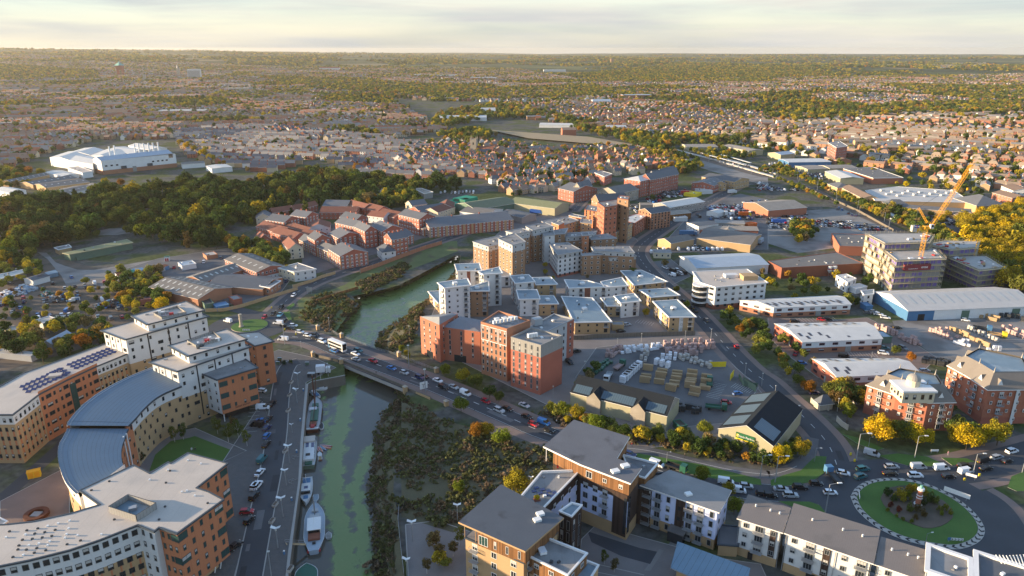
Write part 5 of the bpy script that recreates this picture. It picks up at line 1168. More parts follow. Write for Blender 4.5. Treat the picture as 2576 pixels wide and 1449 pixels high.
# ---- right: business units, builders' yards, mansion flats
def units():
 mat('roof_tile_grey',(.20,.175,.15),stripe=(1,.5,.18,.12));mat('roof_grey_sheet',(.50,.48,.45),stripe=(0,1.2,.1,.08))
 def unit(lab,s,h,rise,nu,brick,sign=None):
  ps,h=foot('32',s,h);b=Bld('business_unit',lab,'building',ps);b.ps=ps;b.walls(ps,0,h,'clad_white',[(2.6,'brick_mixed'),(h,'clad_white')],brick);b.pitched(ps,h,rise,'roof_white_sheet',.3,wall='clad_white');b.skylights(nu,1,1.3,2.8,'rooflight_dark');b.skylights(nu//2,1,1.3,2.6,'rooflight_dark',(0,1),.3,.3)
  for A,B in zip(ccw(ps),ccw(ps)[1:]+ccw(ps)[:1]):
   b.win(A,B,0,h/2,-5.5,2,2.6,1.2,'r3');b.quad(A,B,.55,.62,0,2.6,'clad_grey','roller_door',.1)
  return b
 u=[]
 br={0:[(9,'brick_red')]}
 unit('long white roofed business unit furthest up the estate road','-280,125 60,200 835,165 690,75',5.4,1.6,12,{}).done()
 b=unit('white roofed business unit with a red sign over the car park','70,360 345,545 1150,510 985,345',5.6,1.8,8,br)
 A,B=sorted(b.ps,key=lambda p:p.y)[:2];b.done()
 b=unit('nearest white roofed business unit behind the domed flats','450,715 690,895 1530,855 1300,710',5.6,1.8,7,br);A,B=b.ps[0],b.ps[1];b.quad(B,A,.3,.42,1.5,4.2,'frame_white','notice_board',.15);b.done()
 ps,h=foot('32','1065,40 1230,60 1412,232 2700,175 2600,-10',None,(2,332));ps,h=foot('32','1055,35 1412,232 2720,178 2480,0',None,(1,332))
 b=Bld('warehouse','huge grey roofed builders merchant warehouse with a blue gable','warehouse',ps);r=rect3(ps[0],ps[1],ps[2]);wb=MB();d=r[1]-r[0]
 b.walls(r,0,h,'clad_white',None,{0:[(h,'clad_blue')]},b=wb);b.pitched(r,h,3.6,'roof_grey_sheet',.3,axis=1,wall='clad_white',wb=wb);b.part(wb,'wall')
 A,B=r[1],r[2]
 b.quad(A,B,.0,.2,0,h-.2,'clad_blue','blue_panel',.05);b.quad(A,B,.08,.13,0,3.4,'black','loading_door',.1);b.quad(A,B,.41,.47,0,4.4,'clad_green','roller_door',.1);b.quad(A,B,.8,.86,0,4.4,'clad_green','roller_door',.1)
 b.skylights(14,1,1.2,8,'rooflight',t0=.5);b.done()
 bld('site_office','white flat roofed office next to the huge warehouse','building','32','940,30 970,70 1060,60 1060,20',6,None,'flat','render_white','roof_membrane',rows=2,style='d1')
 ps,h=foot('31','-1160,1270 -1010,1449 -560,1400 -760,1255',None,(1,1600));ps=pts('21','1830,1290 1905,1395 2050,1440 2560,1395 2360,1265',12.5)
 b=Bld('office_building','white and buff office with a rounded glazed corner','office',ps);b.walls(ps,0,12.5,'render_white',[(2.5,'brick_dark'),(12.5,'render_white')],{3:[(12.5,'brick_buff')]});b.flat(ps,12.5,'roof_felt',.8,fas='fascia_white')
 for A,B in zip(ccw(ps),ccw(ps)[1:]+ccw(ps)[:1]):b.win(A,B,.5,3.,-4,4,1.6 if(B-A).length>18 else 2.6,1.3,'d2')
 p=P(*q('21','2200,1320')[0],13.5);b.box((p.x,p.y,12.6),(7,4,1.6),'render_white',.1,'roof_lantern');p=P(*q('21','2380,1340')[0],13.5);b.box((p.x,p.y,12.6),(8,6,2.4),'brick_buff',.1,'plant_room')
 c=ps[1];g=MB()
 for k in range(4):g.cone((c.x,c.y,2.2+k*3),4.5,4.5,.5,'fascia_white',16);g.cone((c.x,c.y,.2+k*3),4.1,4.1,2,'glass',16)
 b.part(g,'bow_window');b.done()
 sh=[('1690,1130 1860,1250 2560,1200',6,'render_white','roof_blue_sheet',2.2,'light blue roofed trade shed with a white sign wall'),('1860,945 2400,1015 2490,905',5.5,'brick_buff','asbestos_dark',2.4,'long buff walled shed with a dark mossy roof'),('1470,960 1600,1000 1740,930',5,'brick_buff','asbestos_dark',2,'small gabled buff shed beside the blue lorries'),('1420,1060 1430,1090 1600,1090',4,'render_cream','roof_grey',.3,'cream prefab office by the van lot'),('1760,790 1880,830 1950,765',6,'render_white','roof_charcoal',.4,'white two storey office on the main street corner'),('2040,760 2050,790 2330,780',4.5,'clad_grey','roof_grey',.5,'grey open fronted garage behind the white office'),('1870,860 2480,870 2500,830',3.6,'brick_orange','asbestos',1.4,'row of low sheds behind the long buff shed'),('2330,590 2580,670 2700,560',6,'brick_orange','asbestos',3,'large old brick depot with a patchy brown roof'),('1420,600 1590,640 1730,535',7,'clad_grey','roof_white_sheet',2,'corrugated grey workshop beside the creek'),('1520,680 1600,710 1700,655',5,'timber','asbestos',1.2,'timber clad workshop on the main street'),('1290,610 1420,610 1500,600',6,'clad_grey','asbestos',1.2,'low workshop behind the dark pitched roof'),('1810,395 2030,420 2050,365',7,'brick_red','slate',2.5,'brick warehouse with three rooflights by the level crossing'),('2040,400 2160,400 2170,360',7,'brick_buff','slate',2.5,'buff mill house on the main street'),('1910,330 2240,380 2260,330',8,'brick_buff','slate',2.5,'long buff terrace on the main street')]
 for s,h,wl,rf,rs,lab in sh:bld('industrial_shed',lab,'shed','21',s,h,None,'gable',wl,rf,rise=rs,rows=2 if h>6.5 else(1 if 'office' in lab else 0),sky=[(3,1)]if 'rooflight' in lab else None)
 sh=[('0,1180 140,1250 965,1205 690,1090',6.5,'brick_dark','asbestos_dark','dark brick warehouse with a worn grey roof'),('640,900 720,1030 1060,1040 1060,920',6,'brick_orange','asbestos_dark','orange brick hall with a flat roof beside the scaffolding')]
 for s,h,wl,rf,lab in sh:bld('warehouse',lab,'warehouse','31',s,h,None,'flat',wl,rf,over=.15,fas=wl)
 bld('site_cabins','stack of white site cabins in front of the scaffolding','cabin','31','685,1325 800,1395 890,1355 790,1310',6,None,'flat','render_white','roof_white_sheet',rows=2,style='d1',sp=5,over=.05)
 bld('site_cabins','low white site cabin beside the cabin stack','cabin','31','800,1425 890,1460 1000,1435 920,1405',3,None,'flat','render_white','roof_white_sheet',over=.05)
 ps,h=foot('22','590,1050 1560,1290 1650,1110 680,895',5.8)
 b=Bld('merchant_shed','long builders merchant shed with a black slate and glass roof','shed',ps);r=rect3(ps[0],ps[1],ps[2]);wb=MB();b.walls(r,0,h,'clad_cream',b=wb);b.pitched(r,h,4.2,'slate_dark',.2,axis=0,wall='weathered',wb=wb);b.part(wb,'wall')
 R_,u,v,W,L_,z,rise=b.ridge
 sd_=1 if(R_[0].length<R_[3].length)else-1
 p0,dv=(R_[0],v)if R_[0].length<R_[3].length else(R_[3],-v)
 for f0,f1 in((.02,.2),(.32,.66),(.78,.97)):
  g=MB();f=[(*(p0+u*L_*f0+dv*.3),z+.3+.2),(*(p0+u*L_*f1+dv*.3),z+.5),(*(p0+u*L_*f1+dv*W*.24),z+rise*.48+.22),(*(p0+u*L_*f0+dv*W*.24),z+rise*.48+.22)]
  g.face(f if dv==v else f[::-1],'glass_roof');b.part(g,'glazing')
 for f in(.26,.72):
  c=p0+u*L_*f;g=MB();w2=2.8;n=-dv
  A,B=c-u*w2+n*1.0,c+u*w2+n*1.0;
  if(B-A).cross(n)>0:A,B=B,A
  mid=(A+B)/2;bk=mid+dv*W*.5
  g.face([(*A,0),(*B,0),(*B,5.6),(*mid,8.6),(*A,5.6)],'weathered');g.face([(*(A+dv*1.2),0),(*A,0),(*A,5.6),(*(A+dv*1.2),5.6)],'weathered');g.face([(*B,0),(*(B+dv*1.2),0),(*(B+dv*1.2),5.6),(*B,5.6)],'weathered')
  g.face([(*A,5.7),(*mid,8.7),(*bk,8.75),(*(A+dv*W*.1),6.)],'slate_dark');g.face([(*mid,8.7),(*B,5.7),(*(B+dv*W*.1),6.),(*bk,8.75)],'slate_dark');b.part(g,'cross_gable')
 b.done()
 ps,h=foot('22','2080,1410 2420,1449 2576,1420 2480,1030',6);ps=pts('v','1808,1078 1945,1122 1968,1015 1890,982',6.2);r=rect3(ps[0],ps[1],ps[2])
 b=Bld('merchant_shop','builders merchant shop with a black glazed roof and a green sign','shop',r);wb=MB();b.walls(r,0,6.2,'clad_cream',b=wb);b.pitched(r,6.2,4.4,'slate_dark',.25,axis=1,wall='clad_cream',wb=wb);b.part(wb,'wall')
 R_,u,v,W,L_,z,rise=b.ridge
 for p0,dv,f0,f1 in((R_[0],v,.05,.3),(R_[3],-v,.06,.3),(R_[3],-v,.38,.62),(R_[3],-v,.7,.95)):
  g=MB();f=[(*(p0+u*L_*f0+dv*.6),z+.75),(*(p0+u*L_*f1+dv*.6),z+.75),(*(p0+u*L_*f1+dv*W*.4),z+rise*.8+.24),(*(p0+u*L_*f0+dv*W*.4),z+rise*.8+.24)];g.face(f if dv==v else f[::-1],'glass_roof');b.part(g,'glazing')
 A,B=r[0],r[1]
 d=(B-A);n=Vector((d.y,-d.x)).normalized()
 if n.dot(-A)<0:A,B=B,A;d=B-A;n=-n
 b.quad(A,B,.33,.67,5.2,7.2,'sign_green','sign_board',.3);b.quad(A,B,.33,.67,4.7,5.2,'sign_yellow','sign_strip',.3);b.quad(A,B,.345,.385,5.7,6.7,'sign_yellow','emblem',.36);b.quad(A,B,.34,.66,0,4.6,'weathered','stone_panel',.1);c=A.lerp(B,.52)+n*.42;text_on(b.root,'Travis Perkins',1.05,'frame_white',Vector((c.x,c.y,6.15))-b.o,n)
 b.done()
 def mansion(lab,t,s,h,hip=True):
  ps,h=foot(t,s,h);b=Bld('mansion_flats',lab,'flats',ps);b.walls(ps,0,h,'brick_orange',[(2.6,'brick_red'),(h,'brick_orange')])
  g=MB();o=ccw(grow(ps,.5));i=ccw(grow(ps,-4.2));n=len(o)
  for k in range(n):j=(k+1)%n;g.face([(*o[k],h),(*o[j],h),(*i[j],h+5),(*i[k],h+5)],'roof_tile_grey')
  b.part(g,'roof');g=MB();g.poly(i,h+4.4,'roof_membrane');b.part(g,'roof_well');g=MB()
  for k in range(n):j=(k+1)%n;g.face([(*o[k],h-.3),(*o[j],h-.3),(*o[j],h+.02),(*o[k],h+.02)],'fascia_white')
  b.part(g,'eaves')
  for A,B in zip(o,o[1:]+o[:1]):
   L_=(B-A).length;k=max(3,int(L_/3.4));A2,B2=A.lerp(B,.03),B.lerp(A,.03)
   b.win(A2,B2,.6,(h-.8)/4,k,4,lambda c,r_:1.5 if c%4==1 else .9,lambda c,r_:1.9 if c%4==1 else 1.3,lambda c,r_:'w2b' if c%4==1 and r_>0 else 'w2',skip=lambda c,r_:r_==0 and c%2==0)
   if L_>14:b.quad(A,B,.52,.58,0,h-.3,'render_white','stair_panel',.03)
   d=(B-A).normalized();nn=Vector((d.y,-d.x))
   for f in[(c+.5)/max(1,int(L_/7))for c in range(int(L_/7))]:
    p=A.lerp(B,f)-nn*1.2;g=MB();a_,c_=p-d*1.1,p+d*1.1;zz=h+1.1
    g.face([(*a_,zz),(*c_,zz),(*p,zz+2.2)],'frame_white');bk=p-nn*2.2
    g.face([(*a_,zz),(*p,zz+2.2),(*bk,zz+2.2)],'roof_tile_grey');g.face([(*p,zz+2.2),(*c_,zz),(*bk,zz+2.2)],'roof_tile_grey');b.part(g,'dormer')
  for p in i:g=MB();g.cone((p.x,p.y,h+4.6),.35,.05,2.2,'lead',6);b.part(g,'finial')
  return b
 b=mansion('orange brick mansion flats with a white domed turret behind yellow trees','32','1000,975 1290,1075 1610,1150 1880,1145 1760,960 1230,870',11.5)
 c=P(*q('32','1460,1000')[0],15.5);c=Vector((c.x,c.y));g=MB()
 sq=[c+Vector((x*5.6,y*4.2))for x,y in((-1,-1),(1,-1),(1,1),(-1,1))]
 g.prism(sq,11.4,16.,'render_cream','roof_grey');g.prism(grow(sq,.5),15.6,16.3,'fascia_white');b.part(g,'turret_base')
 for A,B in zip(sq,sq[1:]+sq[:1]):b.win(A,B,12.2,3.2,4,1,1.1,1.9,'d1')
 g=MB();g.cone((c.x,c.y+.5,16.2),2.3,2.3,2.3,'render_cream',14);b.part(g,'drum');g=MB()
 for k in range(5):
  a0,a1=k/5*1.4,(k+1)/5*1.4;g.cone((c.x,c.y+.5,18.5+2.1*math.sin(a0)),2.3*math.cos(a0),2.3*math.cos(a1),2.1*(math.sin(a1)-math.sin(a0)),'lead',16,k==4)
 g.cone((c.x,c.y+.5,20.5),.2,.03,2.2,'lead',6);b.part(g,'dome');b.done()
 b=mansion('large orange brick mansion flats with a sunlit brown roof and white dormers','32','1815,780 2000,880 2215,1020 2760,1015 2640,800 2020,665',14);b.done()
 bld('gatehouse','small gatehouse with a dark pyramid roof at the estate gate','gatehouse','32','470,1120 530,1165 630,1130',3,None,'hip','stone','roof_charcoal',rise=2.6,hip=1)
units()
# ---- supermarket and sheds by the railway
def retail():
 b=bld('supermarket','wide supermarket with a pale flat roof beside the railway','supermarket','31','980,470 1080,570 2050,590 1870,470 1300,430',6,None,'flat','brick_buff','roof_grey_sheet',over=.3,done=False)
 for k in range(14):p=P(*q('31',f'{1150+k*55},{470+(k*37) % 60}')[0],6.5);b.box((p.x,p.y,6.2),(4,2.4,1.4),'roof_white_sheet',.2,'roof_plant')
 b.done()
 L_=[('1150,580 1200,605 1350,580',6,'hip','brick_buff','slate',3.2,'supermarket corner pavilion with a pyramid slate roof'),('1870,545 2100,620 2310,590',6.5,'hip','brick_buff','slate',6,'big buff pavilion with a pyramid roof at the supermarket entrance'),('1350,620 1360,640 2000,640',4.5,'gable','brick_buff','slate',2,'slate roofed arcade along the supermarket front'),('1120,665 1300,745 1310,725',3,'gable','clad_white','roof_white_sheet',.4,'long white canopy in the supermarket car park'),('1700,650 2180,810 2200,790',3.4,'gable','brick_buff','tile_brown',1,'covered walkway crossing the supermarket car park'),('600,400 700,440 750,400',6,'hip','brick_buff','slate',3,'slate hipped pavilion at the railway end of the supermarket'),('735,435 950,545 1060,520',6,'gable','brick_buff','tile_brown',2.5,'long brown roofed supermarket wing beside the railway'),
('575,275 730,345 900,320',6,'gable','clad_cream','roof_white_sheet',1.5,'pale roofed trade shed behind the supermarket'),('760,250 1060,345 1360,340 1060,235',6,'flat','brick_orange','asbestos_dark',0,'wide dark roofed works with sunlit brick gables'),('105,150 210,185 575,160',5.5,'gable','clad_blue','roof_white_sheet',.8,'blue walled shed with a pale roof by the railway'),('570,130 690,165 830,160',5,'gable','brick_mixed','tile_brown',2.6,'brown roofed hall behind the blue shed'),('0,90 130,110 300,100',6,'gable','clad_cream','roof_blue_sheet',2,'cream walled shed with a grey blue roof'),('270,220 400,255 520,225',4.5,'gable','clad_cream','asbestos',1,'long low cream shed beside the car lots'),('510,215 620,245 770,205',5,'gable','clad_cream','asbestos',1.2,'cream gabled shed behind the trade shed'),('605,175 690,230 820,225 740,165',15,'flat','brick_red','roof_grey',0,''),('2350,420 2470,470 2580,440',9,'gable','render_white','tile_brown',2.4,'white three storey house with a brown roof right of the crane'),('2260,490 2460,545 2580,530',7,'gable','brick_orange','tile_brown',2.4,'brown roofed brick terrace right of the supermarket')]
 for s,h,k,wl,rf,rs,lab in L_:
  if lab:bld('retail_building',lab,'building','31',s,h,None,k,wl,rf,rise=max(rs,.3),rows=2 if h>=7 else 0,hip=1 if k=='hip' else 0)
 bld('tower_block','red brick tower block with white balconies among the right hand houses','flats','30','605,1180 690,1230 800,1215 720,1165',19,None,'flat','brick_red','roof_grey',rows=6,style='w1')
 bld('industrial_shed','long sunlit tan shed beyond the railway','shed','20','2110,1210 2380,1265 2440,1240',6,None,'gable','clad_cream','asbestos',rise=1.5);bld('industrial_shed','second tan shed to the left of the long sunlit one','shed','20','1700,1195 1760,1225 2020,1200',6,None,'gable','clad_cream','asbestos',rise=1.5)
retail()
def small_sheds():
 for t,s,h,wl,rf,lab in(('02','345,330 430,360 510,290',2.8,'render_white','roof_felt','white scrapyard cabin with a pale roof'),('02','30,400 120,440 180,400',3,'weathered','roof_felt','grey scrapyard shed beside the left trees'),('02','-60,650 310,690 318,650',2.6,'render_grey','concrete','long pale low shed at the edge of the scrapyard'),('02','1990,90 2060,170 2120,120',3,'clad_green','metal_dark','dark green container behind the curved planks wall'),('02','2145,165 2180,195 2255,130',2.4,'clad_blue','clad_blue','bright blue covered skip by the plank wall'),('02','2300,90 2350,125 2395,80',3,'brick_red','roof_grey','small red brick hut beside the blue skip'),('01','1790,1195 1830,1230 1960,1195',2.8,'render_white','roof_blue_sheet','white and blue cabin by the works hedge'),('01','2040,1100 2080,1130 2180,1105',2.4,'brick_mixed','concrete','roofless brick bays at the end of the concrete track'),('21','1960,680 2070,700 2080,665',3.4,'render_white','roof_white_sheet','white sales cabin beside the main street yard'),('21','2320,800 2380,815 2450,795',3.2,'rubber_orange','rubber_orange','orange racking behind the row of low sheds'),('21','2110,870 2230,880 2250,840',3.6,'weathered','asbestos','pale gabled store in the row of low sheds'),('21','1600,720 1640,745 1700,700',3,'render_white','roof_white_sheet','white fence side shed on the main street'),('21','1840,450 1920,475 1930,440',3,'render_white','roof_white_sheet','white portable cabins by the brick warehouse'),('21','1730,495 1850,510 1850,480',2.6,'sign_yellow','sign_yellow','yellow container in the creek yard'),('21','1700,160 1740,180 1800,160',4,'brick_mixed','asbestos','small lineside hut beside the railway'),('32','1065,440 1160,500 1225,480',3,'clad_green','roof_blue_sheet','long blue roofed lean to along the yard stock'),('32','930,150 990,185 1000,150',2.5,'clad_blue','clad_blue','blue container beside the site office'),('22','2330,900 2420,960 2460,990',2.6,'clad_green','concrete','green fenced plant compound at the merchant corner'),('22','1000,340 1010,375 1120,355',2.8,'brick_buff','roof_grey','low garage in the flats parking court'),('22','1620,1340 1690,1400 1720,1350',2.2,'green_paint','dirt','open green skip beside the long merchant shed')):
  bld('small_shed',lab,'shed',t,s,h,None,'gable' if h>3.3 else 'flat',wl,rf,rise=1.2,over=.15,fas=wl)
small_sheds()
# ================================================================ trees, shrubs, houses
SRC=bpy.data.collections.new('sources')
rt=random.Random(11)
def crown_mesh(n,leaf,rx,rz,zc,clumps,seed,m='leaf',shell=.75):
 r=random.Random(seed);C=[]
 for _ in range(clumps):
  while True:
   v=Vector((r.uniform(-1,1),r.uniform(-1,1),r.uniform(-1,1)))
   if v.length<1:break
  k=v.length;v=v*(.78/max(.3,k))*max(k,.45);C.append((Vector((v.x*rx,v.y*rx,zc+v.z*rz)),r.uniform(.26,.46)*min(rx,rz*1.3)))
 V,Fs=[],[]
 for i in range(n):
  c,cr=C[r.randrange(clumps)];d=Vector((r.gauss(0,1),r.gauss(0,1),r.gauss(0,.9))).normalized()
  p=c+d*cr*(shell+(1.12-shell)*r.random());nn=(d+Vector((r.gauss(0,.5),r.gauss(0,.5),r.gauss(0,.5)))).normalized()
  u=nn.orthogonal().normalized();u.rotate(Matrix.Rotation(r.uniform(0,6.28),3,nn));w_=nn.cross(u);s_=leaf*r.uniform(.6,1.3)/2
  j=len(V);V+=[p-u*s_,p-w_*s_*.75,p+u*s_,p+w_*s_*.75];Fs.append((j,j+1,j+2,j+3))
 me=bpy.data.meshes.new('crown');me.from_pydata(V,[],Fs);me.materials.append(M(m));return me
def trunk_mesh(h,r0,seed,m='bark',limbs=5,rx=2.):
 r=random.Random(seed);b=MB();b.bar((0,0,-.2),(0,0,h*.55),r0*1.6,m,6);b.bar((0,0,h*.5),(r.uniform(-.3,.3),r.uniform(-.3,.3),h*.9),r0*.9,m,5)
 for k in range(limbs):
  a=6.28*k/limbs+r.random();z=h*r.uniform(.35,.6);b.bar((0,0,z),(math.cos(a)*rx*.6,math.sin(a)*rx*.6,z+h*.28),r0*.7,m,4)
 o=b.build('trunk');me=o.data;bpy.data.objects.remove(o);return me
TV={'broad':[(crown_mesh(3400,.55,4.4,3.9,6.,24,20+i),trunk_mesh(8,.22,i,rx=3.5))for i in range(4)],
'mid':[(crown_mesh(1300,.95,4.3,3.8,6.1,18,40+i),trunk_mesh(8,.25,i,rx=3.5))for i in range(5)],
'slim':[(crown_mesh(1500,.6,2.1,4.4,5.4,20,60+i),trunk_mesh(8,.16,i,'bark',rx=1.6))for i in range(3)],
'birch':[(crown_mesh(1500,.42,2.8,3.9,5.8,18,70+i,shell=.4),trunk_mesh(8,.12,i,'bark_birch',rx=2.))for i in range(2)],
'bush':[(crown_mesh(900,.8,4.6,3.6,3.4,14,80+i),None)for i in range(3)]}
TREES=[]
def tree(x,y,h,col,kind='broad',noun=None,wide=1.,z=0.):
 v=rt.choice(TV[kind]);s_=h/10
 nm='shrub' if kind=='bush' else 'tree'
 t=thing(nm,None,nm,(x,y,z+terr(x,y)),rt.uniform(0,6.28));t.scale=(s_*wide,s_*wide,s_ if kind!='bush' else h/7)
 c=put('foliage' if kind=='bush' else 'crown',v[0],t);cc=LEAFC[col];j=rt.uniform(.8,1.2);c.color=(cc[0]*j*rt.uniform(.9,1.1),cc[1]*j,cc[2]*j,1)
 if v[1]:put('trunk',v[1],t)
 cw=dict(dark='dark green',green='green',olive='olive green',yellow='bright yellow',gold='golden',orange='orange',brown='brown',lime='lime green',red='dark red')[col]
 sz='tall' if h>12 else 'small' if h<5.5 else ''
 kd={'slim':'narrow upright tree','birch':'thin crowned tree','bush':'rounded shrub'}.get(kind,'leafy tree')
 AUTO.append((t,' '.join(f'{sz} {cw} {kd}'.split()),x,y,'trees' if nm=='tree' else 'shrubs'));TREES.append((x,y,h*.4));return t
def tv(vx,vy,*a,**k):p=PT(vx,vy);return tree(p.x,p.y,*a,**k)
for s in '2207,1115,11,yellow 2294,1118,9,yellow 2325,1121,7,yellow 2240,1108,8,gold 2429,1132,10,yellow 2507,1121,10,gold 2465,1118,8,yellow 1959,1171,8,yellow 2014,1154,8,gold 1985,1150,6,lime 1160,1036,6.5,lime 1197,1102,6.5,orange 1225,1098,6,gold 1262,1122,7,lime 1300,1247,9.5,gold 1156,1242,5,lime 1762,1212,6,lime 1830,1248,5,gold 1846,1292,6,lime 410,785,9,yellow 440,800,6,gold 725,692,7,gold 2110,1022,9,brown 2030,990,6.5,orange 2005,970,5.5,olive 2095,1008,9.5,olive 2150,1020,7,dark 1862,840,5.4,orange 1878,826,6,olive 1624,797,5,gold 1727,777,5,lime 1770,765,6,yellow 2250,893,5,olive 2292,912,5,orange 1120,947,6,lime 1165,962,6.5,gold 1195,977,7,olive 1232,1002,6,green 1255,1012,5,olive 1422,1052,7,lime 1452,1060,7,gold 1502,1088,7.5,lime 1535,1092,6.5,olive 1565,1102,6,green 1622,1112,6,gold 1655,1104,6,olive 1692,1117,6,green 1722,1110,5.5,olive 1772,1095,6,lime 1852,1114,7,lime 1890,1142,7,lime 1872,1128,5.5,olive 75,442,11,orange 105,445,10,gold 266,468,9,gold 305,470,9,orange 470,378,12,yellow 490,386,12,gold 512,398,13,yellow 532,408,11,gold 455,368,11,gold 1010,885,3.6,lime 1022,895,3,gold'.split():
 a=s.split(',');tv(float(a[0]),float(a[1]),float(a[2]),a[3])
for s in '2129,1064,9.5,lime 712,655,11,yellow 700,662,8,olive 1030,905,4,lime'.split():a=s.split(',');tv(float(a[0]),float(a[1]),float(a[2]),a[3],'slim')
for s in '440,1112,7,olive 462,1106,7,green 548,1092,8,olive 575,1112,8,olive 600,1102,8,green 622,1122,7,olive 590,1085,7,brown 1106,1410,6.5,brown 1074,1444,6,brown 1156,1372,6.5,olive 1140,1400,6,brown 1520,1420,5,olive 1545,1440,5,brown 360,1165,5,dark'.split():a=s.split(',');tv(float(a[0]),float(a[1]),float(a[2]),a[3],'birch')
for s in '88,872,8,olive 15,885,10,dark 40,900,9,dark 212,884,9,orange 245,862,8,dark 275,850,7,olive 215,790,6,green 232,800,6,olive 260,835,7,green 70,820,6,olive 20,840,7,green 300,860,6,dark 235,905,7,dark 170,905,7,dark 110,915,8,green 330,775,6,olive 420,760,5,olive 452,738,5,brown 330,745,6,brown 350,740,6,olive 375,735,7,olive 395,720,6,dark 300,740,5,green'.split():
 a=s.split(',');tv(float(a[0]),float(a[1]),float(a[2]),a[3],'mid')
for s in '2440,640 2478,655 2530,665 2565,705 2420,605 2500,612 2560,595 2540,565 2575,640 2490,700 2450,600 2520,720 2555,740 2600,690 2600,620 2590,560 2470,575 2515,580 2480,560 2540,620'.split():
 x,y=map(float,s.split(','));tv(x,y+12,rt.uniform(11,15),rt.choice(['gold','gold','yellow','olive']),'mid')
for s in '2085,778,6,gold 2112,772,6,olive 2135,772,6,gold 1995,760,5,gold 2020,745,5,olive 2040,720,6,gold 1700,740,5,olive 1590,700,7,olive 2275,720,5,gold 2010,600,5,gold 1990,590,6,green 2195,440,8,gold 2280,475,8,yellow 2190,530,6,gold 2200,520,6,yellow 2285,560,6,gold 2310,590,6,yellow 2330,570,5,olive 1640,505,6,olive 2350,420,12,dark 2465,470,10,dark 2545,440,11,dark 2395,440,12,gold 2420,450,12,olive 1165,390,11,olive 1205,375,9,olive 1230,395,9,green 1290,430,8,orange 1340,425,8,gold 1360,415,7,green 1160,385,12,gold 1700,440,9,olive 1745,425,9,gold 1660,430,7,gold 1230,520,6,green 990,520,8,green 1010,515,9,green 1030,512,9,green 1050,510,8,green 985,530,7,dark 960,510,7,dark 905,490,7,dark'.split():
 a=s.split(',');tv(float(a[0]),float(a[1]),float(a[2]),a[3],'mid')
WOOD=[tuple(p)for p in pts('v','-60,545 60,515 160,505 330,490 480,470 620,474 740,455 800,440 900,448 1000,460 1120,468 1175,472 1160,484 1040,488 930,496 880,520 700,562 600,574 560,602 690,642 700,660 600,645 480,640 380,610 300,592 240,606 120,640 60,660 -60,680')]
def scatter(poly,sp,rr,jit=.9):
 x0=min(p[0]for p in poly);x1=max(p[0]for p in poly);y0=min(p[1]for p in poly);y1=max(p[1]for p in poly);o=[]
 y=y0
 while y<y1:
  x=x0
  while x<x1:
   px,py=x+rr.uniform(-jit,jit)*sp/2,y+rr.uniform(-jit,jit)*sp/2
   if inpoly(px,py,poly):o.append((px,py))
   x+=sp
  y+=sp
 return o
BB={}
def clear(x,y,m=None):
 for e in(m or EXCL):
  k=id(e)
  if k not in BB:BB[k]=(min(p[0]for p in e),max(p[0]for p in e),min(p[1]for p in e),max(p[1]for p in e),e)
  b=BB[k]
  if b[0]<x<b[1]and b[2]<y<b[3]and inpoly(x,y,e):return False
 return True
ROADS=[(R1,8.5),(R2,7),(R3,5),(R4,8),(R5,9),(RL,7),(CP,3)]
SEGS=[(a,c,w_,min(a.x,c.x),max(a.x,c.x),min(a.y,c.y),max(a.y,c.y))for pl,w_ in ROADS for a,c in zip(pl,pl[1:])]
def offroad(x,y,ex=0):
 p=None
 for a,c,w_,x0,x1,y0,y1 in SEGS:
  e=w_+ex
  if x<x0-e or x>x1+e or y<y0-e or y>y1+e:continue
  p=p or Vector((x,y));d=c-a;t=max(0,min(1,(p-a).dot(d)/max(1e-6,d.length_squared)))
  if(p-a-d*t).length<e:return False
 return True
YP=[pts(t,s)for n,t,s,m in YARDS if n not in('scrub_ground','reed_bank','grass_strip','estate_ground','dirt_yard','allotment')]
wp=[p for p in scatter(WOOD,8.2,rt)if clear(*p)and clear(p[0],p[1],YP)and offroad(*p)]
wp.sort(key=lambda p:p[0]*p[0]+p[1]*p[1])
NW=118;WREST=[]
step=2
for i,p in enumerate(wp):
 hgt=rt.choice([7,9,10,12,15])*rt.uniform(.85,1.15)
 if i<NW*step and i%step==0:
  c=rt.choices(['dark','green','olive','gold','brown','lime'],[4,7,6,1.4,1.2,1.2])[0];tree(p[0],p[1],hgt,c,rt.choice(('mid','mid','slim','broad')))
 else:WREST.append((*p,0,hgt/10))
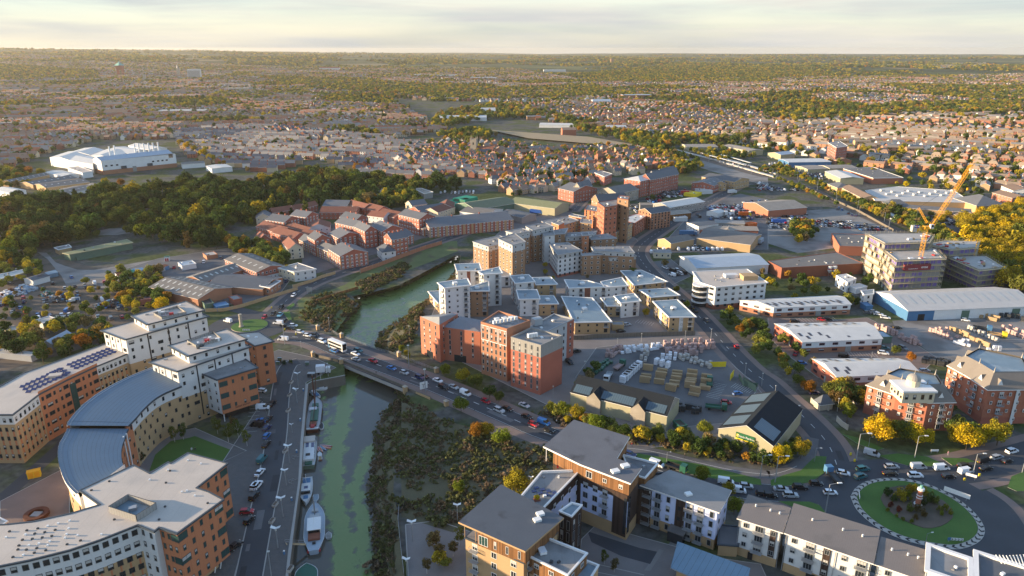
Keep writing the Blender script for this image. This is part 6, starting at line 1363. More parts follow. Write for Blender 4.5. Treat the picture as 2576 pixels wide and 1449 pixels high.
def gn_scatter(name,P_,meshes,m=None):
 col=bpy.data.collections.new(name+'_source')
 for me in meshes:
  if m:
   me=me.copy();me.materials.clear();me.materials.append(M(m))
  col.objects.link(bpy.data.objects.new(name+'_source',me))
 me=bpy.data.meshes.new(name);me.from_pydata([(p[0],p[1],p[2])for p in P_],[],[])
 for an,ty,f in(('scl','FLOAT',lambda p:p[3]),('rot','FLOAT',lambda p:p[4]if len(p)>4 else(p[0]*7.3+p[1]*3.1)%6.28),('idx','INT',lambda p:int(abs(p[0]*31+p[1]*17))%len(meshes))):
  at=me.attributes.new(an,ty,'POINT');at.data.foreach_set('value',[f(p)for p in P_])
 o=bpy.data.objects.new(name,me);COL.objects.link(o);tag(o,kind='stuff')
 g=bpy.data.node_groups.new(name,'GeometryNodeTree');g.interface.new_socket('Geometry',in_out='INPUT',socket_type='NodeSocketGeometry');g.interface.new_socket('Geometry',in_out='OUTPUT',socket_type='NodeSocketGeometry')
 N,L=g.nodes,g.links;gi,go=N.new('NodeGroupInput'),N.new('NodeGroupOutput');ip=N.new('GeometryNodeInstanceOnPoints');ci=N.new('GeometryNodeCollectionInfo')
 ci.inputs['Collection'].default_value=col;ci.inputs['Separate Children'].default_value=True;ci.inputs['Reset Children'].default_value=True
 def att(n,t):a=N.new('GeometryNodeInputNamedAttribute');a.data_type=t;a.inputs['Name'].default_value=n;return a.outputs['Attribute']
 cx=N.new('ShaderNodeCombineXYZ');L.new(att('rot','FLOAT'),cx.inputs['Z'])
 L.new(gi.outputs[0],ip.inputs['Points']);L.new(ci.outputs[0],ip.inputs['Instance']);ip.inputs['Pick Instance'].default_value=True
 L.new(att('idx','INT'),ip.inputs['Instance Index']);L.new(cx.outputs[0],ip.inputs['Rotation']);L.new(att('scl','FLOAT'),ip.inputs['Scale']);L.new(ip.outputs[0],go.inputs[0])
 md=o.modifiers.new('scatter','NODES');md.node_group=g;return o
midm=[v[0]for v in TV['mid']]
gn_scatter('woodland',WREST,midm+[v[0]for v in TV['slim']]+[TV['broad'][0][0]],'leaf_wood')
SM=[crown_mesh(460,.45,2.2,.62,.4,12,200+i,'leaf_scrub',.3)for i in range(4)]
SCR=[]
for t,s,sp in(('v','960,1010 1000,985 1060,1030 1130,1062 1300,1112 1420,1112 1400,1180 1300,1240 1180,1320 1140,1330 1010,1300 950,1449 935,1449 925,1250 950,1100',2.2),('v','1140,700 1160,690 1060,780 1040,850 1010,880 945,870 960,830 1010,790',1.6),('v','750,800 790,745 850,735 905,755 880,800 845,838 800,820',1.7),('v','895,715 960,685 1020,660 1030,675 1000,700 920,740',1.5),('v','1100,940 1200,975 1300,1030 1420,1045 1600,1100 1800,1120 1900,1140 2040,1110 2030,1140 1950,1175 1880,1170 1700,1140 1560,1115 1400,1075 1290,1040 1180,1000',2.2)):
 pg=[tuple(p)for p in pts(t,s)]
 for p in scatter(pg,sp,rt):
  z=0.
  if inpoly(p[0],p[1],channel):
   q_=Vector(p);dt=min((q_-c).length for c in resample(rtop,120)+resample(ltop,60));z=max(-3.6,-.55*dt)
  if t=='v' and sp==1.7 and rt.random()<.45:continue
  if offroad(p[0],p[1],.6)and clear(*p)and nz(p[0],p[1],.12)>-.42:SCR.append((p[0],p[1],z,rt.choice((.4,.6,.8,1,1.5))*rt.uniform(.8,1.2)))
for A_,B_ in zip(resample(rtop,260),resample(rbot,260)):
 for f in(.35,.6,.82):
  if rt.random()<.75:p=A_.lerp(B_,f);SCR.append((p.x+rt.uniform(-.6,.6),p.y+rt.uniform(-.6,.6),WZ*f*.95,rt.uniform(.5,.95)))
for A_,B_ in zip(resample(ltop,120),resample(lbot,120)):
 for f in(.3,.7):
  if rt.random()<.8:p=A_.lerp(B_,f);SCR.append((p.x,p.y,WZ*f,rt.uniform(.5,.9)))
gn_scatter('scrub',SCR,SM)
# ---------------------------------------------------------------- houses
WALLC=dict(red=(.33,.135,.085),orange=(.40,.20,.115),buff=(.44,.30,.17),white=(.70,.68,.64),cream=(.58,.48,.33),brown=(.26,.14,.09),grey=(.40,.38,.35))
ROOFC=dict(slate=(.13,.135,.15),brown=(.29,.19,.135),tile=(.33,.13,.075),tan=(.36,.27,.19),grey=(.25,.235,.22))
mat('roof_any',(1,1,1),objcol=True,rough=.85,stripe=(1,.5,.2,.15),rv=.2)
def house_proto(w_,d,h,rise,n,hip=False,cross=False,dorm=False):
 """a house with its front on -y; parts keep 'paint' for their own colour"""
 t=put('house',None)
 b=MB();x,y=w_/2,d/2
 for A,B in(((-x,-y),(x,-y)),((x,-y),(x,y)),((x,y),(-x,y)),((-x,y),(-x,-y))):b.face([(*A,0),(*B,0),(*B,h),(*A,h)],'wall_any')
 if not hip:b.face([(x,-y,h),(x,y,h),(x,0,h+rise)],'wall_any');b.face([(-x,y,h),(-x,-y,h),(-x,0,h+rise)],'wall_any')
 if cross:b.box((w_*.22,-y-.5,h*.5),(w_*.42,1.2,h),'wall_any');b.face([(w_*.01,-y-1.1,h),(w_*.43,-y-1.1,h),(w_*.22,-y-1.1,h+rise*.75)],'wall_any')
 wl=b.build('wall',t);wl['paint']=1
 b=MB();o=.3;e=h-.15;i=(w_*.25 if hip else-o)
 b.face([(-x-o,-y-o,e),(x+o,-y-o,e),(x-i,0,h+rise+.1),(-x+i,0,h+rise+.1)],'roof_any');b.face([(x+o,y+o,e),(-x-o,y+o,e),(-x+i,0,h+rise+.1),(x-i,0,h+rise+.1)],'roof_any')
 if hip:b.face([(x+o,-y-o,e),(x+o,y+o,e),(x-i,0,h+rise+.1)],'roof_any');b.face([(-x-o,y+o,e),(-x-o,-y-o,e),(-x+i,0,h+rise+.1)],'roof_any')
 if cross:
  c=w_*.22;a=w_*.25;zt=h+rise*.75+.1
  b.face([(c-a,-y-1.3,e),(c,-y-1.3,zt),(c,-.2*d,zt),(c-a,-y+.2,e)],'roof_any');b.face([(c,-y-1.3,zt),(c+a,-y-1.3,e),(c+a,-y+.2,e),(c,-.2*d,zt)],'roof_any')
 rf=b.build('roof',t);rf['paint']=2
 b=MB();b.face([(-x-o,-y-o-.01,e-.2),(x+o,-y-o-.01,e-.2),(x+o,-y-o-.01,e),(-x-o,-y-o-.01,e)],'fascia_white')
 if not hip:
  for sx in(-1,1):
   f=[(sx*(x+o),-y-o,e-.22),(sx*(x+o),0,h+rise-.12),(sx*(x+o),0,h+rise+.1),(sx*(x+o),-y-o,e)];b.face(f[::-sx],'fascia_white');f=[(sx*(x+o),0,h+rise-.12),(sx*(x+o),y+o,e-.22),(sx*(x+o),y+o,e),(sx*(x+o),0,h+rise+.1)];b.face(f[::-sx],'fascia_white')
 b.build('bargeboard',t)
 for sx in((-1,1)if n>2 else(1,)):b=MB();b.box((sx*(x-.6),0,h+rise+.3),(.7,.9,1.6),'brick_red');b.box((sx*(x-.6),0,h+rise+1.25),(.3,.6,.35),'terracotta');b.build('chimney',rf)
 for r_ in range(2 if h>4.5 else 1):
  for k in range(n):
   u=-x+w_*(k+.5)/n;z=1.4+r_*2.6
   if r_==0 and k==n-1:b=MB();b.box((u,-y-.04,1.05),(.95,.08,2.1),'fascia_dark');b.build('door',t);continue
   yy=-y-(1.1 if cross and abs(u-w_*.22)<w_*.21 else 0);put('window',win_mesh(1.3,1.25,'w2'),t,(u,yy,z));put('window',win_mesh(1.2,1.1,'w2'),t,(-u,y,z),math.pi)
 return t
HP={'terrace':house_proto(10.5,7.5,5.2,3,4),'semi':house_proto(11,7.5,5.2,3,4,True),'gable':house_proto(8,7,5.,2.7,3),'cross':house_proto(9,7.5,5.2,2.8,3,False,True),'long':house_proto(22,8,5.6,2,7)}
HS={'terrace':(10.5,7.5,5.2,3,0),'semi':(11,7.5,5.2,3,1),'gable':(8,7,5.,2.7,0),'cross':(9,8,5.2,2.8,0),'long':(22,8,5.6,2,0)}
DIST=[
('440,337 560,318 700,322 860,337 1000,352 1095,374 1240,405 1235,450 1080,450 900,446 800,400 700,436 560,422 470,395',-14,17,'terrace gable cross terrace','red red buff white cream','slate slate grey slate','in the new estate behind the wood'),
('1000,374 1180,352 1400,380 1560,372 1680,395 1700,420 1600,438 1480,462 1290,505 1250,470 1190,440 1050,402',28,19,'gable terrace semi terrace cross','white red brown cream white buff','brown slate tile grey brown','in the old quarter by the church'),
('-80,215 450,218 700,232 980,252 1120,330 1000,350 860,335 700,320 560,316 440,335 430,352 250,352 120,385 -80,460',8,18,'terrace terrace terrace gable','buff red brown cream white','brown tile grey brown','in the terraced streets beyond the factory'),
('1700,345 1900,300 2200,282 2660,290 2660,500 2520,490 2360,470 2200,428 2030,395 1800,352',-24,25,'long long semi gable','orange buff red white','tan brown tan grey','on the right hand hillside estate'),
('1250,262 1560,252 1900,252 2200,272 1950,300 1700,345 1520,335 1350,302',18,20,'semi terrace gable','white orange red buff','brown tile brown grey','in the streets beyond the railway'),
('2460,430 2660,470 2660,560 2560,540',-24,24,'long semi','orange white','brown tan','beside the supermarket'),
('-300,165 700,170 1300,175 1450,200 2000,196 2900,180 2900,292 2200,278 1900,250 1560,250 1250,258 1000,250 700,230 450,216 -300,220',12,19,'terrace semi gable','white buff red cream white','brown tile brown grey','in the far town'),
]
HL=[];GT=[]
for di,(s,ang,sp,kinds,wc,rc,where)in enumerate(DIST):
 pg=[tuple(PT(*p))for p in q('v',s)];kinds=kinds.split();wc=wc.split();rc=rc.split()
 x0=min(p[0]for p in pg);x1=max(p[0]for p in pg);y0=min(p[1]for p in pg);y1=min(4300,max(p[1]for p in pg));cx,cy=(x0+x1)/2,(y0+y1)/2;Rr=math.hypot(x1-x0,y1-y0)/2
 v=-Rr;row=0
 while v<Rr:
  u=-Rr;k=rt.choice(kinds);w0=rt.choice(wc);r0=rt.choice(rc);nxt=0
  while u<Rr:
   bl=int(u/170)+97*int(v/130);a=R(ang+{0:0,1:22,2:-18,3:80}[(bl*7919)%4])
   if nxt<=0:k=rt.choice(kinds);w0=rt.choice(wc);r0=rt.choice(rc);nxt=rt.randint(3,8)
   L_=HS[k][0];a0=R(ang);x=cx+u*math.cos(a0)-v*math.sin(a0);y=cy+u*math.sin(a0)+v*math.cos(a0)
   nxt-=1;ar_=rt.choice((0,0,math.pi/2))if k in('gable','cross')else 0
   if k in('gable','cross','semi'):x+=rt.uniform(-1.5,1.5);y+=rt.uniform(-2.5,2.5)
   if inpoly(x,y,pg):
    d=math.hypot(x,y);ok=rt.random()<(.9 if d<1500 else .8)and nz(x,y,.0035)<(.6 if di==0 else .36)
    if ok and clear(x,y)and offroad(x,y,6):
     HL.append((d,x,y,a+ar_,k,rt.choice(wc)if rt.random()<.35 else w0,rt.choice(rc)if rt.random()<.25 else r0,where))
     for _ in range(rt.choice((0,1,2,2)if di in(2,6)else(1,1,2,2))if di else rt.choice((0,0,1))):GT.append((x+rt.uniform(-7,7),y+sp/2+rt.uniform(-4,4),rt.uniform(.4,1. if d<1100 else .8)))
     if rt.random()<.4:GT.append((x+rt.uniform(-8,8),y-sp/2+rt.uniform(-3,3),rt.uniform(.3,.6)))
    elif d>400 and rt.random()<.85:GT+=[(x+rt.uniform(-9,9),y+rt.uniform(-9,9),rt.uniform(.5,1.1))for _ in '12']if di else[]
   u+=L_+({'terrace':.0,'long':6}.get(k,3.5))+(rt.random()<.08)*9
  v+=sp*(1.25 if row%2 else .9);row+=1
HL.sort(key=lambda t:t[0])
vis=[h for h in HL if-60<proj(h[1],h[2])[0]<2640]
IND=vis[:298];inds=set(id(h)for h in IND);NWIN=70
for i,h in enumerate(IND):
 d,x,y,a,k,wcol,rcol,where=h
 r=clone(HP[k],(x,y,terr(x,y)),a+(math.pi if rt.random()<.4 else 0));cw=WALLC[wcol];cr_=ROOFC[rcol];r.name='house';r['category']='house'
 for ch in list(r.children):
  p=ch.get('paint')
  if p==1:ch.color=(*cw,1)
  elif p==2:ch.color=(*cr_,1)
  elif i>NWIN and ch.name.startswith(('window','door'))and i%1==0 and d>640:bpy.data.objects.remove(ch)
 AUTO.append((r,f'{dict(red="red brick", orange="orange brick", buff="buff brick", white="white", cream="cream", brown="brown brick", grey="grey rendered")[wcol]} {dict(terrace="terraced house", semi="hip roofed house", gable="gabled house", cross="house with a front gable", long="long terrace block")[k]} with {dict(slate="dark slate", brown="brown", tile="red tiled", tan="tan", grey="grey")[rcol]} roof',x,y,'houses '+where))
for p in HP.values():purge(p)
def far_houses():
 b=MB();wm={k:mat('far_wall_'+k,c)for k,c in WALLC.items()};rm={k:mat('far_roof_'+k,c)for k,c in ROOFC.items()}
 for h in HL:
  if id(h)in inds:continue
  d,x,y,a,k,wc,rc,_=h;w_,dp,hh,rise,hip=HS[k];z=terr(x,y)-.3;c,s_=math.cos(a),math.sin(a);X,Y=w_/2,dp/2
  T=lambda u,v,zz:(x+u*c-v*s_,y+u*s_+v*c,z+zz)
  W_,R_=wm[wc],rm[rc];i=w_*.25 if hip else 0
  for A,B in(((-X,-Y),(X,-Y)),((X,-Y),(X,Y)),((X,Y),(-X,Y)),((-X,Y),(-X,-Y))):b.face([T(*A,0),T(*B,0),T(*B,hh),T(*A,hh)],W_)
  b.face([T(-X-.3,-Y-.3,hh-.2),T(X+.3,-Y-.3,hh-.2),T(X-i,0,hh+rise),T(-X+i,0,hh+rise)],R_);b.face([T(X+.3,Y+.3,hh-.2),T(-X-.3,Y+.3,hh-.2),T(-X+i,0,hh+rise),T(X-i,0,hh+rise)],R_)
  for sx in(1,-1):f=[T(sx*X,-sx*Y,hh),T(sx*X,sx*Y,hh),T(sx*(X-i),0,hh+rise)];b.face(f,R_ if hip else W_)
  if d<1500:
   b.box(T(X-.6,0,hh+rise+.2),(.8,.8,1.6),wm['red'],a)
   for sy in(-1,1):
    for q_ in(-.3,0,.3):
     for zz in(1.6,4.1):f=[T(q_*w_-.6*-sy*-1,sy*(Y+.04),zz-.6),T(q_*w_+.6*-sy*-1,sy*(Y+.04),zz-.6),T(q_*w_+.6*-sy*-1,sy*(Y+.04),zz+.6),T(q_*w_-.6*-sy*-1,sy*(Y+.04),zz+.6)];b.face(f,'glass')
 tag(b.build('house'),kind='stuff')
far_houses()
GT=[(x,y,s_)for x,y,s_ in GT if clear(x,y)and offroad(x,y,1)]
GT.sort(key=lambda t:math.hypot(t[0],t[1])/t[2])
n=max(0,296-sum(1 for a in AUTO if a[4]=='trees'));k=0;REST=[]
for x,y,s_ in GT:
 vx,vy,_=proj(x,y)
 if k<n and s_>.55 and 0<vx<2576:tree(x,y,s_*10,rt.choices(['dark','green','olive','gold','yellow','orange','brown'],[3,4,5,4,1,1,1])[0],'mid');k+=1
 else:REST.append((x,y,terr(x,y),s_*1.05))
for s,sp in(('1080,330 1250,300 1360,300 1450,330 1690,392 1700,370 1560,345 1480,320 1380,285 1250,262 1100,290',13),('640,195 900,200 1200,225 1500,215 1560,245 1250,255 1000,245 800,225',15),('1380,190 1700,165 2000,170 2100,190 1900,205 1650,212',16),('1900,295 2250,265 2600,255 2660,285 2300,290 2000,310',12),('-100,178 250,185 250,200 -100,205',15),('2200,215 2600,220 2650,250 2400,250',14),('1100,345 1180,330 1260,345 1180,362',10),('1500,330 1700,352 1900,345 1850,365 1650,360',12),('1600,400 1720,395 1760,430 1700,450',8),('2120,480 2320,560 2440,620 2400,632 2280,580 2100,500',5),('1990,560 2040,560 2060,600 2000,620',6)):
 pg=[tuple(PT(*p))for p in q('v',s)]
 for p in scatter(pg,sp,rt):
  if clear(*p)and offroad(p[0],p[1],2):REST.append((*p,terr(*p),rt.uniform(.7,1.3)*(1 if sp>9 else .6)))
for s,sp,sc in(('1100,940 1200,975 1300,1030 1420,1045 1600,1100 1800,1120 1900,1140 2040,1110 2030,1140 1950,1175 1880,1170 1700,1140 1560,1115 1400,1075 1290,1040 1180,1000',3.6,.5),('1780,790 1850,880 1930,960 2010,1050 2080,1070 2030,960 1920,860 1830,790',5,.5),('1840,800 1990,900 2060,965 2045,900 1900,810',6,.5),('2050,770 2150,755 2160,790 2060,795',5,.6),('2090,960 2180,1010 2160,1065 2080,1010',6,.75),('0,820 330,830 300,890 180,890 0,930',7,.7),('-60,640 60,650 130,690 0,740',6,.6),('270,690 400,690 430,770 350,790 270,760',5.5,.6),('560,600 700,640 745,665 690,695 600,650',6,.75),('880,475 1060,475 1065,525 900,525',7,.9),('1300,650 1600,650 1640,770 1420,770',13,.35),('1560,350 1720,445 1765,425 1650,365',7,.8),('1900,430 2200,565 2245,550 1960,415',5,.45),('2170,530 2420,640 2440,625 2230,520',5,.7),('2010,1130 2090,1180 2070,1195 1990,1150',6,.5),('0,430 60,430 80,470 0,480',8,.9),('1900,690 2180,690 2200,720 2060,745 1920,730',9,.5),('1580,640 1700,680 1740,760 1690,770',9,.45),('2380,1040 2460,1110 2576,1100 2576,1130 2380,1125',6,.6),('1440,960 1500,930 1470,1030 1420,1035',5,.4),('1600,395 1900,385 1900,400 1650,420',8,.6),('20,740 300,705 420,750 400,800 180,870 0,880',11,.42),('1560,330 1720,395 1800,402 2000,378 1800,352 1620,330',13,.7),('2030,395 2360,470 2460,470 2480,520 2380,500 2100,430',14,.65),('1050,1330 1150,1340 1160,1449 1080,1449',7,.4),('470,462 620,468 740,448 800,430 900,440 1000,452 1000,462 800,450 620,478',8,.7)):
 pg=[tuple(PT(*p))for p in q('v',s)]
 for p in scatter(pg,sp,rt):
  if clear(*p)and offroad(p[0],p[1],1.2):REST.append((*p,0,sc*rt.uniform(.6,1.3)))
for x,y in scatter([(-420,60),(-175,60),(-165,150),(-230,260),(-330,300),(-460,250)],11,rt):  # unseen tree belt left of the view, added to shade the near ground
 if clear(x,y):REST.append((x,y,0,rt.uniform(.9,1.5)))
gn_scatter('town_trees',REST,midm,'leaf_town')
GG=[]
for s,sp,sc in(('2400,560 2576,530 2680,600 2680,780 2530,730 2440,650',8,1.15),('2180,1100 2340,1105 2330,1128 2190,1122',5,.75),('2400,1120 2540,1105 2540,1125 2420,1135',5,.7),('1930,1150 2040,1130 2020,1160 1950,1180',4.5,.6),('2330,545 2480,540 2500,560 2360,565',10,.6)):
 for p in scatter([tuple(PT(*p))for p in q('v',s)],sp,rt):
  if clear(*p)and offroad(p[0],p[1],2):GG.append((*p,0,sc*rt.uniform(.7,1.2)))
gn_scatter('golden_trees',GG,[v[0]for v in TV['broad']],'leaf_gold')
FARM=[crown_mesh(170,3.2,9,4.2,4.5,9,300+i,'leaf_town')for i in range(4)]
FW=[];rr=random.Random(5)
for _ in range(52000):
 d=1900*(11500/1900)**rr.random();a=rr.uniform(-.72,.72);x,y=d*math.sin(a),d*math.cos(a)
 t=nz(x,y,.0016)+.6*nz(x+500,y,.006)
 in_town=d<3300
 if(not in_town and t>.02)or(in_town and t>.36):FW.append((x,y,terr(x,y)-1,rr.uniform(.7,1.35)*(1 if d<5000 else 1.5)))
gn_scatter('far_woods',FW,FARM)
# ================================================================ vehicles
PAINT=dict(white=(.75,.76,.78),silver=(.42,.44,.46),black=(.012,.013,.016),grey=(.11,.12,.13),blue=(.03,.16,.42),navy=(.012,.03,.11),red=(.42,.015,.03),teal=(.03,.14,.16),green=(.01,.10,.05),sky=(.18,.42,.55),orange=(.55,.14,.02),yellow=(.7,.42,.02),cream=(.6,.55,.42))
def loft(b,secs,m,caps=True):
 """secs: (x, half width low, half width high, z low, z high)"""
 R_=[[(x,-a,z0),(x,a,z0),(x,c,z1),(x,-c,z1)]for x,a,c,z0,z1 in secs]
 for p,q_ in zip(R_,R_[1:]):
  for k in range(4):b.face([p[k],q_[k],q_[(k+1)%4],p[(k+1)%4]],m if not callable(m)else m(k))
 if caps:b.face([R_[0][3],R_[0][2],R_[0][1],R_[0][0]][::-1][::-1],m if not callable(m)else m(0));b.face(R_[-1],m if not callable(m)else m(0))
CARS={
'hatchback':(4.1,[(-2.05,.75),(-1.95,.95),(.7,.95),(1.75,.8),(2.05,.55)],(-1.95,-1.6,.25,1.05,1.48),.88),
'saloon':(4.6,[(-2.3,.75),(-2.2,.98),(.8,.95),(2.0,.78),(2.3,.55)],(-1.75,-.95,.3,1.15,1.43),.9),
'suv':(4.6,[(-2.3,.8),(-2.2,1.1),(.8,1.1),(2.05,.98),(2.3,.65)],(-2.2,-1.9,.35,1.1,1.72),.95),
'estate':(4.7,[(-2.35,.75),(-2.25,.97),(.85,.95),(2.05,.78),(2.35,.55)],(-2.2,-1.9,.35,1.2,1.46),.9),
'van':(5.0,[(-2.5,.9),(-2.45,1.15),(1.3,1.15),(2.2,.98),(2.5,.6)],(-2.48,-2.42,1.05,1.75,2.0),.97),
'pickup':(5.0,[(-2.5,.8),(-2.45,1.05),(.9,1.05),(2.2,.95),(2.5,.6)],(-.6,-.45,.45,1.2,1.75),.93)}
def car_proto(kind,simple=False):
 L_,hull,(a,c,d,e,zr),hw=CARS[kind];t=put('car',None);b=MB()
 loft(b,[(x,hw*(.9 if abs(x)>L_*.45 else 1),hw*(.84 if abs(x)>L_*.45 else .97),.28,z)for x,z in hull],'paint_any')
 zb=max(z for x,z in hull)-.02;wr=hw*.76
 b.face([(c,-wr,zr),(d,-wr,zr),(d,wr,zr),(c,wr,zr)],'paint_any')
 if kind=='pickup':b.box((-1.5,0,1.0),(1.8,hw*1.7,.12),'black')
 g=b if simple else MB();w0=hw*.93
 sides=[[(a,-w0,zb),(e,-w0,zb),(d,-wr,zr),(c,-wr,zr)],[(e,w0,zb),(a,w0,zb),(c,wr,zr),(d,wr,zr)]]
 for i,f in enumerate(sides):
  if kind=='van':
   x=.35;xa=x
   p0,p1=(f[0],f[1])if i==0 else(f[1],f[0]);y0,y1=f[0][1],f[2][1]
   pan=[(a,y0,zb),(x,y0,zb),(x,y1,zr),(c,y1,zr)];gl=[(x,y0,zb),(e,y0,zb),(d,y1,zr),(x,y1,zr)]
   b.face(pan if i==0 else pan[::-1],'paint_any');g.face(gl if i==0 else gl[::-1],'glass_car')
  else:g.face(f,'glass_car')
 g.face([(e,-w0,zb),(e,w0,zb),(d,wr,zr),(d,-wr,zr)],'glass_car');(b if kind=='van' else g).face([(a,w0,zb),(a,-w0,zb),(c,-wr,zr),(c,wr,zr)],'paint_any' if kind=='van' else 'glass_car')
 if kind not in('van',):
  for x in((a+c)/2*.3+d*.1,):
   for s_ in(-1,1):b.bar((x,s_*w0,zb),(x,s_*(wr+.01),zr),.1,'paint_any')
 wx=L_*.31
 if simple:
  for x in(-wx,wx):
   for y in(-hw,hw):b.box((x,y*.96,.32),(.62,.16,.62),'tyre')
  for y in(-1,1):b.box((L_/2-.06,y*hw*.62,.62),(.14,.35,.14),'lamp_glass');b.box((-L_/2+.05,y*hw*.62,.72),(.12,.3,.16),'tail_red')
 bo=b.build('body',t);bo['paint']=1
 if not simple:
  g.build('window',t)
  for x in(-wx,wx):
   for y in(-1,1):
    q_=MB();n=10
    for k in range(n):
     a0,a1=6.283*k/n,6.283*(k+1)/n;P_=lambda an,r,yy:(x+r*math.cos(an),y*yy,.33+r*math.sin(an))
     q_.face([P_(a0,.33,hw-.16),P_(a1,.33,hw-.16),P_(a1,.33,hw+.03),P_(a0,.33,hw+.03)],'tyre');q_.face([P_(a0,.33,hw+.03),P_(a1,.33,hw+.03),P_(a1,.2,hw+.03),P_(a0,.2,hw+.03)],'tyre');q_.face([P_(a0,.2,hw+.03),P_(a1,.2,hw+.03),(x,y*(hw+.01),.33)],'metal_grey')
    wh_=q_.build('wheel',t);q_=MB();q_.box((x,y*(hw+.02),.33),(.3,.03,.08),'metal_grey');q_.box((x,y*(hw+.02),.33),(.08,.028,.3),'metal_grey');q_.build('rim',wh_)
  for y in(-1,1):
   q_=MB();q_.box((L_/2-.06,y*hw*.62,.62),(.16,.38,.16),'lamp_glass');q_.build('headlight',t)
   q_=MB();q_.box((-L_/2+.05,y*hw*.66,.78),(.13,.3,.18),'tail_red');q_.build('tail_light',t)
  q_=MB();q_.box((-L_/2-.0,0,.55),(.06,.5,.12),'sign_yellow');q_.build('number_plate',t)
 return t
CP_={k:car_proto(k)for k in CARS};CS_={k:car_proto(k,True)for k in CARS};NC=[0]
def heading(p,near=14):
 best=(1e9,0.)
 for pl in(R1,R2,R3,R4,R5,R6,R7,[*ring,ring[0]]):
  for a,c in zip(pl,pl[1:]):
   d=c-a;t=max(0,min(1,(p-a).dot(d)/max(1e-6,d.length_squared)));e=(p-a-d*t).length
   if e<best[0]:best=(e,math.atan2(d.y,d.x))
 return best[1]
def car(p,kind,col,ang,full=True,where='cars'):
 if NC[0]>=298:return
 NC[0]+=1
 r=clone((CP_ if full else CS_)[kind],(p.x,p.y,.14),ang,None,PAINT[col]);r.name='van' if kind=='van' else 'car';r['category']=r.name
 AUTO.append((r,f'{dict(sky="pale blue", navy="dark blue").get(col, col)} {dict(suv="tall car", hatchback="hatchback car", saloon="saloon car", estate="estate car", van="van", pickup="pickup truck")[kind]}',p.x,p.y,where));return r
RC='w:white k:black s:silver g:grey b:blue n:navy r:red t:teal e:green y:sky';RC=dict(x.split(':')for x in RC.split());KC=dict(h='hatchback',s='saloon',u='suv',e='estate',v='van',p='pickup')
def cars(t,s,where,full=True,flip=False):
 for a in s.split():
  x,y,ck=a.split(',')[:3];p=P(*q(t,f'{x},{float(y)+14}')[0]);an=a.split(',')[3:]
  car(p,KC[ck[1]],RC[ck[0]],R(float(an[0]))if an else heading(p)+(math.pi if flip else 0),full,where)
cars('12','290,325,kh 290,375,ks 345,405,kh 378,375,wh 443,440,wh 520,475,wh 595,465,ks 595,500,kh 668,535,wu 1030,625,te 1003,660,ws 1180,730,rs 1365,805,bs 1495,850,sh 1650,900,nu 1690,885,ks 1830,930,ws 1885,1000,ku 1990,995,ss 2108,1060,wv 2315,1140,rh 2447,1232,su 2530,1215,ks','queue on the bridge road')
cars('12','785,630,bs 1008,715,ss 225,350,wv 275,515,wv 85,290,rh 245,268,yp 175,253,kh 255,190,ku 380,70,wh','cars by the small roundabout',flip=True)
cars('12','2700,1180,ss','queue on the bridge road');cars('22','150,1295,ks 215,1370,rh 320,1355,bv 375,1430,kh','queue on the bridge road')
cars('02','2295,330,wv','cars by the small roundabout')
cars('23','1190,225,nh 1455,325,wv 2150,505,wv 2355,545,sh 2270,590,wv 2520,625,kh','cars waiting on the road beside the white block')
cars('33','20,640,kh 130,575,ss 225,640,su 320,560,ku 480,520,kh 625,612,wh','cars waiting on the road beside the white block')
cars('33','755,415,wh,-20 950,375,tu 925,450,tu 1240,350,se 1225,420,ks 1510,355,sv 1480,440,wu 1740,365,wv 1815,450,kh 1985,400,wv 1970,345,ku 2160,290,kv 2300,255,se 2400,295,kh 2190,370,ks 2450,195,wu 1040,220,sv,-35','traffic at the big roundabout')
cars('22','2255,585,rh 1950,320,gu 1840,225,ks 1810,190,kh 1725,125,ks','cars on the estate road')
cars('12','135,870,ss,8 110,915,rh,10 70,1205,wv,5 165,1165,ku,85 125,1320,ks,85 115,1410,nh,80','cars parked along the quay');cars('13','110,40,bh,85 105,125,ks,85 60,280,tv,82 40,410,ws,80 15,540,wu,82','cars parked along the quay')
cars('03','2560,650,ku,82 2485,805,rh,8 2510,890,kh,75 2370,1150,ks,65 2570,545,wu,84','cars parked along the quay')
cars('22','1055,385,kh,15 1070,405,rh,15 1095,430,ks,15 1155,365,sh,20 645,635,ku,25 575,745,ku,-60 2155,1150,rh,-10 2265,1060,bh,20 2475,380,sh,-5','cars parked round the builders yard')
cars('32','1160,655,wu,-15 765,690,kv,-30 1300,395,kh,-5 340,755,bh,-5 1180,295,we,-20 1110,260,we,-20 1060,235,sh,-20 1570,830,se,5 1650,880,kh,-10 915,1150,su,15 465,1055,nh,5 400,1005,wh,0 1165,600,ts,-10 1355,605,gu,-70 1985,320,wh,-25 270,335,ku,-5 535,315,rh,-20 600,310,kh,-20 1000,245,gh,-20','cars parked at the business units')
rc=random.Random(21);POOL=[]
def lot(t,s,ang,sp,where,kinds='hatchback saloon suv estate hatchback',cols='white silver black grey blue red navy black white grey',fill=.8,row=6.2,lim=60):
 pg=[tuple(p)for p in pts(t,s)];n=0;kinds=kinds.split();cols=cols.split();cx=sum(p[0]for p in pg)/len(pg);cy=sum(p[1]for p in pg)/len(pg);ca,sa=math.cos(R(ang)),math.sin(R(ang))
 L_=[]
 for i in range(-40,41):
  for j in range(-40,41):L_.append((cx+i*sp*ca-j*row*sa,cy+i*sp*sa+j*row*ca))
 L_.sort(key=lambda p:math.hypot(*p))
 for x,y in L_:
  if inpoly(x,y,pg)and rc.random()<fill and clear(x,y)and n<lim and offroad(x,y):POOL.append((Vector((x,y)),rc.choice(kinds),rc.choice(cols),R(ang+90)+rc.uniform(-.06,.06),False,where));n+=1
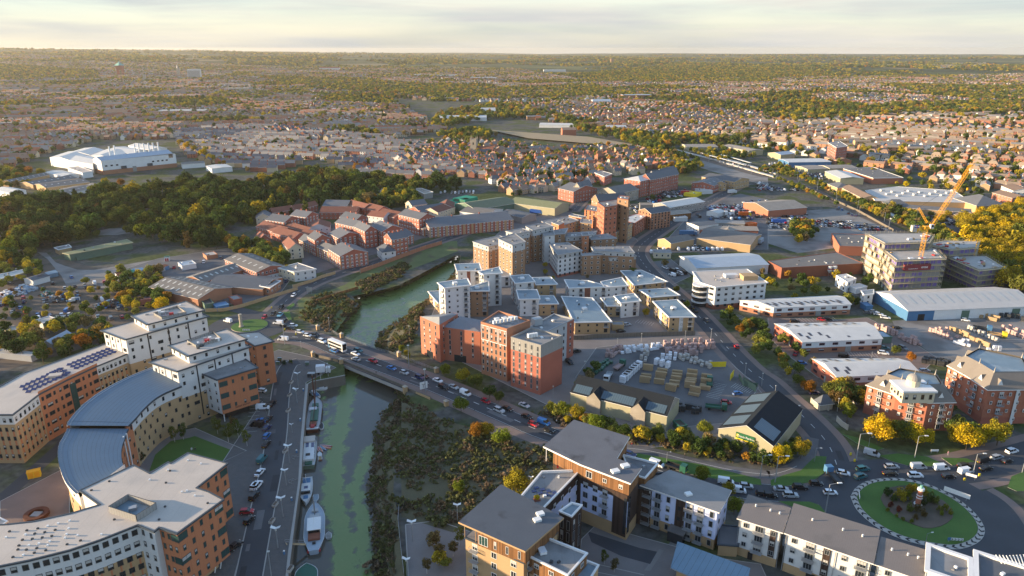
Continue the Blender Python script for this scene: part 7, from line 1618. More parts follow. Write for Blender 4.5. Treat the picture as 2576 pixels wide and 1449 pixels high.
lot('21','1420,1230 1560,1215 1760,1310 1640,1340 1500,1360',28,3.,'vans in the lot beside the blue shed','van van suv','white white black',.9,7,14)
lot('21','1300,1070 1600,1020 2250,1040 2230,1085 1600,1085 1330,1110',0,3.3,'vans in front of the long buff shed','van van pickup','white white blue teal white',.85,7,24)
lot('31','0,690 400,690 400,760 0,740',0,3.,'cars at the old brick depot',fill=.75,lim=16);lot('31','450,740 880,720 1080,800 1240,880 1000,880 700,850 420,820',0,3.1,'cars in the open storage lot by the railway',fill=.72,lim=46)
lot('31','680,610 900,700 960,740 880,745 690,660',-30,3.2,'dark cars along the railway wall',cols='black navy grey blue',lim=14);lot('31','0,410 230,420 350,470 0,475',0,3.2,'white cabs in the lorry park','van','white white white sky',.8,7,16)
lot('31','1380,720 1700,730 2000,690 2550,720 2550,800 2100,800 1850,830 1700,800',-20,3.1,'cars in the supermarket car park',lim=40);lot('21','2080,600 2320,640 2500,690 2400,720 2100,680',0,3.2,'cars in the mixed yard across the main street',lim=16)
lot('02','0,170 250,160 260,300 100,330 0,330',30,3.4,'scrapped cars at the left edge','hatchback saloon van','white white silver blue red',.55,6,14);lot('02','540,220 700,240 720,330 560,330',10,3.4,'scrapped cars beside the scrapyard cabins','pickup van hatchback','white blue grey',.5,6,5)
lot('11','1800,470 2050,470 2200,480 2200,510 1800,510',0,3.4,'vehicles in the yard by the green containers','van hatchback','white white silver',.6,6,12);lot('21','1180,610 1280,650 1260,700 1180,680',0,3.2,'cars beside the red tower',fill=.6,lim=8);lot('21','1330,560 1700,430 1730,470 1400,590',25,3.3,'vehicles along the creek yard','van hatchback suv',fill=.5,lim=14)
lot('21','1780,640 2576,560 2576,770 2350,770 1900,760',0,3.3,'a',fill=.55,row=8,lim=160);lot('31','0,560 420,760 420,880 0,800',0,3.2,'a',fill=.6,lim=50);lot('12','0,1000 60,1000 60,1449 0,1449',80,3.2,'a',lim=8);lot('32','100,400 330,560 480,700 300,700 60,480',-30,3.2,'a',fill=.35,lim=12);lot('v','0,770 120,690 300,700 420,750 400,800 180,870 0,900',35,5,'a',fill=.24,row=7,lim=90);lot('01','1150,1310 1600,1290 1700,1240 2200,1130 2240,1150 1800,1300 1500,1340',20,3.4,'a',fill=.45,lim=40);lot('11','100,1390 480,1320 560,1380 300,1449',10,3.2,'a',fill=.4,lim=20);lot('30','60,1400 250,1440 600,1440 300,1380',-15,3.2,'a',lim=60);lot('31','30,170 260,240 560,300 620,370 420,340 0,230',-18,3.,'a',cols='white white silver',lim=90);lot('31','1350,690 1690,700 1690,650 1360,650',-20,3.1,'a',lim=40);lot('31','2000,700 2560,700 2560,640 2250,690',-15,3.1,'a',lim=60);lot('21','1860,600 2250,640 2330,700 1900,660',0,3.2,'a',lim=30);lot('21','2480,400 2576,400 2576,470 2440,470',0,3.,'a','van','white',.9,6,30);lot('31','0,790 300,780 330,880 0,850',0,3.2,'a',lim=40);lot('21','1340,560 1760,430 1760,520 1560,560 1400,640',20,3.4,'a',fill=.5,lim=50);lot('21','1950,130 2100,120 2400,220 2300,260',-20,3.2,'a',fill=.3,lim=40);lot('20','200,1360 700,1440 900,1440 600,1330',10,9,'a',fill=.25,lim=30);lot('01','0,1080 40,1080 300,1420 0,1420',20,4,'a','van hatchback','white blue grey',.3,6,30)
POOL.sort(key=lambda c:c[0].length);CREST=[]
for c in POOL:
 if NC[0]<298 and c[5]!='a':car(*c)
 else:CREST.append((c[0].x,c[0].y,.14,1.,c[3]))
mp_=MATS['paint_any'].copy();n_=mp_.node_tree;r_=n_.nodes.new('ShaderNodeValToRGB');r_.color_ramp.interpolation='CONSTANT';oi_=[n for n in n_.nodes if n.type=='OBJECT_INFO'][0];MATS['paint_mix']=mp_
for i_,(p_,c_)in enumerate(((0,'white'),(.28,'silver'),(.45,'black'),(.62,'grey'),(.74,'blue'),(.84,'red'),(.92,'navy'))):e_=r_.color_ramp.elements[i_]if i_<2 else r_.color_ramp.elements.new(p_);e_.position=p_;e_.color=(*PAINT[c_],1)
n_.links.new(oi_.outputs['Random'],r_.inputs[0]);n_.links.new(r_.outputs[0],[l for l in n_.links if l.from_socket==oi_.outputs['Color']][0].to_socket)
def mixed(k):
 me=[c for c in CS_[k].children if c.name.startswith('body')][0].data.copy();me.materials[[i for i,m in enumerate(me.materials)if m.name=='paint_any'][0]]=mp_;return me
gn_scatter('parked_cars',CREST,[mixed(k)for k in('hatchback','suv','estate','van','saloon')])
for d in(CP_,CS_):
 for r in d.values():purge(r)
def wheels(t,xs,hw,r=.48):
 for x in xs:
  for y in(-1,1):
   b=MB();n=12
   for k in range(n):
    a0,a1=6.283*k/n,6.283*(k+1)/n;P_=lambda an,rr,yy:(x+rr*math.cos(an),y*yy,r+rr*math.sin(an));b.face([P_(a0,r,hw-.3),P_(a1,r,hw-.3),P_(a1,r,hw),P_(a0,r,hw)],'tyre');b.face([P_(a0,r,hw),P_(a1,r,hw),(x,y*hw,r)],'tyre')
   b.build('wheel',t)
def bus():
 p=P(*q('12','822,622')[0]);t=thing('double_decker_bus','white double decker bus with dark windows crossing the bridge','bus',(p.x,p.y,.1),heading(p));b=MB();X,Y=5.2,1.25
 b.box((0,0,2.3),(2*X,2*Y,3.9),'render_white');b.box((0,0,.5),(2*X-.1,2*Y+.02,.4),'clad_blue');b.box((-4.6,0,1.2),(1.22,2*Y+.04,1.8),'clad_blue');b.build('body',t)
 b=MB();b.box((0,0,4.3),(2*X-.4,2*Y-.3,.14),'frame_white');b.build('roof',t)
 for z in(1.75,3.35):
  for y in(-1,1):
   for k in range(7):b=MB();b.box((-4.2+k*1.32+(z<2)*.2,y*(Y+.01),z),(1.22,.05,.95),'glass_car');b.build('window',t)
  b=MB();b.box((X+.01,0,z+.05),(.05,2.1,1.25),'glass_car');b.build('windscreen',t)
 b=MB();b.box((X+.02,0,2.6),(.05,1.6,.34),'black');b.build('destination_display',t);wheels(t,(-3.2,3.4),1.27)
bus()
def lorry(t_,s,ang,lab,cab,load,L_=8.5,box=True,cat='lorry'):
 p=P(*q(t_,s)[0]);t=thing('lorry',lab,cat,(p.x,p.y,.12),R(ang)if ang is not None else heading(p));b=MB();b.box((L_/2-1.,0,1.65),(1.9,2.3,2.3),cab);b.build('cab',t)
 b=MB();b.box((L_/2-.03,0,2.2),(.06,2.,.9),'glass_car');b.build('windscreen',t);b=MB();b.box((-.5,0,.8),(L_-1,1.,.3),'metal_dark');b.build('chassis',t)
 b=MB()
 if box:b.box((-1.1,0,2.35),(L_-2.4,2.45,2.8),load)
 else:
  b.box((-1.1,0,1.1),(L_-2.4,2.4,.2),load)
  for y in(-1,1):b.box((-1.1,y*1.18,1.4),(L_-2.4,.08,.5),load)
  b.box((-L_/2+.15,0,1.4),(.08,2.4,.5),load)
 b.build('box_body' if box else 'flat_bed',t);wheels(t,(-L_*.32,L_*.33),1.15);return t
lorry('33','655,470',97,'blue lorry with a dark chassis turning past the roundabout splitter','clad_blue','metal_dark',8,False)
lorry('23','1650,385',heading(P(*q('23','1650,385')[0])),'dark green tipper truck parked on the road by the grass','green_paint','black',7,False).rotation_euler.z=heading(P(*q('23','1650,385')[0]))
for s,a,lab,c,l_,ln,bx in(('965,915',-110,'white flatbed lorry with a white cab in the builders yard','render_white','metal_grey',8,False),('1080,805',55,'green crane lorry loaded with packs in the builders yard','green_paint','brick_pack',8,False),('1985,975',75,'dark green tipper beside the timber stacks','green_paint','green_paint',6.5,False),('2050,1225',-12,'dark green lorry parked at the end of the yard','green_paint','green_paint',8,False)):lorry('22',s,a,lab,c,l_,ln,bx)
for s,a,lab,c,l_ in(('2150,425',-25,'blue flatbed lorry in the open yard of the huge warehouse','clad_blue','metal_dark'),('2300,490',-25,'cream beavertail lorry in the open yard','sign_yellow','timber_pale'),('2500,735',-30,'long blue cab lorry with an empty bed at the yard edge','clad_blue','metal_grey')):lorry('32',s,a,lab,c,l_,8,False)
for t_,s,a,lab,c,l_,ln in(('21','1770,920',0,'blue curtain sided trailer beside the small buff shed','clad_blue','clad_blue',13),('21','2500,1000',60,'pale blue lorry at the end of the long buff shed','roof_blue_sheet','roof_blue_sheet',10),('31','120,805',-5,'red white and blue trailer lorry in the car storage yard','render_white','sign_blue',13),('21','140,675',-18,'blue trailer lorry with a white roof beside the olive warehouse','clad_blue','sign_blue',13),('21','250,705',-18,'second blue trailer beside the olive warehouse','clad_blue','sign_blue',12),('21','2150,720',80,'white lorry cab facing the main street yard','render_white','render_white',7),('21','2215,710',80,'white lorry parked right of the first yard lorry','render_white','render_white',7),('21','2215,500',20,'white box lorry on the far main street','render_white','render_white',9),('02','1500,175',20,'white cab lorry with a rusty red container by the yellow tree','render_white','brick_red',8),('21','2340,730',0,'orange concrete pump lorry in the yard','sign_yellow','rubber_orange',10),('12','680,860',10,'white covered van by the bridge abutment on the quay','render_white','wrap_white',6),('21','1750,510',0,'red lorry trailer in the creek yard','red_paint','red_paint',10)):lorry(t_,s,a,lab,c,l_,ln)
# ================================================================ bridge, quay, boats, lamps, yards, site, far landmarks
def bridge():
 f=pts('12','560,660 640,700 830,742 880,750 1480,1000 1530,1030 1760,1120');bk=pts('12','600,405 760,440 860,495 1180,610 1440,690 1640,770 1820,835')
 o=thing('road_bridge','flat concrete road bridge with railings carrying the traffic queue over the river','bridge',(*f[3],0));off=Vector((*f[3],0))
 b=MB();A0,A1=f[3]+(f[2]-f[3]).normalized()*4,f[4]+(f[5]-f[4]).normalized()*5;B0,B1=bk[2]+(bk[1]-bk[2]).normalized()*4,bk[4]+(bk[5]-bk[4]).normalized()*5
 b.prism([A0,A1,B1,B0],-1.5,.03,'concrete','asphalt',True);b.build('deck',o,off)
 for pl,nm,m in((f,'parapet','quay_wall'),(bk,'railing','metal_grey')):
  for a,c in zip(pl,pl[1:]):
   b=MB()
   if nm=='parapet':
    d=(c-a).normalized();n=Vector((-d.y,d.x))*.15
    b.prism([a-n,c-n,c+n,a+n],-.9 if a in f[3:5]else 0,1.15,m);b.build(nm,o,off)
   else:
    k=max(2,int((c-a).length/1.6))
    for i in range(k+1):e=a.lerp(c,i/k);b.bar((*e,0),(*e,1.2),.09,m)
    for z in(.35,.75,1.15):b.bar((*a,z),(*c,z),.08,m)
    b.build(nm,o,off)
 for a,c,zz in((f[0],f[2],1),(f[4],f[6],1)):
  d=(c-a).normalized();n=Vector((d.y,-d.x))*.3;b=MB();b.prism([a+n*1.0,c+n*1.0,c+n*1.6,a+n*1.6],-4,.95,'brick_buff');b.build('abutment_wall',o,off)
 for s in('578,690','858,760','1502,1040','625,420','865,500','1440,690','1815,850','1915,1185'):
  p=P(*q('12',s)[0]);b=MB();lo=-4.5 if s in('858,760','1502,1040')else 0;b.box((p.x,p.y,lo/2+1.1),(1.5,1.5,2.2-lo),'brick_buff',.5);b.cone((p.x,p.y,2.2),1.3,.1,.7,'stone',4);b.build('pillar',o,off)
bridge()
def hull(lab,cat,t,s0,s1,wid,fb,m,deck,extra=None,bow=.35,stern=.75,z=WZ):
 """a boat from stern pixel s0 to bow pixel s1 on the water"""
 a,c=P(*q(t,s0)[0],z),P(*q(t,s1)[0],z);d=c-a;L_=d.length;mid=(a+c)/2;o=thing('boat',lab,cat,(*mid,z),math.atan2(d.y,d.x));b=MB();n=14;W=wid/2;R_=[]
 for i in range(n+1):
  u=i/n;f=min(1,(stern+(1-stern)*min(1,u/.25)))*(1-max(0,(u-(1-bow))/bow)**2.2);sh=fb*(1+.35*max(0,(u-.6)/.4)**2+.12*max(0,(.2-u)/.2));w_=max(.03,W*f);x=(u-.5)*L_
  R_.append((x,w_,sh))
 for(x0,w0,h0),(x1,w1,h1)in zip(R_,R_[1:]):
  for y in(-1,1):
   q4=[(x0,y*w0*.8,-.3),(x1,y*w1*.8,-.3),(x1,y*w1,h1),(x0,y*w0,h0)];b.face(q4 if y<0 else q4[::-1],m)
   q4=[(x0,y*w0,h0),(x1,y*w1,h1),(x1,y*(w1-.12 if w1>.2 else w1*.5),h1),(x0,y*(w0-.12 if w0>.2 else w0*.5),h0)];b.face(q4 if y<0 else q4[::-1],'frame_white' if m!='rust' else m)
 x0,w0,h0=R_[0];b.face([(x0,w0*.8,-.3),(x0,-w0*.8,-.3),(x0,-w0,h0),(x0,w0,h0)],m);b.build('hull',o)
 b=MB();dk=[(x,w_*.97,h*.86)for x,w_,h in R_]
 for(x0,w0,h0),(x1,w1,h1)in zip(dk,dk[1:]):b.face([(x0,-w0,h0),(x1,-w1,h1),(x1,w1,h1),(x0,w0,h0)],deck)
 b.build('deck',o)
 def part(nm,*bx):
  g=MB()
  for c_,d_,mm in bx:g.box((c_[0]*L_,c_[1]*wid,c_[2]),(d_[0]*L_,d_[1]*wid,d_[2]),mm)
  return g.build(nm,o)
 def pole(nm,a_,c_,w_,mm):g=MB();g.bar((a_[0]*L_,a_[1]*wid,a_[2]),(c_[0]*L_,c_[1]*wid,c_[2]),w_,mm,6);g.build(nm,o)
 if extra:extra(part,pole,L_)
def e_barge(p,l,L_):
 p('hatch',((-.08,-.02,1.5),(.34,.5,.5),'green_paint'));p('hatch',((.22,0,1.5),(.1,.42,.45),'green_paint'));p('cabin',((-.34,0,1.5),(.1,.45,.6),'brick_dark'));p('wheelhouse',((-.42,0,1.6),(.08,.25,.9),'red_paint'));p('folded_sail',((.1,.12,1.7),(.08,.5,.5),'wrap_white'))
 l('mast',(.16,0,1),(.16,0,15),.42,'rust');l('spar',(.14,0,1.6),(.40,-.12,12),.3,'rust');l('boom',(-.4,0,2.4),(.12,0,2.4),.22,'rust');p('rail',((-.46,0,1.35),(.02,.8,.35),'frame_white'))
def e_yacht(p,l,L_):p('cabin',((.05,0,1.0),(.4,.5,.4),'render_white'));p('cover',((-.25,0,1.0),(.25,.55,.4),'clad_blue'));l('mast',(.05,0,.8),(.05,0,9),.12,'frame_white');l('boom',(.05,0,1.7),(-.4,0,1.6),.14,'clad_blue')
def e_cruiser(p,l,L_):
 p('cabin',((-.02,0,1.9),(.72,.76,1.2),'render_white'));p('canopy',((.30,0,2.75),(.2,.8,.5),'roof_felt'));p('solar_panel',((.12,.14,2.54),(.16,.22,.06),'solar'));p('solar_panel',((.1,-.24,2.54),(.16,.2,.06),'solar'))
 for k in range(4):p('window',((-.25+.15*k,-.385,2.1),(.09,.02,.5),'glass'));p('window',((-.25+.15*k,.385,2.1),(.09,.02,.5),'glass'))
 p('deck_box',((-.42,0,1.5),(.1,.5,.5),'green_paint'));p('hatch',((-.22,.05,2.55),(.08,.3,.08),'black'))
def e_motor(p,l,L_):
 p('cabin',((-.02,0,1.5),(.3,.72,1.1),'render_white'));p('windscreen',((.145,0,1.55),(.04,.66,.7),'glass_car'));p('cockpit',((-.34,0,1.),(.26,.6,.12),'clad_blue'));p('hatch',((.28,0,1.15),(.12,.35,.1),'clad_blue'));p('solar_panel',((.0,0,2.07),(.1,.3,.05),'solar'));l('mast',(-.2,0,1),(-.2,0,5),.1,'frame_white')
def e_trawler(p,l,L_):
 p('wheelhouse',((-.05,0,2.0),(.24,.6,1.5),'render_white'));p('windscreen',((-.178,0,2.2),(.016,.55,.6),'glass_car'));p('aft_cabin',((-.24,0,1.6),(.13,.55,.6),'brick_dark'));p('roof',((-.05,0,2.82),(.26,.66,.1),'frame_white'));p('hatch',((.15,0,1.6),(.13,.5,.45),'render_grey'));p('hatch',((-.36,0,1.5),(.04,.15,.2),'black'));p('locker',((.3,.0,1.75),(.06,.3,.4),'render_grey'))
 l('mast',(.2,0,1.2),(.2,0,8),.25,'clad_grey');l('boom',(.2,0,2),(.38,0,3.2),.2,'clad_grey');l('mast',(-.05,0,2.9),(-.05,0,5),.12,'frame_white');p('stern_band',((-.47,0,.9),(.05,.6,.5),'red_paint'))
def e_skiff(p,l,L_):p('seat',((0,0,.35),(.1,.8,.06),'timber_pale'));p('seat',((-.28,0,.35),(.1,.7,.06),'timber_pale'))
hull('rust red sailing barge with green hatches and a tall red mast by the quay','barge','12','570,1460','612,1125',5.6,1.3,'rust','metal_grey',e_barge,.3,.8)
hull('white yacht with blue sail covers, outer of the pair at the quay corner','yacht','12','570,985','755,970',2.8,.85,'render_white','render_white',e_yacht);hull('white yacht lying inside the blue covered one at the quay corner','yacht','12','590,1025','720,1015',2.6,.8,'render_white','render_white',e_yacht);hull('small grey white sailing boat between the barge and the yachts','yacht','12','630,1110','545,1035',2.4,.8,'render_white','roof_membrane',e_yacht)
hull('white oval dinghy tied alongside the rust red barge','dinghy','12','660,1430','662,1362',1.7,.5,'render_white','metal_dark',e_skiff,.6,.6)
hull('white river cruiser with solar panels on its long cabin roof','boat','13','530,375','550,85',4.8,1.3,'clad_green','render_white',e_cruiser,.25,.85);hull('white and blue motor cruiser with its bow to the camera','boat','13','515,485','500,745',4.,1.1,'render_white','render_white',e_motor,.5,.85)
hull('pale blue dinghy beside the motor cruiser','dinghy','13','605,640','598,715',1.9,.5,'roof_blue_sheet','roof_membrane',e_skiff,.5,.7);hull('large grey blue trawler yacht with a white wheelhouse and red stern','boat','13','585,1235','600,745',6.0,1.35,'roof_blue_sheet','roof_blue_sheet',e_trawler,.4,.45)
hull('grey inflatable dinghy beside the trawler yacht','dinghy','13','735,1085','730,1020',1.7,.5,'metal_grey','clad_grey',e_skiff,.4,.8);hull('wide barge with a bare green deck cut off by the bottom edge','barge','13','505,1700','512,1355',6.,1.,'frame_white','green_paint',None,.3,.8)
hull('small white motor tender left of the kayaks','dinghy','13','645,255','638,212',1.5,.5,'render_white','frame_white',e_skiff,.5,.8);hull('small red brown skiff below the kayaks','dinghy','13','648,290','643,245',1.4,.4,'brick_dark','timber_pale',e_skiff,.5,.8)
for i,(a,c,m,lab)in enumerate((('640,135','770,150','red_paint','long red kayak at the top of the raft'),('665,150','760,172','rubber_orange','orange kayak second from the top of the raft'),('640,140','712,192','clad_blue','blue kayak in the middle of the raft'),('630,150','675,210','rubber_orange','orange red kayak pointing down the raft'),('622,150','632,205','red_paint','red kayak nearest the river cruiser'))):hull(lab,'kayak','13',a,c,.75,.3,m,m,None,.5,.2)
for s0,s1,lab in(('375,275','490,275','dark wooden gangway to the river cruiser'),('345,520','470,485','white railed gangway to the motor cruiser'),('300,1130','505,1140','long timber gangway to the trawler yacht')):
 a,c=P(*q('13',s0)[0]),P(*q('13',s1)[0],WZ+1.6);d=(c-a).normalized();n=Vector((-d.y,d.x))*.5;o=thing('gangway',lab,'gangway',(*a,0));b=MB();b.face([(*(a-n),.2),(*(c-n),-2.4),(*(c+n),-2.4),(*(a+n),.2)],'timber_pale' if 'timber' in lab else 'metal_grey');b.build('walkway',o,(*a,0))
 for k in(-1,1):b=MB();b.bar((*(a+n*k),1.2),(*(c+n*k),-1.4),.08,'metal_grey');[b.bar((*(a+n*k).lerp(c+n*k,f),.2-2.6*f),(*(a+n*k).lerp(c+n*k,f),1.2-2.6*f),.07,'metal_grey')for f in(0,.33,.66,1)];b.build('handrail',o,(*a,0))
 # ---- lamps
def lamp_proto(kind,h):
 t=put('street_lamp',None);b=MB();b.cone((0,0,0),.12,.07,h,'metal_grey' if kind!='tall' else 'frame_white',6);b.build('pole',t);b=MB()
 if kind=='wing':
  for k in(-1,1):b.face([(0,-.35,h),(k*1.0,-.4,h+.4),(k*1.0,.4,h+.4),(0,.35,h)],'frame_white');b.face([(0,.35,h-.06),(k*1.0,.4,h+.34),(k*1.0,-.4,h+.34),(0,-.35,h-.06)],'frame_white')
  b.box((0,0,h-.5),(.3,.3,.3),'lamp_glass')
 elif kind=='arm':b.bar((0,0,h),(1.4,0,h+.25),.09,'metal_grey');b.box((1.7,0,h+.27),(.8,.3,.14),'frame_white')
 else:b.box((0,0,h),(.55,.3,.2),'lamp_glass')
 b.build('lamp_head',t);return t
LPS={}
def lamps(kind,t,s,where,rz=0.):
 for a in s.split():
  x,y,yt=map(float,a.split(','));vx,vb=q(t,f'{x},{y}')[0];vt=q(t,f'{x},{yt}')[0][1];p=P(vx,vb);lo,hi=1,16
  for _ in range(25):
   m=(lo+hi)/2
   if proj(p.x,p.y,m)[1]>vt:lo=m
   else:hi=m
  h=max(3.5,min(10,lo));k=(kind,6 if kind!='wing' else 5)
  if k not in LPS:LPS[k]=lamp_proto(*k)
  r=clone(LPS[k],(p.x,p.y,.1),rz+rt.uniform(-.2,.2),(h/k[1],)*3);r.name='street_lamp';r['category']='lamp'
  AUTO.append((r,dict(wing='double winged steel lamp',arm='street lamp with one arm',top='slim post top lamp')[kind],p.x,p.y,where))
lamps('wing','12','430,995,860 415,1160,1020 365,1460,1390','quay lamps');lamps('wing','13','340,315,140 305,540,385 272,855,665 222,1170,970','quay lamps');lamps('wing','13','1575,1095,905 1520,1449,1280 2028,900,735','lamps in the waste ground');lamps('wing','23','190,560,455','lamps in the waste ground')
lamps('top','13','155,1449,1205','quay lamps');lamps('top','12','728,890,760 740,420,300 1545,490,385 1540,795,565 290,570,270 1705,1050,790 455,610,545','lamps along the bridge road');lamps('top','22','412,1105,990 730,890,740 1300,550,460 1740,530,435 2000,520,415 2340,905,760 2510,990,860 1058,600,510','lamps around the builders yard')
lamps('top','32','65,1100,985 290,1355,1185 695,1245,1115 1040,720,665 1235,640,565','lamps on the estate road');lamps('arm','33','70,510,250 465,300,165 885,290,20 1475,260,45 2060,430,225 575,825,520 1570,1180,1025 2555,410,240 1010,150,95','lamps at the big roundabout');lamps('arm','23','2495,470,245 1555,300,205','lamps at the big roundabout')
for r in LPS.values():purge(r)
# ---- street things
def prop(name,lab,cat,t,s,parts,rz=0.,z=0.):
 p=P(*q(t,s)[0]);o=thing(name,lab,cat,(p.x,p.y,z),rz)
 for nm,bx in parts:
  b=MB()
  for c,d,m in bx:b.box(c,d,m)
  b.build(nm,o)
 return o
ol='first second third fourth fifth sixth seventh eighth'.split()
for i,s in enumerate(('12:355,955','12:338,1085','12:325,1240','13:295,200','13:195,740','13:162,905','13:345,1390')):
 t_,c=s.split(':');prop('planter',f'oval concrete planter on the quay, {ol[i]} from the bridge','planter',t_,c,[('tub',[((0,0,.4),(2.2,1.1,.8),'concrete')]),('soil',[((0,0,.81),(1.9,.85,.06),'dirt')])],1.4)
for i,s in enumerate(('12:478,1040','12:447,1340','13:410,210','13:360,690','13:285,1230')):
 t_,c=s.split(':');prop('service_bollard',f'blue and white mooring service post, {ol[i]} down the quay','bollard',t_,c,[('post',[((0,0,.5),(.4,.4,1.),'clad_blue')]),('cap',[((0,0,1.1),(.44,.44,.2),'frame_white')])])
for i,s in enumerate(('12:516,775','12:222,770','12:240,730')):prop('utility_cabinet',f'{["wide green", "dark green", "small pale green"][i]} street cabinet beside the quay turning area','cabinet','12',s.split(':')[1],[('body',[((0,0,.7),(1.6,.6,1.4),'clad_green')]),('lid',[((0,0,1.43),(1.7,.7,.06),'metal_grey')])])
prop('skip','dark steel bin store on the quay near the barge mast','skip','12','560,890',[('tub',[((0,0,.8),(3,1.8,1.6),'metal_dark')]),('lid',[((0,0,1.64),(3.1,1.9,.08),'metal_grey')])])
for i,(t_,s)in enumerate((('33','830,235'),('33','870,300'),('33','2125,445'),('33','1975,490'),('12','402,475'),('12','290,425'),('12','157,205'))):prop('traffic_bollard',f'yellow lit traffic bollard, {["upper one on the north splitter", "lower one on the north splitter", "right one on the east splitter", "left one on the east splitter", "on the island before the bridge", "on the narrow island by the queue", "on the splitter by the small roundabout"][i]}','bollard',t_,s,[('body',[((0,0,.5),(.55,.35,1.),'sign_yellow')]),('base',[((0,0,.06),(.7,.5,.12),'black')])])
def sign(lab,t_,s,w_,h,z,m,rz,txt=None,name='road_sign'):
 o=prop(name,lab,'sign',t_,s,[('panel',[((0,0,z+h/2),(w_,.1,h),m)]),('back',[((0,.08,z+h/2),(w_*.96,.06,h*.96),'metal_grey')])],rz)
 for k in(-.38,.38):b=MB();b.bar((k*w_,.1,0),(k*w_,.1,z+h*.9),.12,'metal_grey');b.build('post',o)
 return o
o=sign('white direction sign with a road diagram beside the bridge','12','1690,1045',3.2,3.,1.4,'frame_white',.5);b=MB();b.bar((-.2,-.08,1.9),(-.2,-.08,3.2),.18,'black');b.bar((-.2,-.08,3.2),(.8,-.08,3.5),.18,'black');b.bar((-.2,-.08,3.2),(-.8,-.08,3.6),.18,'black');b.build('road_diagram',o)
sign('grey backed direction sign on the river road','12','540,60',3,2.4,1.4,'metal_grey',0);sign('yellow framed merchant gate sign beside the brick packs','22','2070,800',7,2.4,.3,'sign_yellow',.05,name='gate_sign');sign('yellow merchant gate panel standing beside the yard entrance','22','2210,915',5,3,.2,'sign_yellow',1.0,name='gate_sign')
sign('long white direction board on the roundabout facing east','33','1890,660',7,1.5,1.,'frame_white',-.75);sign('white street name board on the east splitter','33','2035,480',3,.9,1.2,'frame_white',-.6);sign('white board by the trees across the roundabout','33','1672,215',2.6,.7,.8,'frame_white',0)
for i,(t_,s,rz)in enumerate((('33','915,660',1.2),('33','1890,1110',-.1),('02','2480,440',0))):
 o=prop('chevron_board',['pale chevron board on the west side of the roundabout','black and white chevron board on the south side of the roundabout','black and white chevron board on the small roundabout'][i],'sign',t_,s,[('board',[((0,0,1.),(3.6,.08,.8),'frame_white')])],rz)
 for k in range(4):b=MB();x=-1.3+k*.85;b.bar((x,-.06,1.35),(x+.3,-.06,1.),.14,'black');b.bar((x+.3,-.06,1.),(x,-.06,.65),.14,'black');b.build('chevron',o)
 for k in(-1.2,1.2):b=MB();b.bar((k,.08,0),(k,.08,1),.1,'metal_grey');b.build('post',o)
prop('direction_sign','round blue keep left sign beside the south chevrons','sign','33','1815,1115',[('disc',[((0,0,1.3),(.9,.06,.9),'clad_blue')]),('post',[((0,.05,.5),(.1,.06,1.),'metal_grey')])])
def column(lab,t_,s,st_,h,r,mats_):
 p=P(*q(t_,s)[0]);o=thing('monument',lab,'monument',(p.x,p.y,.4));z=0
 for i,(nm,f,k,m)in enumerate(mats_):b=MB();b.cone((0,0,z),r*k,r*k*.94,h*f,m,12);b.build(nm,o);z+=h*f
column('brick lighthouse like sculpture with white bands in the middle of the roundabout','33','1505,738',545,6.6,.78,[('base',.05,1.6,'frame_white'),('brick_shaft',.3,1.,'brick_orange'),('band',.03,1.12,'frame_white'),('brick_shaft',.1,.95,'brick_orange'),('band',.03,1.1,'frame_white'),('brick_shaft',.25,.88,'brick_orange'),('cap',.1,1.25,'frame_white'),('finial',.14,.5,'copper')])
column('weathered stone column in the middle of the small roundabout','02','2430,395',265,6.5,.8,[('base',.07,1.5,'stone'),('shaft',.55,.95,'stone'),('band',.05,1.1,'stone'),('upper_shaft',.28,.85,'stone'),('cap',.05,1.1,'stone')])
for a in '1200,650,3.4,dark 1260,700,2.6,green 1320,690,4.6,gold 1420,610,3.2,gold 1400,680,3.4,lime 1460,600,3,yellow 1570,640,3,gold 1620,710,3.8,green 1680,730,3.2,olive 1560,740,2.8,dark 1230,760,2.2,red 1310,810,2.4,red 1420,800,3,olive 1500,800,2.8,brown 1560,850,2.6,brown 1480,880,2,brown 1720,800,2.2,olive 1780,790,2.4,lime 1830,830,2,lime 1740,840,1.8,lime 1350,890,1.4,lime 1440,915,1.5,lime 1200,800,1.4,lime 1290,855,1.3,lime'.split():
 x,y,h,c=a.split(',');p=P(*q('33',f'{x},{float(y)+10}')[0]);tree(p.x,p.y,float(h),c,'bush',z=.35,wide=.9)
for a in '285,770,2.2,dark 350,760,2,green 240,760,2,brown'.split():x,y,h,c=a.split(',');p=P(*q('12',f'{x},{y}')[0]);tree(p.x,p.y,float(h),c,'bush')
# ---- walls and fences
def fence(name,lab,t_,s,h,th,m,post=None,z=0):
 pl=pts(t_,s);o=thing(name,lab,'fence' if 'fence' in name or 'railing' in name else 'wall',(*pl[0],0));off=(*pl[0],0)
 for a,c in zip(pl,pl[1:]):
  d=(c-a).normalized();n=Vector((-d.y,d.x))*th/2;b=MB();b.prism([a-n,c-n,c+n,a+n],z,h,m);b.build('panel',o,off)
 if post:
  for p in resample(pl,max(2,int(sum((c-a).length for a,c in zip(pl,pl[1:]))/5))):b=MB();b.box((p.x,p.y,h/2+.1),(.3,.3,h+.2),post);b.build('post',o,off)
 return o
fence('timber_fence','long grey timber fence between the flats and the yard drive','22','620,522 720,520 820,510 1250,490 1840,475',2.2,.12,'fence_wood');fence('river_wall','long brick wall with faded graffiti along the river road','11','1050,1300 1250,1230 1400,1170 1560,1110 1700,1060 1870,1010',2.6,.35,'brick_mixed','stone')
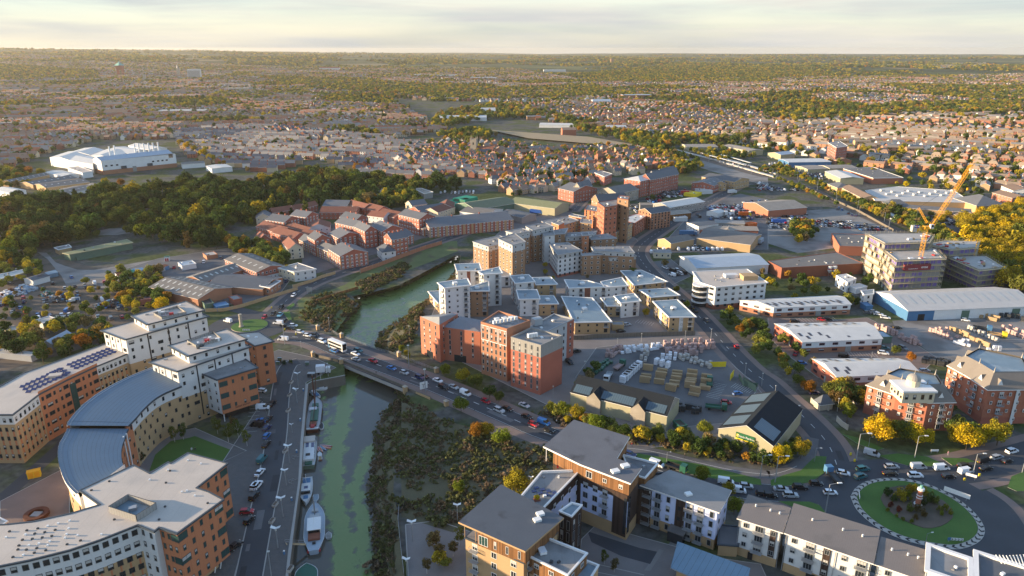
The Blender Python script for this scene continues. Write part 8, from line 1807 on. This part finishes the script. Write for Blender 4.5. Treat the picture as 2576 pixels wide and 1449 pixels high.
fence('pillar_wall','buff wall with stone pillars along the roundabout verge','02','2070,240 2250,235 2400,205 2576,150',1.8,.3,'brick_buff','stone');fence('pillar_wall','buff pillar wall continuing up the river road','12','0,150 270,65 420,20',1.8,.3,'brick_buff','stone');fence('pillar_wall','buff wall with planks in front of the cream works','11','370,1449 570,1390 660,1350 800,1310',1.8,.3,'brick_buff','stone')
fence('gate_wall','curved stone wall at the gatehouse','32','430,1150 500,1210 560,1215 610,1235',2,.4,'stone','stone');fence('gate_wall','curved stone wall across the drive from the gatehouse','32','690,1340 740,1390 800,1430',2,.4,'stone','stone');fence('railing_fence','steel railing fence above the scrub bank beside the forecourt','13','1440,765 1430,900 1455,1150 1490,1449',1.4,.06,'metal_grey');fence('palisade_fence','dark palisade fence around the corner of the merchant yard','22','2280,900 2330,990 2470,1000',2,.08,'clad_green');fence('railway_wall','pale concrete fence along the railway','31','340,430 700,590 920,690 1260,880',1.8,.15,'fence_wood')
fence('palisade_fence','green mesh fence round the open sided shed','01','670,1130 780,1175 1100,1110 1290,1060',2,.06,'clad_green');fence('palisade_fence','brown timber palings along the river verge','12','610,140 800,80 1030,10',1.6,.2,'timber')
# ---- builders' yard stock
rs=random.Random(31)
def stacks(t_,s,nx,ny,kind,where,jit=.4,fill=.9,ang=0.):
 p0,p1,p2=pts(t_,s);n=0
 for i in range(nx):
  for j in range(ny):
   if rs.random()>fill:continue
   p=p0+(p1-p0)*(i/max(1,nx-1))+(p2-p0)*(j/max(1,ny-1));p=p+Vector((rs.uniform(-jit,jit),rs.uniform(-jit,jit)))
   m,lab,dims,k={'brick':('brick_pack','wrapped pack of red bricks',(1.3,1.1,.95),rs.randint(1,3)),'white':('wrap_white','white wrapped pallet',(1.4,1.2,1.1),rs.randint(1,2)),'insul':('wrap_white','tall white insulation stack',(1.5,2.4,1.3),2),'timber':('timber_pale','stack of sawn timber',(4.2,1.1,.45),rs.randint(2,5)),'green':('green_paint','green wrapped pallet',(1.3,1.2,1.),1),'grey':('concrete','grey pallet of blocks',(1.3,1.2,1.),rs.randint(1,2)),'dark':('metal_dark','dark crate of fittings',(1.6,1.3,1.1),2)}[kind]
   a=math.atan2((p1-p0).y,(p1-p0).x)+R(ang);t=thing('timber_stack' if kind=='timber' else 'pallet_stack',None,'stack',(p.x,p.y,.06),a+rs.uniform(-.08,.08))
   for q_ in range(k):b=MB();b.box((rs.uniform(-.06,.06),0,.16+q_*(dims[2]+.12)+dims[2]/2),dims,m);b.box((0,0,.06+q_*(dims[2]+.12)),(dims[0]*.9,dims[1]*.9,.12),'fence_wood');b.build('pack',t)
   AUTO.append((t,('tall ' if k>2 else 'single ' if k==1 else '')+lab,p.x,p.y,where))
stacks('22','1540,590 2010,560 1560,640',17,3,'brick','packs in the merchant yard',.3,.85);stacks('22','950,690 1060,620 1000,700',7,2,'brick','packs in the merchant yard');stacks('22','1100,640 1500,600 1110,660',11,2,'white','pallets in the merchant yard',.5,.8)
stacks('22','1700,690 2000,780 1690,720',9,3,'grey','pallets in the merchant yard',.4,.85);stacks('22','1520,690 1640,700 1510,715',4,2,'white','pallets in the merchant yard');stacks('22','1140,930 1280,800 1110,950',7,2,'insul','pallets in the merchant yard',.2,1);stacks('22','1450,770 1560,800 1440,790',3,1,'insul','pallets in the merchant yard')
stacks('22','1560,645 1900,655 1550,670',12,2,'brick','packs in the merchant yard',.5,.6);stacks('22','1300,720 1340,660 1330,740',4,2,'grey','pallets in the merchant yard',.4,.8);stacks('22','1370,830 1960,900 1330,950',5,5,'timber','timber in the merchant yard',.3,.9);stacks('22','1600,1010 1840,1060 1590,1030',2,2,'timber','timber in the merchant yard');stacks('22','800,850 950,740 840,870',9,2,'green','pallets in the merchant yard');stacks('22','1680,1240 1860,1270 1700,1210',5,2,'dark','pallets in the merchant yard')
stacks('32','1630,440 1830,520 1700,420',8,2,'brick','stock in the open yard');stacks('32','1850,430 2200,590 1900,420',8,1,'timber','stock in the open yard',.5,.9,0);stacks('32','2020,420 2330,560 2050,410',10,1,'grey','stock in the open yard');stacks('32','2360,430 2560,510 2400,420',7,2,'brick','stock in the open yard');stacks('32','1870,560 2010,590 1890,545',5,2,'white','stock in the open yard');stacks('32','1090,400 1500,590 1120,390',15,2,'brick','stock in the open yard',.4,.75);stacks('32','2120,300 2250,330 2150,290',2,2,'timber','stock in the open yard');stacks('32','2350,300 2560,330 2380,290',4,2,'dark','stock in the open yard');stacks('32','1560,760 1780,790 1580,740',8,2,'dark','stock in the open yard');stacks('32','2220,630 2320,635 2230,620',3,1,'white','stock in the open yard')
for i,s in enumerate(('1980,545 2120,560 2230,530 2110,515','1840,590 2010,610 2080,560 1900,560','2050,555 2100,570 2150,550 2110,540')):ps,h=foot('11',s,[5,2.6,5][i]);b=Bld('shipping_container',['tall stack of green containers behind the terraces','low run of green containers behind the terraces','middle green container of the group behind the terraces'][i],'container',ps);g=MB();g.prism(ps,.1,h,'container_green');b.part(g,'body');b.quad(ccw(ps)[0],ccw(ps)[1],.1,.9,.2,h-.2,'green_paint','door');b.done()
for i,(s,r_,h,m)in enumerate((('120,60',16,4,'wrap_white'),('620,110',20,4,'metal_dark'),('1130,170',18,4,'metal_dark'),('480,70',8,3,'green_paint'),('250,20',14,5,'roof_blue_sheet'),('40,160',8,2,'rust'))):
 p=P(*q('02',s)[0]);o=thing('scrap_heap',['pale heap of crushed white goods in the scrapyard corner','black heap of tyres behind the scrapyard digger','black heap of tyres beside the dark red lorry','green heap of scrap bins','blue grey heap of scrap at the top of the yard','small rusty heap by the scrapped cars'][i],'heap',(p.x,p.y,0));b=MB()
 for k in range(150):a=rs.uniform(0,6.28);d=rs.random()**.6;x,y=d*r_/2*math.cos(a),d*r_/2*math.sin(a)*.7;z=h*(1-d)*rs.uniform(.4,1);b.box((x,y,z*.8),(rs.uniform(.6,2),rs.uniform(.5,1.4),rs.uniform(.4,1.1)),rs.choice([m,m,m,'metal_grey','clad_blue','rust']),rs.uniform(0,3))
 b.build('scrap',o);b=MB();b.cone((0,0,0),r_*.45,r_*.15,h*.5,m,9,sq=.7);b.build('core',o)
prop('digger','white scrapyard excavator beside the tyre heap','digger','02','745,145',[('cab',[((0,0,1.9),(1.6,1.8,1.7),'render_white')]),('engine_body',[((-1.4,0,1.5),(1.6,2.2,1.),'render_white')]),('track',[((-.4,-1.1,.5),(3.4,.6,.9),'black')]),('track',[((-.4,1.1,.5),(3.4,.6,.9),'black')]),('boom',[((1.6,0,2.6),(2.4,.4,.5),'render_white'),((2.9,0,1.7),(.35,.35,2.2),'render_white')]),('bucket',[((3.,0,.5),(.8,1.,.6),'metal_dark')])],.4)
# ---- the construction site
def site():
 S_=[('back block under construction wrapped in purple board and scaffolding','1015,915 1110,905 1560,900 1640,925 1600,985 1180,1000',24,7),('front block under construction behind sunlit scaffolding with a red banner','1170,1065 1300,1170 1755,1150 1660,1055',None,6),('right wing under construction with purple boards behind the crane','1610,1010 1830,1060 2085,1040 2100,985 1800,975',17,5),('lower right block under construction with a bare concrete roof','1830,1140 2130,1265 2360,1240 2180,1130',None,4)]
 for i,(lab,s,h,fl)in enumerate(S_):
  ps,h=foot('31',s,h,(1,1510)if i==1 else(1,1470));b=Bld('unfinished_building',lab,'building',ps);b.walls(ps,0,h,'site_wall');fh=h/fl;o=ccw(ps)
  for A,B in zip(o,o[1:]+o[:1]):
   d=B-A;n=Vector((d.y,-d.x));k=max(2,int(d.length/3.2))
   if n.dot(-(A+B)/2)<0:continue
   for r_ in range(fl):
    for c in range(k):
     if rs.random()<.7:b.quad(A,B,(c+.1)/k,(c+.85)/k,r_*fh+.4,(r_+1)*fh-.5,'wrap_purple','board_panel',.05)
  b.flat(ps,h,'concrete',.05,fas='concrete',lip=.3,name='roof_slab')
  for _ in range(8):f,g_=rs.random(),rs.random();p=o[0].lerp(o[1],f).lerp(o[3].lerp(o[2],f),g_);b.box((p.x,p.y,h-.1),(rs.uniform(1,4),rs.uniform(1,2),rs.uniform(.4,1.2)),rs.choice(['timber_pale','wrap_white','red_paint','metal_grey']),rs.uniform(0,3),'material_stack')
  if i==1:
   near=min(zip(o,o[1:]+o[:1]),key=lambda e:((e[0]+e[1])/2).length);A,B=near;d=(B-A).normalized();n=Vector((d.y,-d.x));b.quad(A,B,.14,.72,h-fh*1.75,h-fh*.75,'sign_red','banner',1.9)
   c=A.lerp(B,.58)+n*2.;text_on(b.root,'enso',2.1,'frame_white',Vector((c.x,c.y,h-fh*1.2))-b.o,n);c=A.lerp(B,.33)+n*2.;text_on(b.root,'STUDENT LIVING',.75,'frame_white',Vector((c.x,c.y,h-fh*1.45))-b.o,n)
  b.done()
  sc=thing('scaffolding',['scaffolding round the back block with poles above its roof','pale sunlit scaffolding round the front block with the banner','scaffolding round the right wing behind the crane','scaffolding round the low right hand block'][i],'scaffolding',b.o);og,og2=ccw(grow(ps,.5)),ccw(grow(ps,1.7))
  for pl,pl2 in((og,og2),):
   for r_ in range(1,fl+1):
    g=MB();z=r_*fh-.2
    for k in range(len(og)):j=(k+1)%len(og);g.face([(*og2[k],z),(*og2[j],z),(*og[j],z),(*og[k],z)],'board');g.face([(*og2[k],z-.2),(*og2[j],z-.2),(*og2[j],z),(*og2[k],z)],'board');g.bar((*og2[k],z+1.0),(*og2[j],z+1.0),.09,'scaffold');g.bar((*og2[k],z+.5),(*og2[j],z+.5),.09,'scaffold')
    g.build('deck',sc,b.o)
   for k in range(len(og)):
    A,B=og2[k],og2[(k+1)%len(og2)];n=max(2,int((B-A).length/2.4));g=MB()
    for e in range(n):p=A.lerp(B,e/n);g.bar((*p,0),(*p,h+1.6),.12,'scaffold')
    for e in range(0,n,3):g.bar((*A.lerp(B,e/n),0),(*A.lerp(B,min(1,(e+3)/n)),h*.9),.08,'scaffold')
    g.build('standards',sc,b.o)
    m=(A+B)/2;d=B-A
    if i<2 and d.y<-abs(d.x)*.2:
     g=MB();n_=Vector((d.y,-d.x)).normalized()*-.3
     for r_ in range(fl):
      for c in range(n):
       if rs.random()<.5:p,q_=A.lerp(B,c/n)+n_,A.lerp(B,(c+1)/n)+n_;z0=r_*fh;g.face([(*p,z0),(*q_,z0),(*q_,z0+fh*.75),(*p,z0+fh*.75)],'netting')
     if g.f:g.build('netting',sc,b.o)
site()
def at(vx,vy,dep):
 xc=(vx-CX)/F;yc=-(vy-CY)/F;return Vector((xc*dep,(ct+yc*st)*dep,H+(-st+yc*ct)*dep))
def crane():
 v=q('31','1578,1075 1592,850 1628,848 2065,190 1470,835 1515,640 1600,790 1490,640')
 b0=P(2326,738);dep=proj(b0.x,b0.y,12)[2];A=[at(x,y,dep)for x,y in v];base=Vector((A[1].x,A[1].y,0));o=thing('tower_crane','yellow luffing tower crane with a raised lattice jib over the building site','crane',base)
 def lattice(nm,a,c,w_,n,m='steel_yellow'):
  g=MB();d=(c-a).normalized();u=d.orthogonal().normalized()if abs(d.z)>.95 else d.cross(Vector((0,0,1))).normalized();w2=d.cross(u);C_=[u*s1*w_/2+w2*s2*w_/2 for s1,s2 in((-1,-1),(1,-1),(1,1),(-1,1))]
  for k in range(4):
   g.bar(a+C_[k],c+C_[k],.15,m)
   for i in range(n):p,q_=a.lerp(c,i/n),a.lerp(c,(i+1)/n);j=(k+1)%4;g.bar(p+C_[k],q_+C_[j],.1,m);g.bar(p+C_[k],p+C_[j],.09,m)
  return g.build(nm,o,base)
 top=A[1];lattice('mast',Vector((base.x,base.y,0)),top,2.,18);lattice('jib',A[2],A[3],1.7,24);lattice('counter_jib',top,A[4],1.6,5);lattice('a_frame',A[6],A[5],.9,7)
 g=MB();g.box(top+Vector((0,0,.6)),(3,3,1.4),'steel_yellow');g.build('slewing_ring',o,base);g=MB();g.box(A[4]+Vector((0,0,-.8)),(2.6,2.4,3.4),'concrete');g.build('counterweight',o,base);g=MB();g.box(top+Vector((2.,-1.4,1.6)),(1.8,1.6,2.2),'render_white');g.box(top+Vector((2.,-2.22,1.8)),(1.5,.06,1.2),'glass');g.build('cab',o,base)
 g=MB();g.bar(A[5],A[4],.15,'metal_dark');g.bar(A[5],A[3].lerp(A[2],.3),.12,'metal_dark');g.bar(A[3],A[3]-Vector((0,0,14)),.12,'metal_dark');g.build('cable',o,base);g=MB();g.box(A[3]-Vector((0,0,14.6)),(1,.8,1.3),'steel_yellow');g.build('hook_block',o,base)
 g=MB();d=A[5];g.box(A[4]+Vector((.8,-1.35,.6)),(2.6,.1,1.6),'sign_blue');g.box(A[4]+Vector((.8,-1.42,.6)),(2.6,.06,.4),'frame_white');g.box(A[4]+Vector((.8,-1.42,.6)),(.4,.08,1.6),'red_paint');g.build('flag_panel',o,base)
crane()
for s,o_,lab in(('21:1560,60 2000,175 2576,345',8,'long pale station platform on the near side of the railway'),('21:1700,60 2100,165 2576,310',9,'second pale platform across the railway tracks')):
 t_,c=s.split(':');pl=offs(resample(pts(t_,c),12),o_);o=thing('railway_platform',lab,'platform',(*pl[0],0));b=MB();b.prism(pl+offs(pl,4)[::-1],0,1.,'concrete','roof_white_sheet');b.build('slab',o,(*pl[0],0))
 b=MB();mid=offs(pl,2)[4:9];b.prism(offs(mid,-1.4)+offs(mid,1.4)[::-1],4.2,4.5,'frame_white','roof_white_sheet',True);b.build('canopy',o,(*pl[0],0))
 for p in mid:b=MB();b.bar((*p,1),(*p,4.2),.25,'metal_grey');b.build('post',o,(*pl[0],0))
for i,s in enumerate(('612,1330','660,1330')):p=P(*q('31',s)[0]);o=thing('silo',['left of two white mortar silos with red bands','right of two white mortar silos with red bands'][i],'silo',(p.x,p.y,0));b=MB();b.cone((0,0,2),.3,1.3,1.4,'render_white',12,False);b.cone((0,0,3.4),1.3,1.3,3,'render_white',12);b.cone((0,0,4.3),1.33,1.33,.6,'red_paint',12);b.build('tank',o);b=MB();[b.bar((math.cos(a),math.sin(a),0),(math.cos(a),math.sin(a),3.6),.15,'metal_grey')for a in(.7,2.3,3.9,5.5)];b.build('frame',o)
for k,p in enumerate(resample(RL,26)[1:-1]):
 d=(RL[-1]-RL[0]).normalized();n=Vector((-d.y,d.x));s_=1 if k%2 else-1;c=p+n*5*s_;o=thing('catenary_mast',None,'mast',(c.x,c.y,0));b=MB();b.bar((0,0,0),(0,0,8),.3,'metal_grey');b.build('mast',o);b=MB();e=-n*s_*4.5;b.bar((0,0,7.4),(e.x,e.y,7.4),.2,'metal_grey');b.bar((0,0,6.3),(e.x*.8,e.y*.8,7.3),.12,'metal_grey');b.build('bracket',o);AUTO.append((o,'grey steel railway mast',c.x,c.y,'railway masts'))
 # ---- gasholder, church, far landmarks
p=P(*q('11','1250,520')[0]);o=thing('gasholder','round old gasholder tank with a pale flat top among trees','tank',(p.x,p.y,0));b=MB();b.cone((0,0,0),17,17,4.2,'weathered',40,False);b.poly(circ(Vector((0,0)),17),4.1,'roof_felt');b.build('tank',o)
for a in(0,1.1,2.2,3.3,4.4,5.5):b=MB();b.bar((17.3*math.cos(a),17.3*math.sin(a),0),(17.3*math.cos(a),17.3*math.sin(a),6.5),.35,'metal_grey');b.build('guide_post',o)
def church():
 p=PT(*q('10','2195,1295')[0]);o=thing('church','flint church with a battlemented tower and pinnacles among the old houses','church',(p.x,p.y,0),-.2);b=MB();b.box((0,0,9.5),(8,8,19),'weathered');b.build('tower',o)
 for x in(-1,1):
  for y in(-1,1):b=MB();b.cone((x*3.7,y*3.7,19),.6,.05,4.5,'weathered',4);b.build('pinnacle',o)
 b=MB()
 for k in range(5):
  for y in(-1,1):b.box((-3.4+k*1.7,y*3.8,19.5),(.9,.4,1.1),'weathered');b.box((y*3.8,-3.4+k*1.7,19.5),(.4,.9,1.1),'weathered')
 b.build('battlement',o);b=MB();b.box((0,-4.02,14),(1.6,.1,3),'glass');b.build('belfry_window',o);b=MB();b.box((15,0,3.2),(22,8,6.4),'weathered');b.face([(26,-4,6.4),(26,4,6.4),(26,0,10.6)],'weathered');b.build('nave_wall',o);b=MB();b.face([(4,-4.6,6.1),(26.4,-4.6,6.1),(26.4,0,10.8),(4,0,10.8)],'tile_red');b.face([(26.4,4.6,6.1),(4,4.6,6.1),(4,0,10.8),(26.4,0,10.8)],'tile_red');b.build('nave_roof',o)
church()
def jumbo():
 p=PT(305,192);z=terr(p.x,p.y);o=thing('water_tower','huge red brick water tower with a green pyramid roof on the skyline','tower',(p.x,p.y,z),.3);s_=1.3;b=MB()
 for x in(-1,1):
  for y in(-1,1):b.box((x*7*s_,y*7*s_,12*s_),(5*s_,5*s_,24*s_),'brick_red')
 b.box((0,0,22*s_),(18*s_,18*s_,5*s_),'brick_red');b.build('brick_leg',o);b=MB();b.box((0,0,29*s_),(22*s_,22*s_,9*s_),'brick_red');b.build('tank',o);b=MB();b.cone((0,0,33.5*s_),17*s_,2*s_,9*s_,'copper',4);b.cone((0,0,42*s_),2*s_,1.4*s_,4*s_,'copper',8);b.build('roof',o)
jumbo()
def far(lab,vx,vy,w_,d,h,m,rf,nm='building',cat='building',rz=.1,k='flat',rise=3,win=0):
 p=PT(vx,vy);z=terr(p.x,p.y);o=thing(nm,lab,cat,(p.x,p.y,z),rz);b=MB();b.box((0,0,h/2),(w_,d,h),m)
 if k=='gable':b.face([(w_/2,-d/2,h),(w_/2,d/2,h),(w_/2,0,h+rise)],m);b.face([(-w_/2,d/2,h),(-w_/2,-d/2,h),(-w_/2,0,h+rise)],m)
 b.build('wall',o);b=MB()
 if k=='gable':b.face([(-w_/2,-d/2-.4,h-.1),(w_/2,-d/2-.4,h-.1),(w_/2,0,h+rise+.2),(-w_/2,0,h+rise+.2)],rf);b.face([(w_/2,d/2+.4,h-.1),(-w_/2,d/2+.4,h-.1),(-w_/2,0,h+rise+.2),(w_/2,0,h+rise+.2)],rf)
 elif k=='spire':b.cone((0,0,h),w_*.6,.2,rise,rf,4)
 else:b.box((0,0,h+.3),(w_+.6,d+.6,.6),rf)
 b.build('roof',o)
 if win:
  b=MB()
  for r_ in range(win):b.box((0,-d/2-.05,2+r_*3.3),(w_*.94,.12,1.4),'glass')
  b.build('window_band',o)
 EXCL.append([p+Vector((x,y))for x,y in((-w_/2,-d/2),(w_/2,-d/2),(w_/2,d/2),(-w_/2,d/2))]);LAND.append((lab,p.x,p.y))
for a in(('pale slab tower block on the town skyline',491,198,52,14,38,'render_white','roof_white_sheet','tower_block','tower block',.1,'flat',3,10),('town hall clock tower with a slim spire',450,192,11,11,34,'stone','slate','clock_tower','tower',.2,'spire',18),('grey stone church tower in the far town',365,205,9,9,26,'stone','roof_grey','church_tower','tower'),('long white roofed store in the terraced town',448,286,70,26,7,'render_white','roof_white_sheet'),('white retail shed right of the long store',492,286,44,24,7,'brick_mixed','roof_white_sheet'),('curved pale roofed hall beyond the town centre',598,229,75,30,9,'stone','roof_felt'),('brick school with a large brown roof near the white stores',297,292,46,22,8,'brick_red','tile_brown','school','school',.1,'gable',5),('wide white glasshouse roofs beyond the trees',1165,302,90,42,6,'clad_white','roof_white_sheet','glasshouse','building',.05,'gable',3),('white peaked marquee roof beside the glasshouse roofs',1228,287,30,26,7,'clad_white','roof_white_sheet','marquee','building',.1,'gable',6),('white roofed works with a chimney across the railway',1410,320,72,24,5,'clad_white','roof_white_sheet','works','building',-.15,'gable',2),('white saw roofed shed in the valley',1512,262,46,20,8,'clad_white','roof_blue_sheet','shed','shed',.05,'gable',4),('long pale office with a flat blue roof across the valley',1600,247,80,30,9,'brick_mixed','roof_blue_sheet'),('white roofed hall among the left valley trees',838,281,60,26,6,'brick_red','roof_white_sheet','hall','building',.15),('low white sheds above the brick estate',896,309,62,12,5,'clad_white','roof_white_sheet'),('white store with a blue grey roof by the dark trees',1548,328,34,18,6,'clad_cream','roof_white_sheet','store','store',.1,'gable',2.5),('white blocks of flats lit on the far rise',830,178,110,16,14,'render_white','tile_red','flats','flats',0,'gable',5,0),('long white distribution shed on the far plain',1120,194,110,30,9,'clad_white','roof_white_sheet'),('second white distribution shed on the far plain',1215,200,110,34,8,'clad_white','roof_white_sheet'),('third white shed left of the distribution sheds',1065,192,80,26,8,'clad_white','roof_white_sheet'),('white office park on the far right of the valley',1395,180,120,24,10,'render_white','roof_white_sheet'),('orange brick villa flats beside the dark conifers',940+490,340,22,14,9,'brick_orange','tile_brown','flats','flats',.1,'gable',3),('pale works with a yellow chimney stack',1350,300,40,24,6,'brick_brown','roof_grey'),('long dark roofed school in the far right houses',1830,258,70,18,7,'brick_orange','tile_brown','school','school',-.1,'gable',3),('tall brick tower on the wooded horizon',1540,158,24,24,30,'brick_brown','roof_grey','brick_tower','tower'),('white sheds at the far right edge of the plain',2390,172,160,30,9,'clad_white','roof_white_sheet'),('low white sheds on the right hand plain',2080,165,140,24,9,'clad_white','roof_white_sheet')):far(*a)
for i,(s,m)in enumerate((('520,178 620,175 690,180 640,190 540,188','field_green'),('1435,207 1520,201 1570,206 1500,214','field_green'),('1500,213 1580,203 1600,208 1520,220','field_tan'),('1600,210 1700,212 1620,218','field_green'),('1880,205 1960,199 1960,206','field_tan'),('2390,236 2560,240 2560,252 2400,250','field_green'),('2200,163 2480,160 2480,166 2300,168','field_tan'),('1230,330 1480,348 1620,372 1480,365 1330,352','field_tan'),('1060,176 1160,172 1180,178','field_tan'))):
 pl=[PT(*p)for p in q('v',s)];b=MB();b.poly(pl,lambda p:terr(p.x,p.y)+2.5+(terr(p.x,p.y)>1)*2,m);tag(b.build('meadow'),kind='structure')
 # ---- people
def person(t_,s,top,leg,lab,rz=0.,z=.14,sit=False):
 p=P(*q(t_,s)[0]);o=thing('person',lab,'person',(p.x,p.y,z),rz);me=bpy.data.meshes.new('body')
 hz=.92 if not sit else .18
 V=[(0,0,hz),(0,0,hz+.28),(0,0,hz+.5),(0,0,hz+.6),(0,0,hz+.78),(.1,.02,hz-.05),(.12,.06 if not sit else-.45,.48 if not sit else .42),(.12,-.08 if not sit else-.5,.06),(-.1,0,hz-.05),(-.12,-.1 if not sit else-.42,.5 if not sit else .38),(-.12,.1 if not sit else-.7,.06),(.2,0,hz+.48),(.27,.06,hz+.22),(.25,-.1,hz+.02),(-.2,0,hz+.48),(-.27,-.04,hz+.22),(-.25,-.14,hz+.04),(.12,-.2 if not sit else-.65,.04),(-.12,-.04 if not sit else-.85,.04)]
 E_=[(0,1),(1,2),(2,3),(3,4),(0,5),(5,6),(6,7),(0,8),(8,9),(9,10),(2,11),(11,12),(12,13),(2,14),(14,15),(15,16),(7,17),(10,18)];Rd=[.15,.15,.16,.06,.11,.1,.07,.05,.1,.07,.05,.07,.05,.035,.07,.05,.035,.04,.04]
 me.from_pydata(V,E_,[]);ob=bpy.data.objects.new('body',me);COL.objects.link(ob);sk=ob.modifiers.new('skin','SKIN');sv=me.skin_vertices[0].data
 for k,r_ in enumerate(Rd):sv[k].radius=(r_,r_*.8)
 sv[0].use_root=True;ob.modifiers.new('sub','SUBSURF').levels=1;bpy.context.view_layer.update();m2=bpy.data.meshes.new_from_object(ob.evaluated_get(bpy.context.evaluated_depsgraph_get()));bpy.data.objects.remove(ob)
 m2.materials.clear()
 for m in(mat('skin',(.5,.3,.22)),mat('cloth_'+'_'.join(map(str,top)),top),mat('cloth_'+'_'.join(map(str,leg)),leg)):m2.materials.append(m)
 for f in m2.polygons:c=f.center;f.material_index=0 if c.z>hz+.56 else(2 if c.z<hz and abs(c.x)<.2 else 1);f.use_smooth=True
 put('body',m2,o);b=MB();b.cone((0,.015,hz+.76),.105,.04,.12,'bark',8);b.build('hair',o)
person('22','448,1365',(.7,.7,.7),(.02,.02,.03),'pedestrian in a white top walking past the queue by the hedge',1.);person('23','1205,150',(.4,.05,.05),(.02,.04,.1),'pedestrian in a dark red top on the cycle path',.5);person('33','1808,240',(.6,.3,.35),(.3,.3,.3),'pedestrian in pink on the path beyond the roundabout',0);person('12','1210,872',(.02,.03,.03),(.02,.02,.03),'pedestrian in black on the bridge pavement',1.2);person('03','1930,180',(.7,.7,.72),(.1,.1,.12),'person in white sitting on the campus lawn',.4,.1,True);person('03','1965,180',(.05,.05,.06),(.05,.05,.07),'person in black sitting on the campus lawn',-.4,.1,True)
person('23','1735,265',(.02,.02,.02),(.04,.04,.05),'pedestrian in black under the trees on the cycle path',2.);person('12','2290,1045',(.5,.55,.5),(.03,.06,.04),'pedestrian in pale grey beside the hedge above the bridge road',2.)
# ================================================================ labels that single each thing out
def shorten(s):
 for a in('building','with a','with the'):pass
 return s
MARK=[('the big roundabout',rc2.x,rc2.y),('the small roundabout',rc1.x,rc1.y)]
for nm,vx,vy in(('the bridge',950,905),('the double decker bus',848,872),('the red brick quarter',1240,960),('the timber clad apartments',1420,1290),('the blue crescent roof',200,1130),('the rust red barge',795,1050),('the trawler yacht',793,1340),('the builders merchant shop',1880,1090),('the domed mansion flats',2290,1040),('the big mansion flats',2480,1000),('the huge warehouse',2400,800),('the crane',2327,706),('the supermarket',2340,520),('the red brick tower',1520,570),('the white factory',340,430),('the sunlit quay terrace',830,650),('the gasholder',955,495),('the church',1195,388),('the open sided shed',240,625),('the scrapyard',110,800),('the long buff shed',1830,610),('the blue trade shed',1820,670),('the nearest white unit',2180,945),('the old brick depot',1960,520),('the brick works',620,660),('the water tower',305,190),('the red tower block',2110,395),('the tan shed',1860,372),('the creek flats',1620,465)):
 p=PT(vx,vy);MARK.append((nm,p.x,p.y))
def rel(x,y):
 nm,mx_,my=min(MARK,key=lambda m:math.hypot(m[1]-x,m[2]-y));dx,dy=x-mx_,y-my
 d=math.hypot(dx,dy);far_='far ' if d>130 else ''
 w_=('right of' if dx>0 else 'left of')if abs(dx)>abs(dy)*.8 else('behind' if dy>0 else 'in front of')
 return f'{far_}{w_} {nm}'
N_='_ second third fourth fifth sixth seventh eighth ninth tenth eleventh twelfth'.split()
def label_all():
 grp={}
 for o,noun,x,y,g in AUTO:o['group']=g;grp.setdefault((noun,rel(x,y)),[]).append((o,x,y))
 for(noun,r_),L_ in grp.items():
  if len(L_)==1:L_[0][0]['label']=f'{noun} {r_}';continue
  L_.sort(key=lambda t:proj(t[1],t[2])[0])
  for i,(o,x,y)in enumerate(L_):
   n=len(L_)
   pos='leftmost' if i==0 else 'rightmost' if i==n-1 else f'{N_[i]} from left' if i<=n/2 and i<12 else f'{N_[n-1-i]} from right' if n-1-i<12 else 'middle'
   o['label']=f'{noun} {r_}, {pos}'
 for o,*_ in AUTO:
  w_=o['label'].split()
  if len(w_)>16:o['label']=' '.join((o['label'].split(' with ')[0]+' '+' '.join(o['label'].split(' roof ')[1:])).split()[:16])
  elif len(w_)<4:o['label']+=' in view'
label_all()
def group_rest():
 by={}
 for o in S.objects:
  if o.parent is None and 'label' in o and 'group' not in o:by.setdefault(o.name.split('.')[0],[]).append(o)
 for n,L_ in by.items():
  if len(L_)>1:
   for o in L_:o['group']=dict(person='people',lorry='lorries').get(n,n.replace('_',' ')+('s' if n[-1]!='s' else ''))
group_rest()
# ---------------------------------------------------------------- haze
def haze():
 b=MB();b.box((0,7000,64),(34000,15400,146),'black');o=b.build('haze');o.data.materials.clear()
 m=bpy.data.materials.new('haze_air');m.use_nodes=True;nt=m.node_tree;nt.nodes.clear()
 ou=nt.nodes.new('ShaderNodeOutputMaterial');v=nt.nodes.new('ShaderNodeVolumePrincipled')
 v.inputs['Color'].default_value=(1.,.93,.82,1);v.inputs['Density'].default_value=HAZE_D;v.inputs['Anisotropy'].default_value=.35
 nt.links.new(v.outputs[0],ou.inputs['Volume']);o.data.materials.append(m);tag(o,kind='stuff')
HAZE_D=.000036
haze()
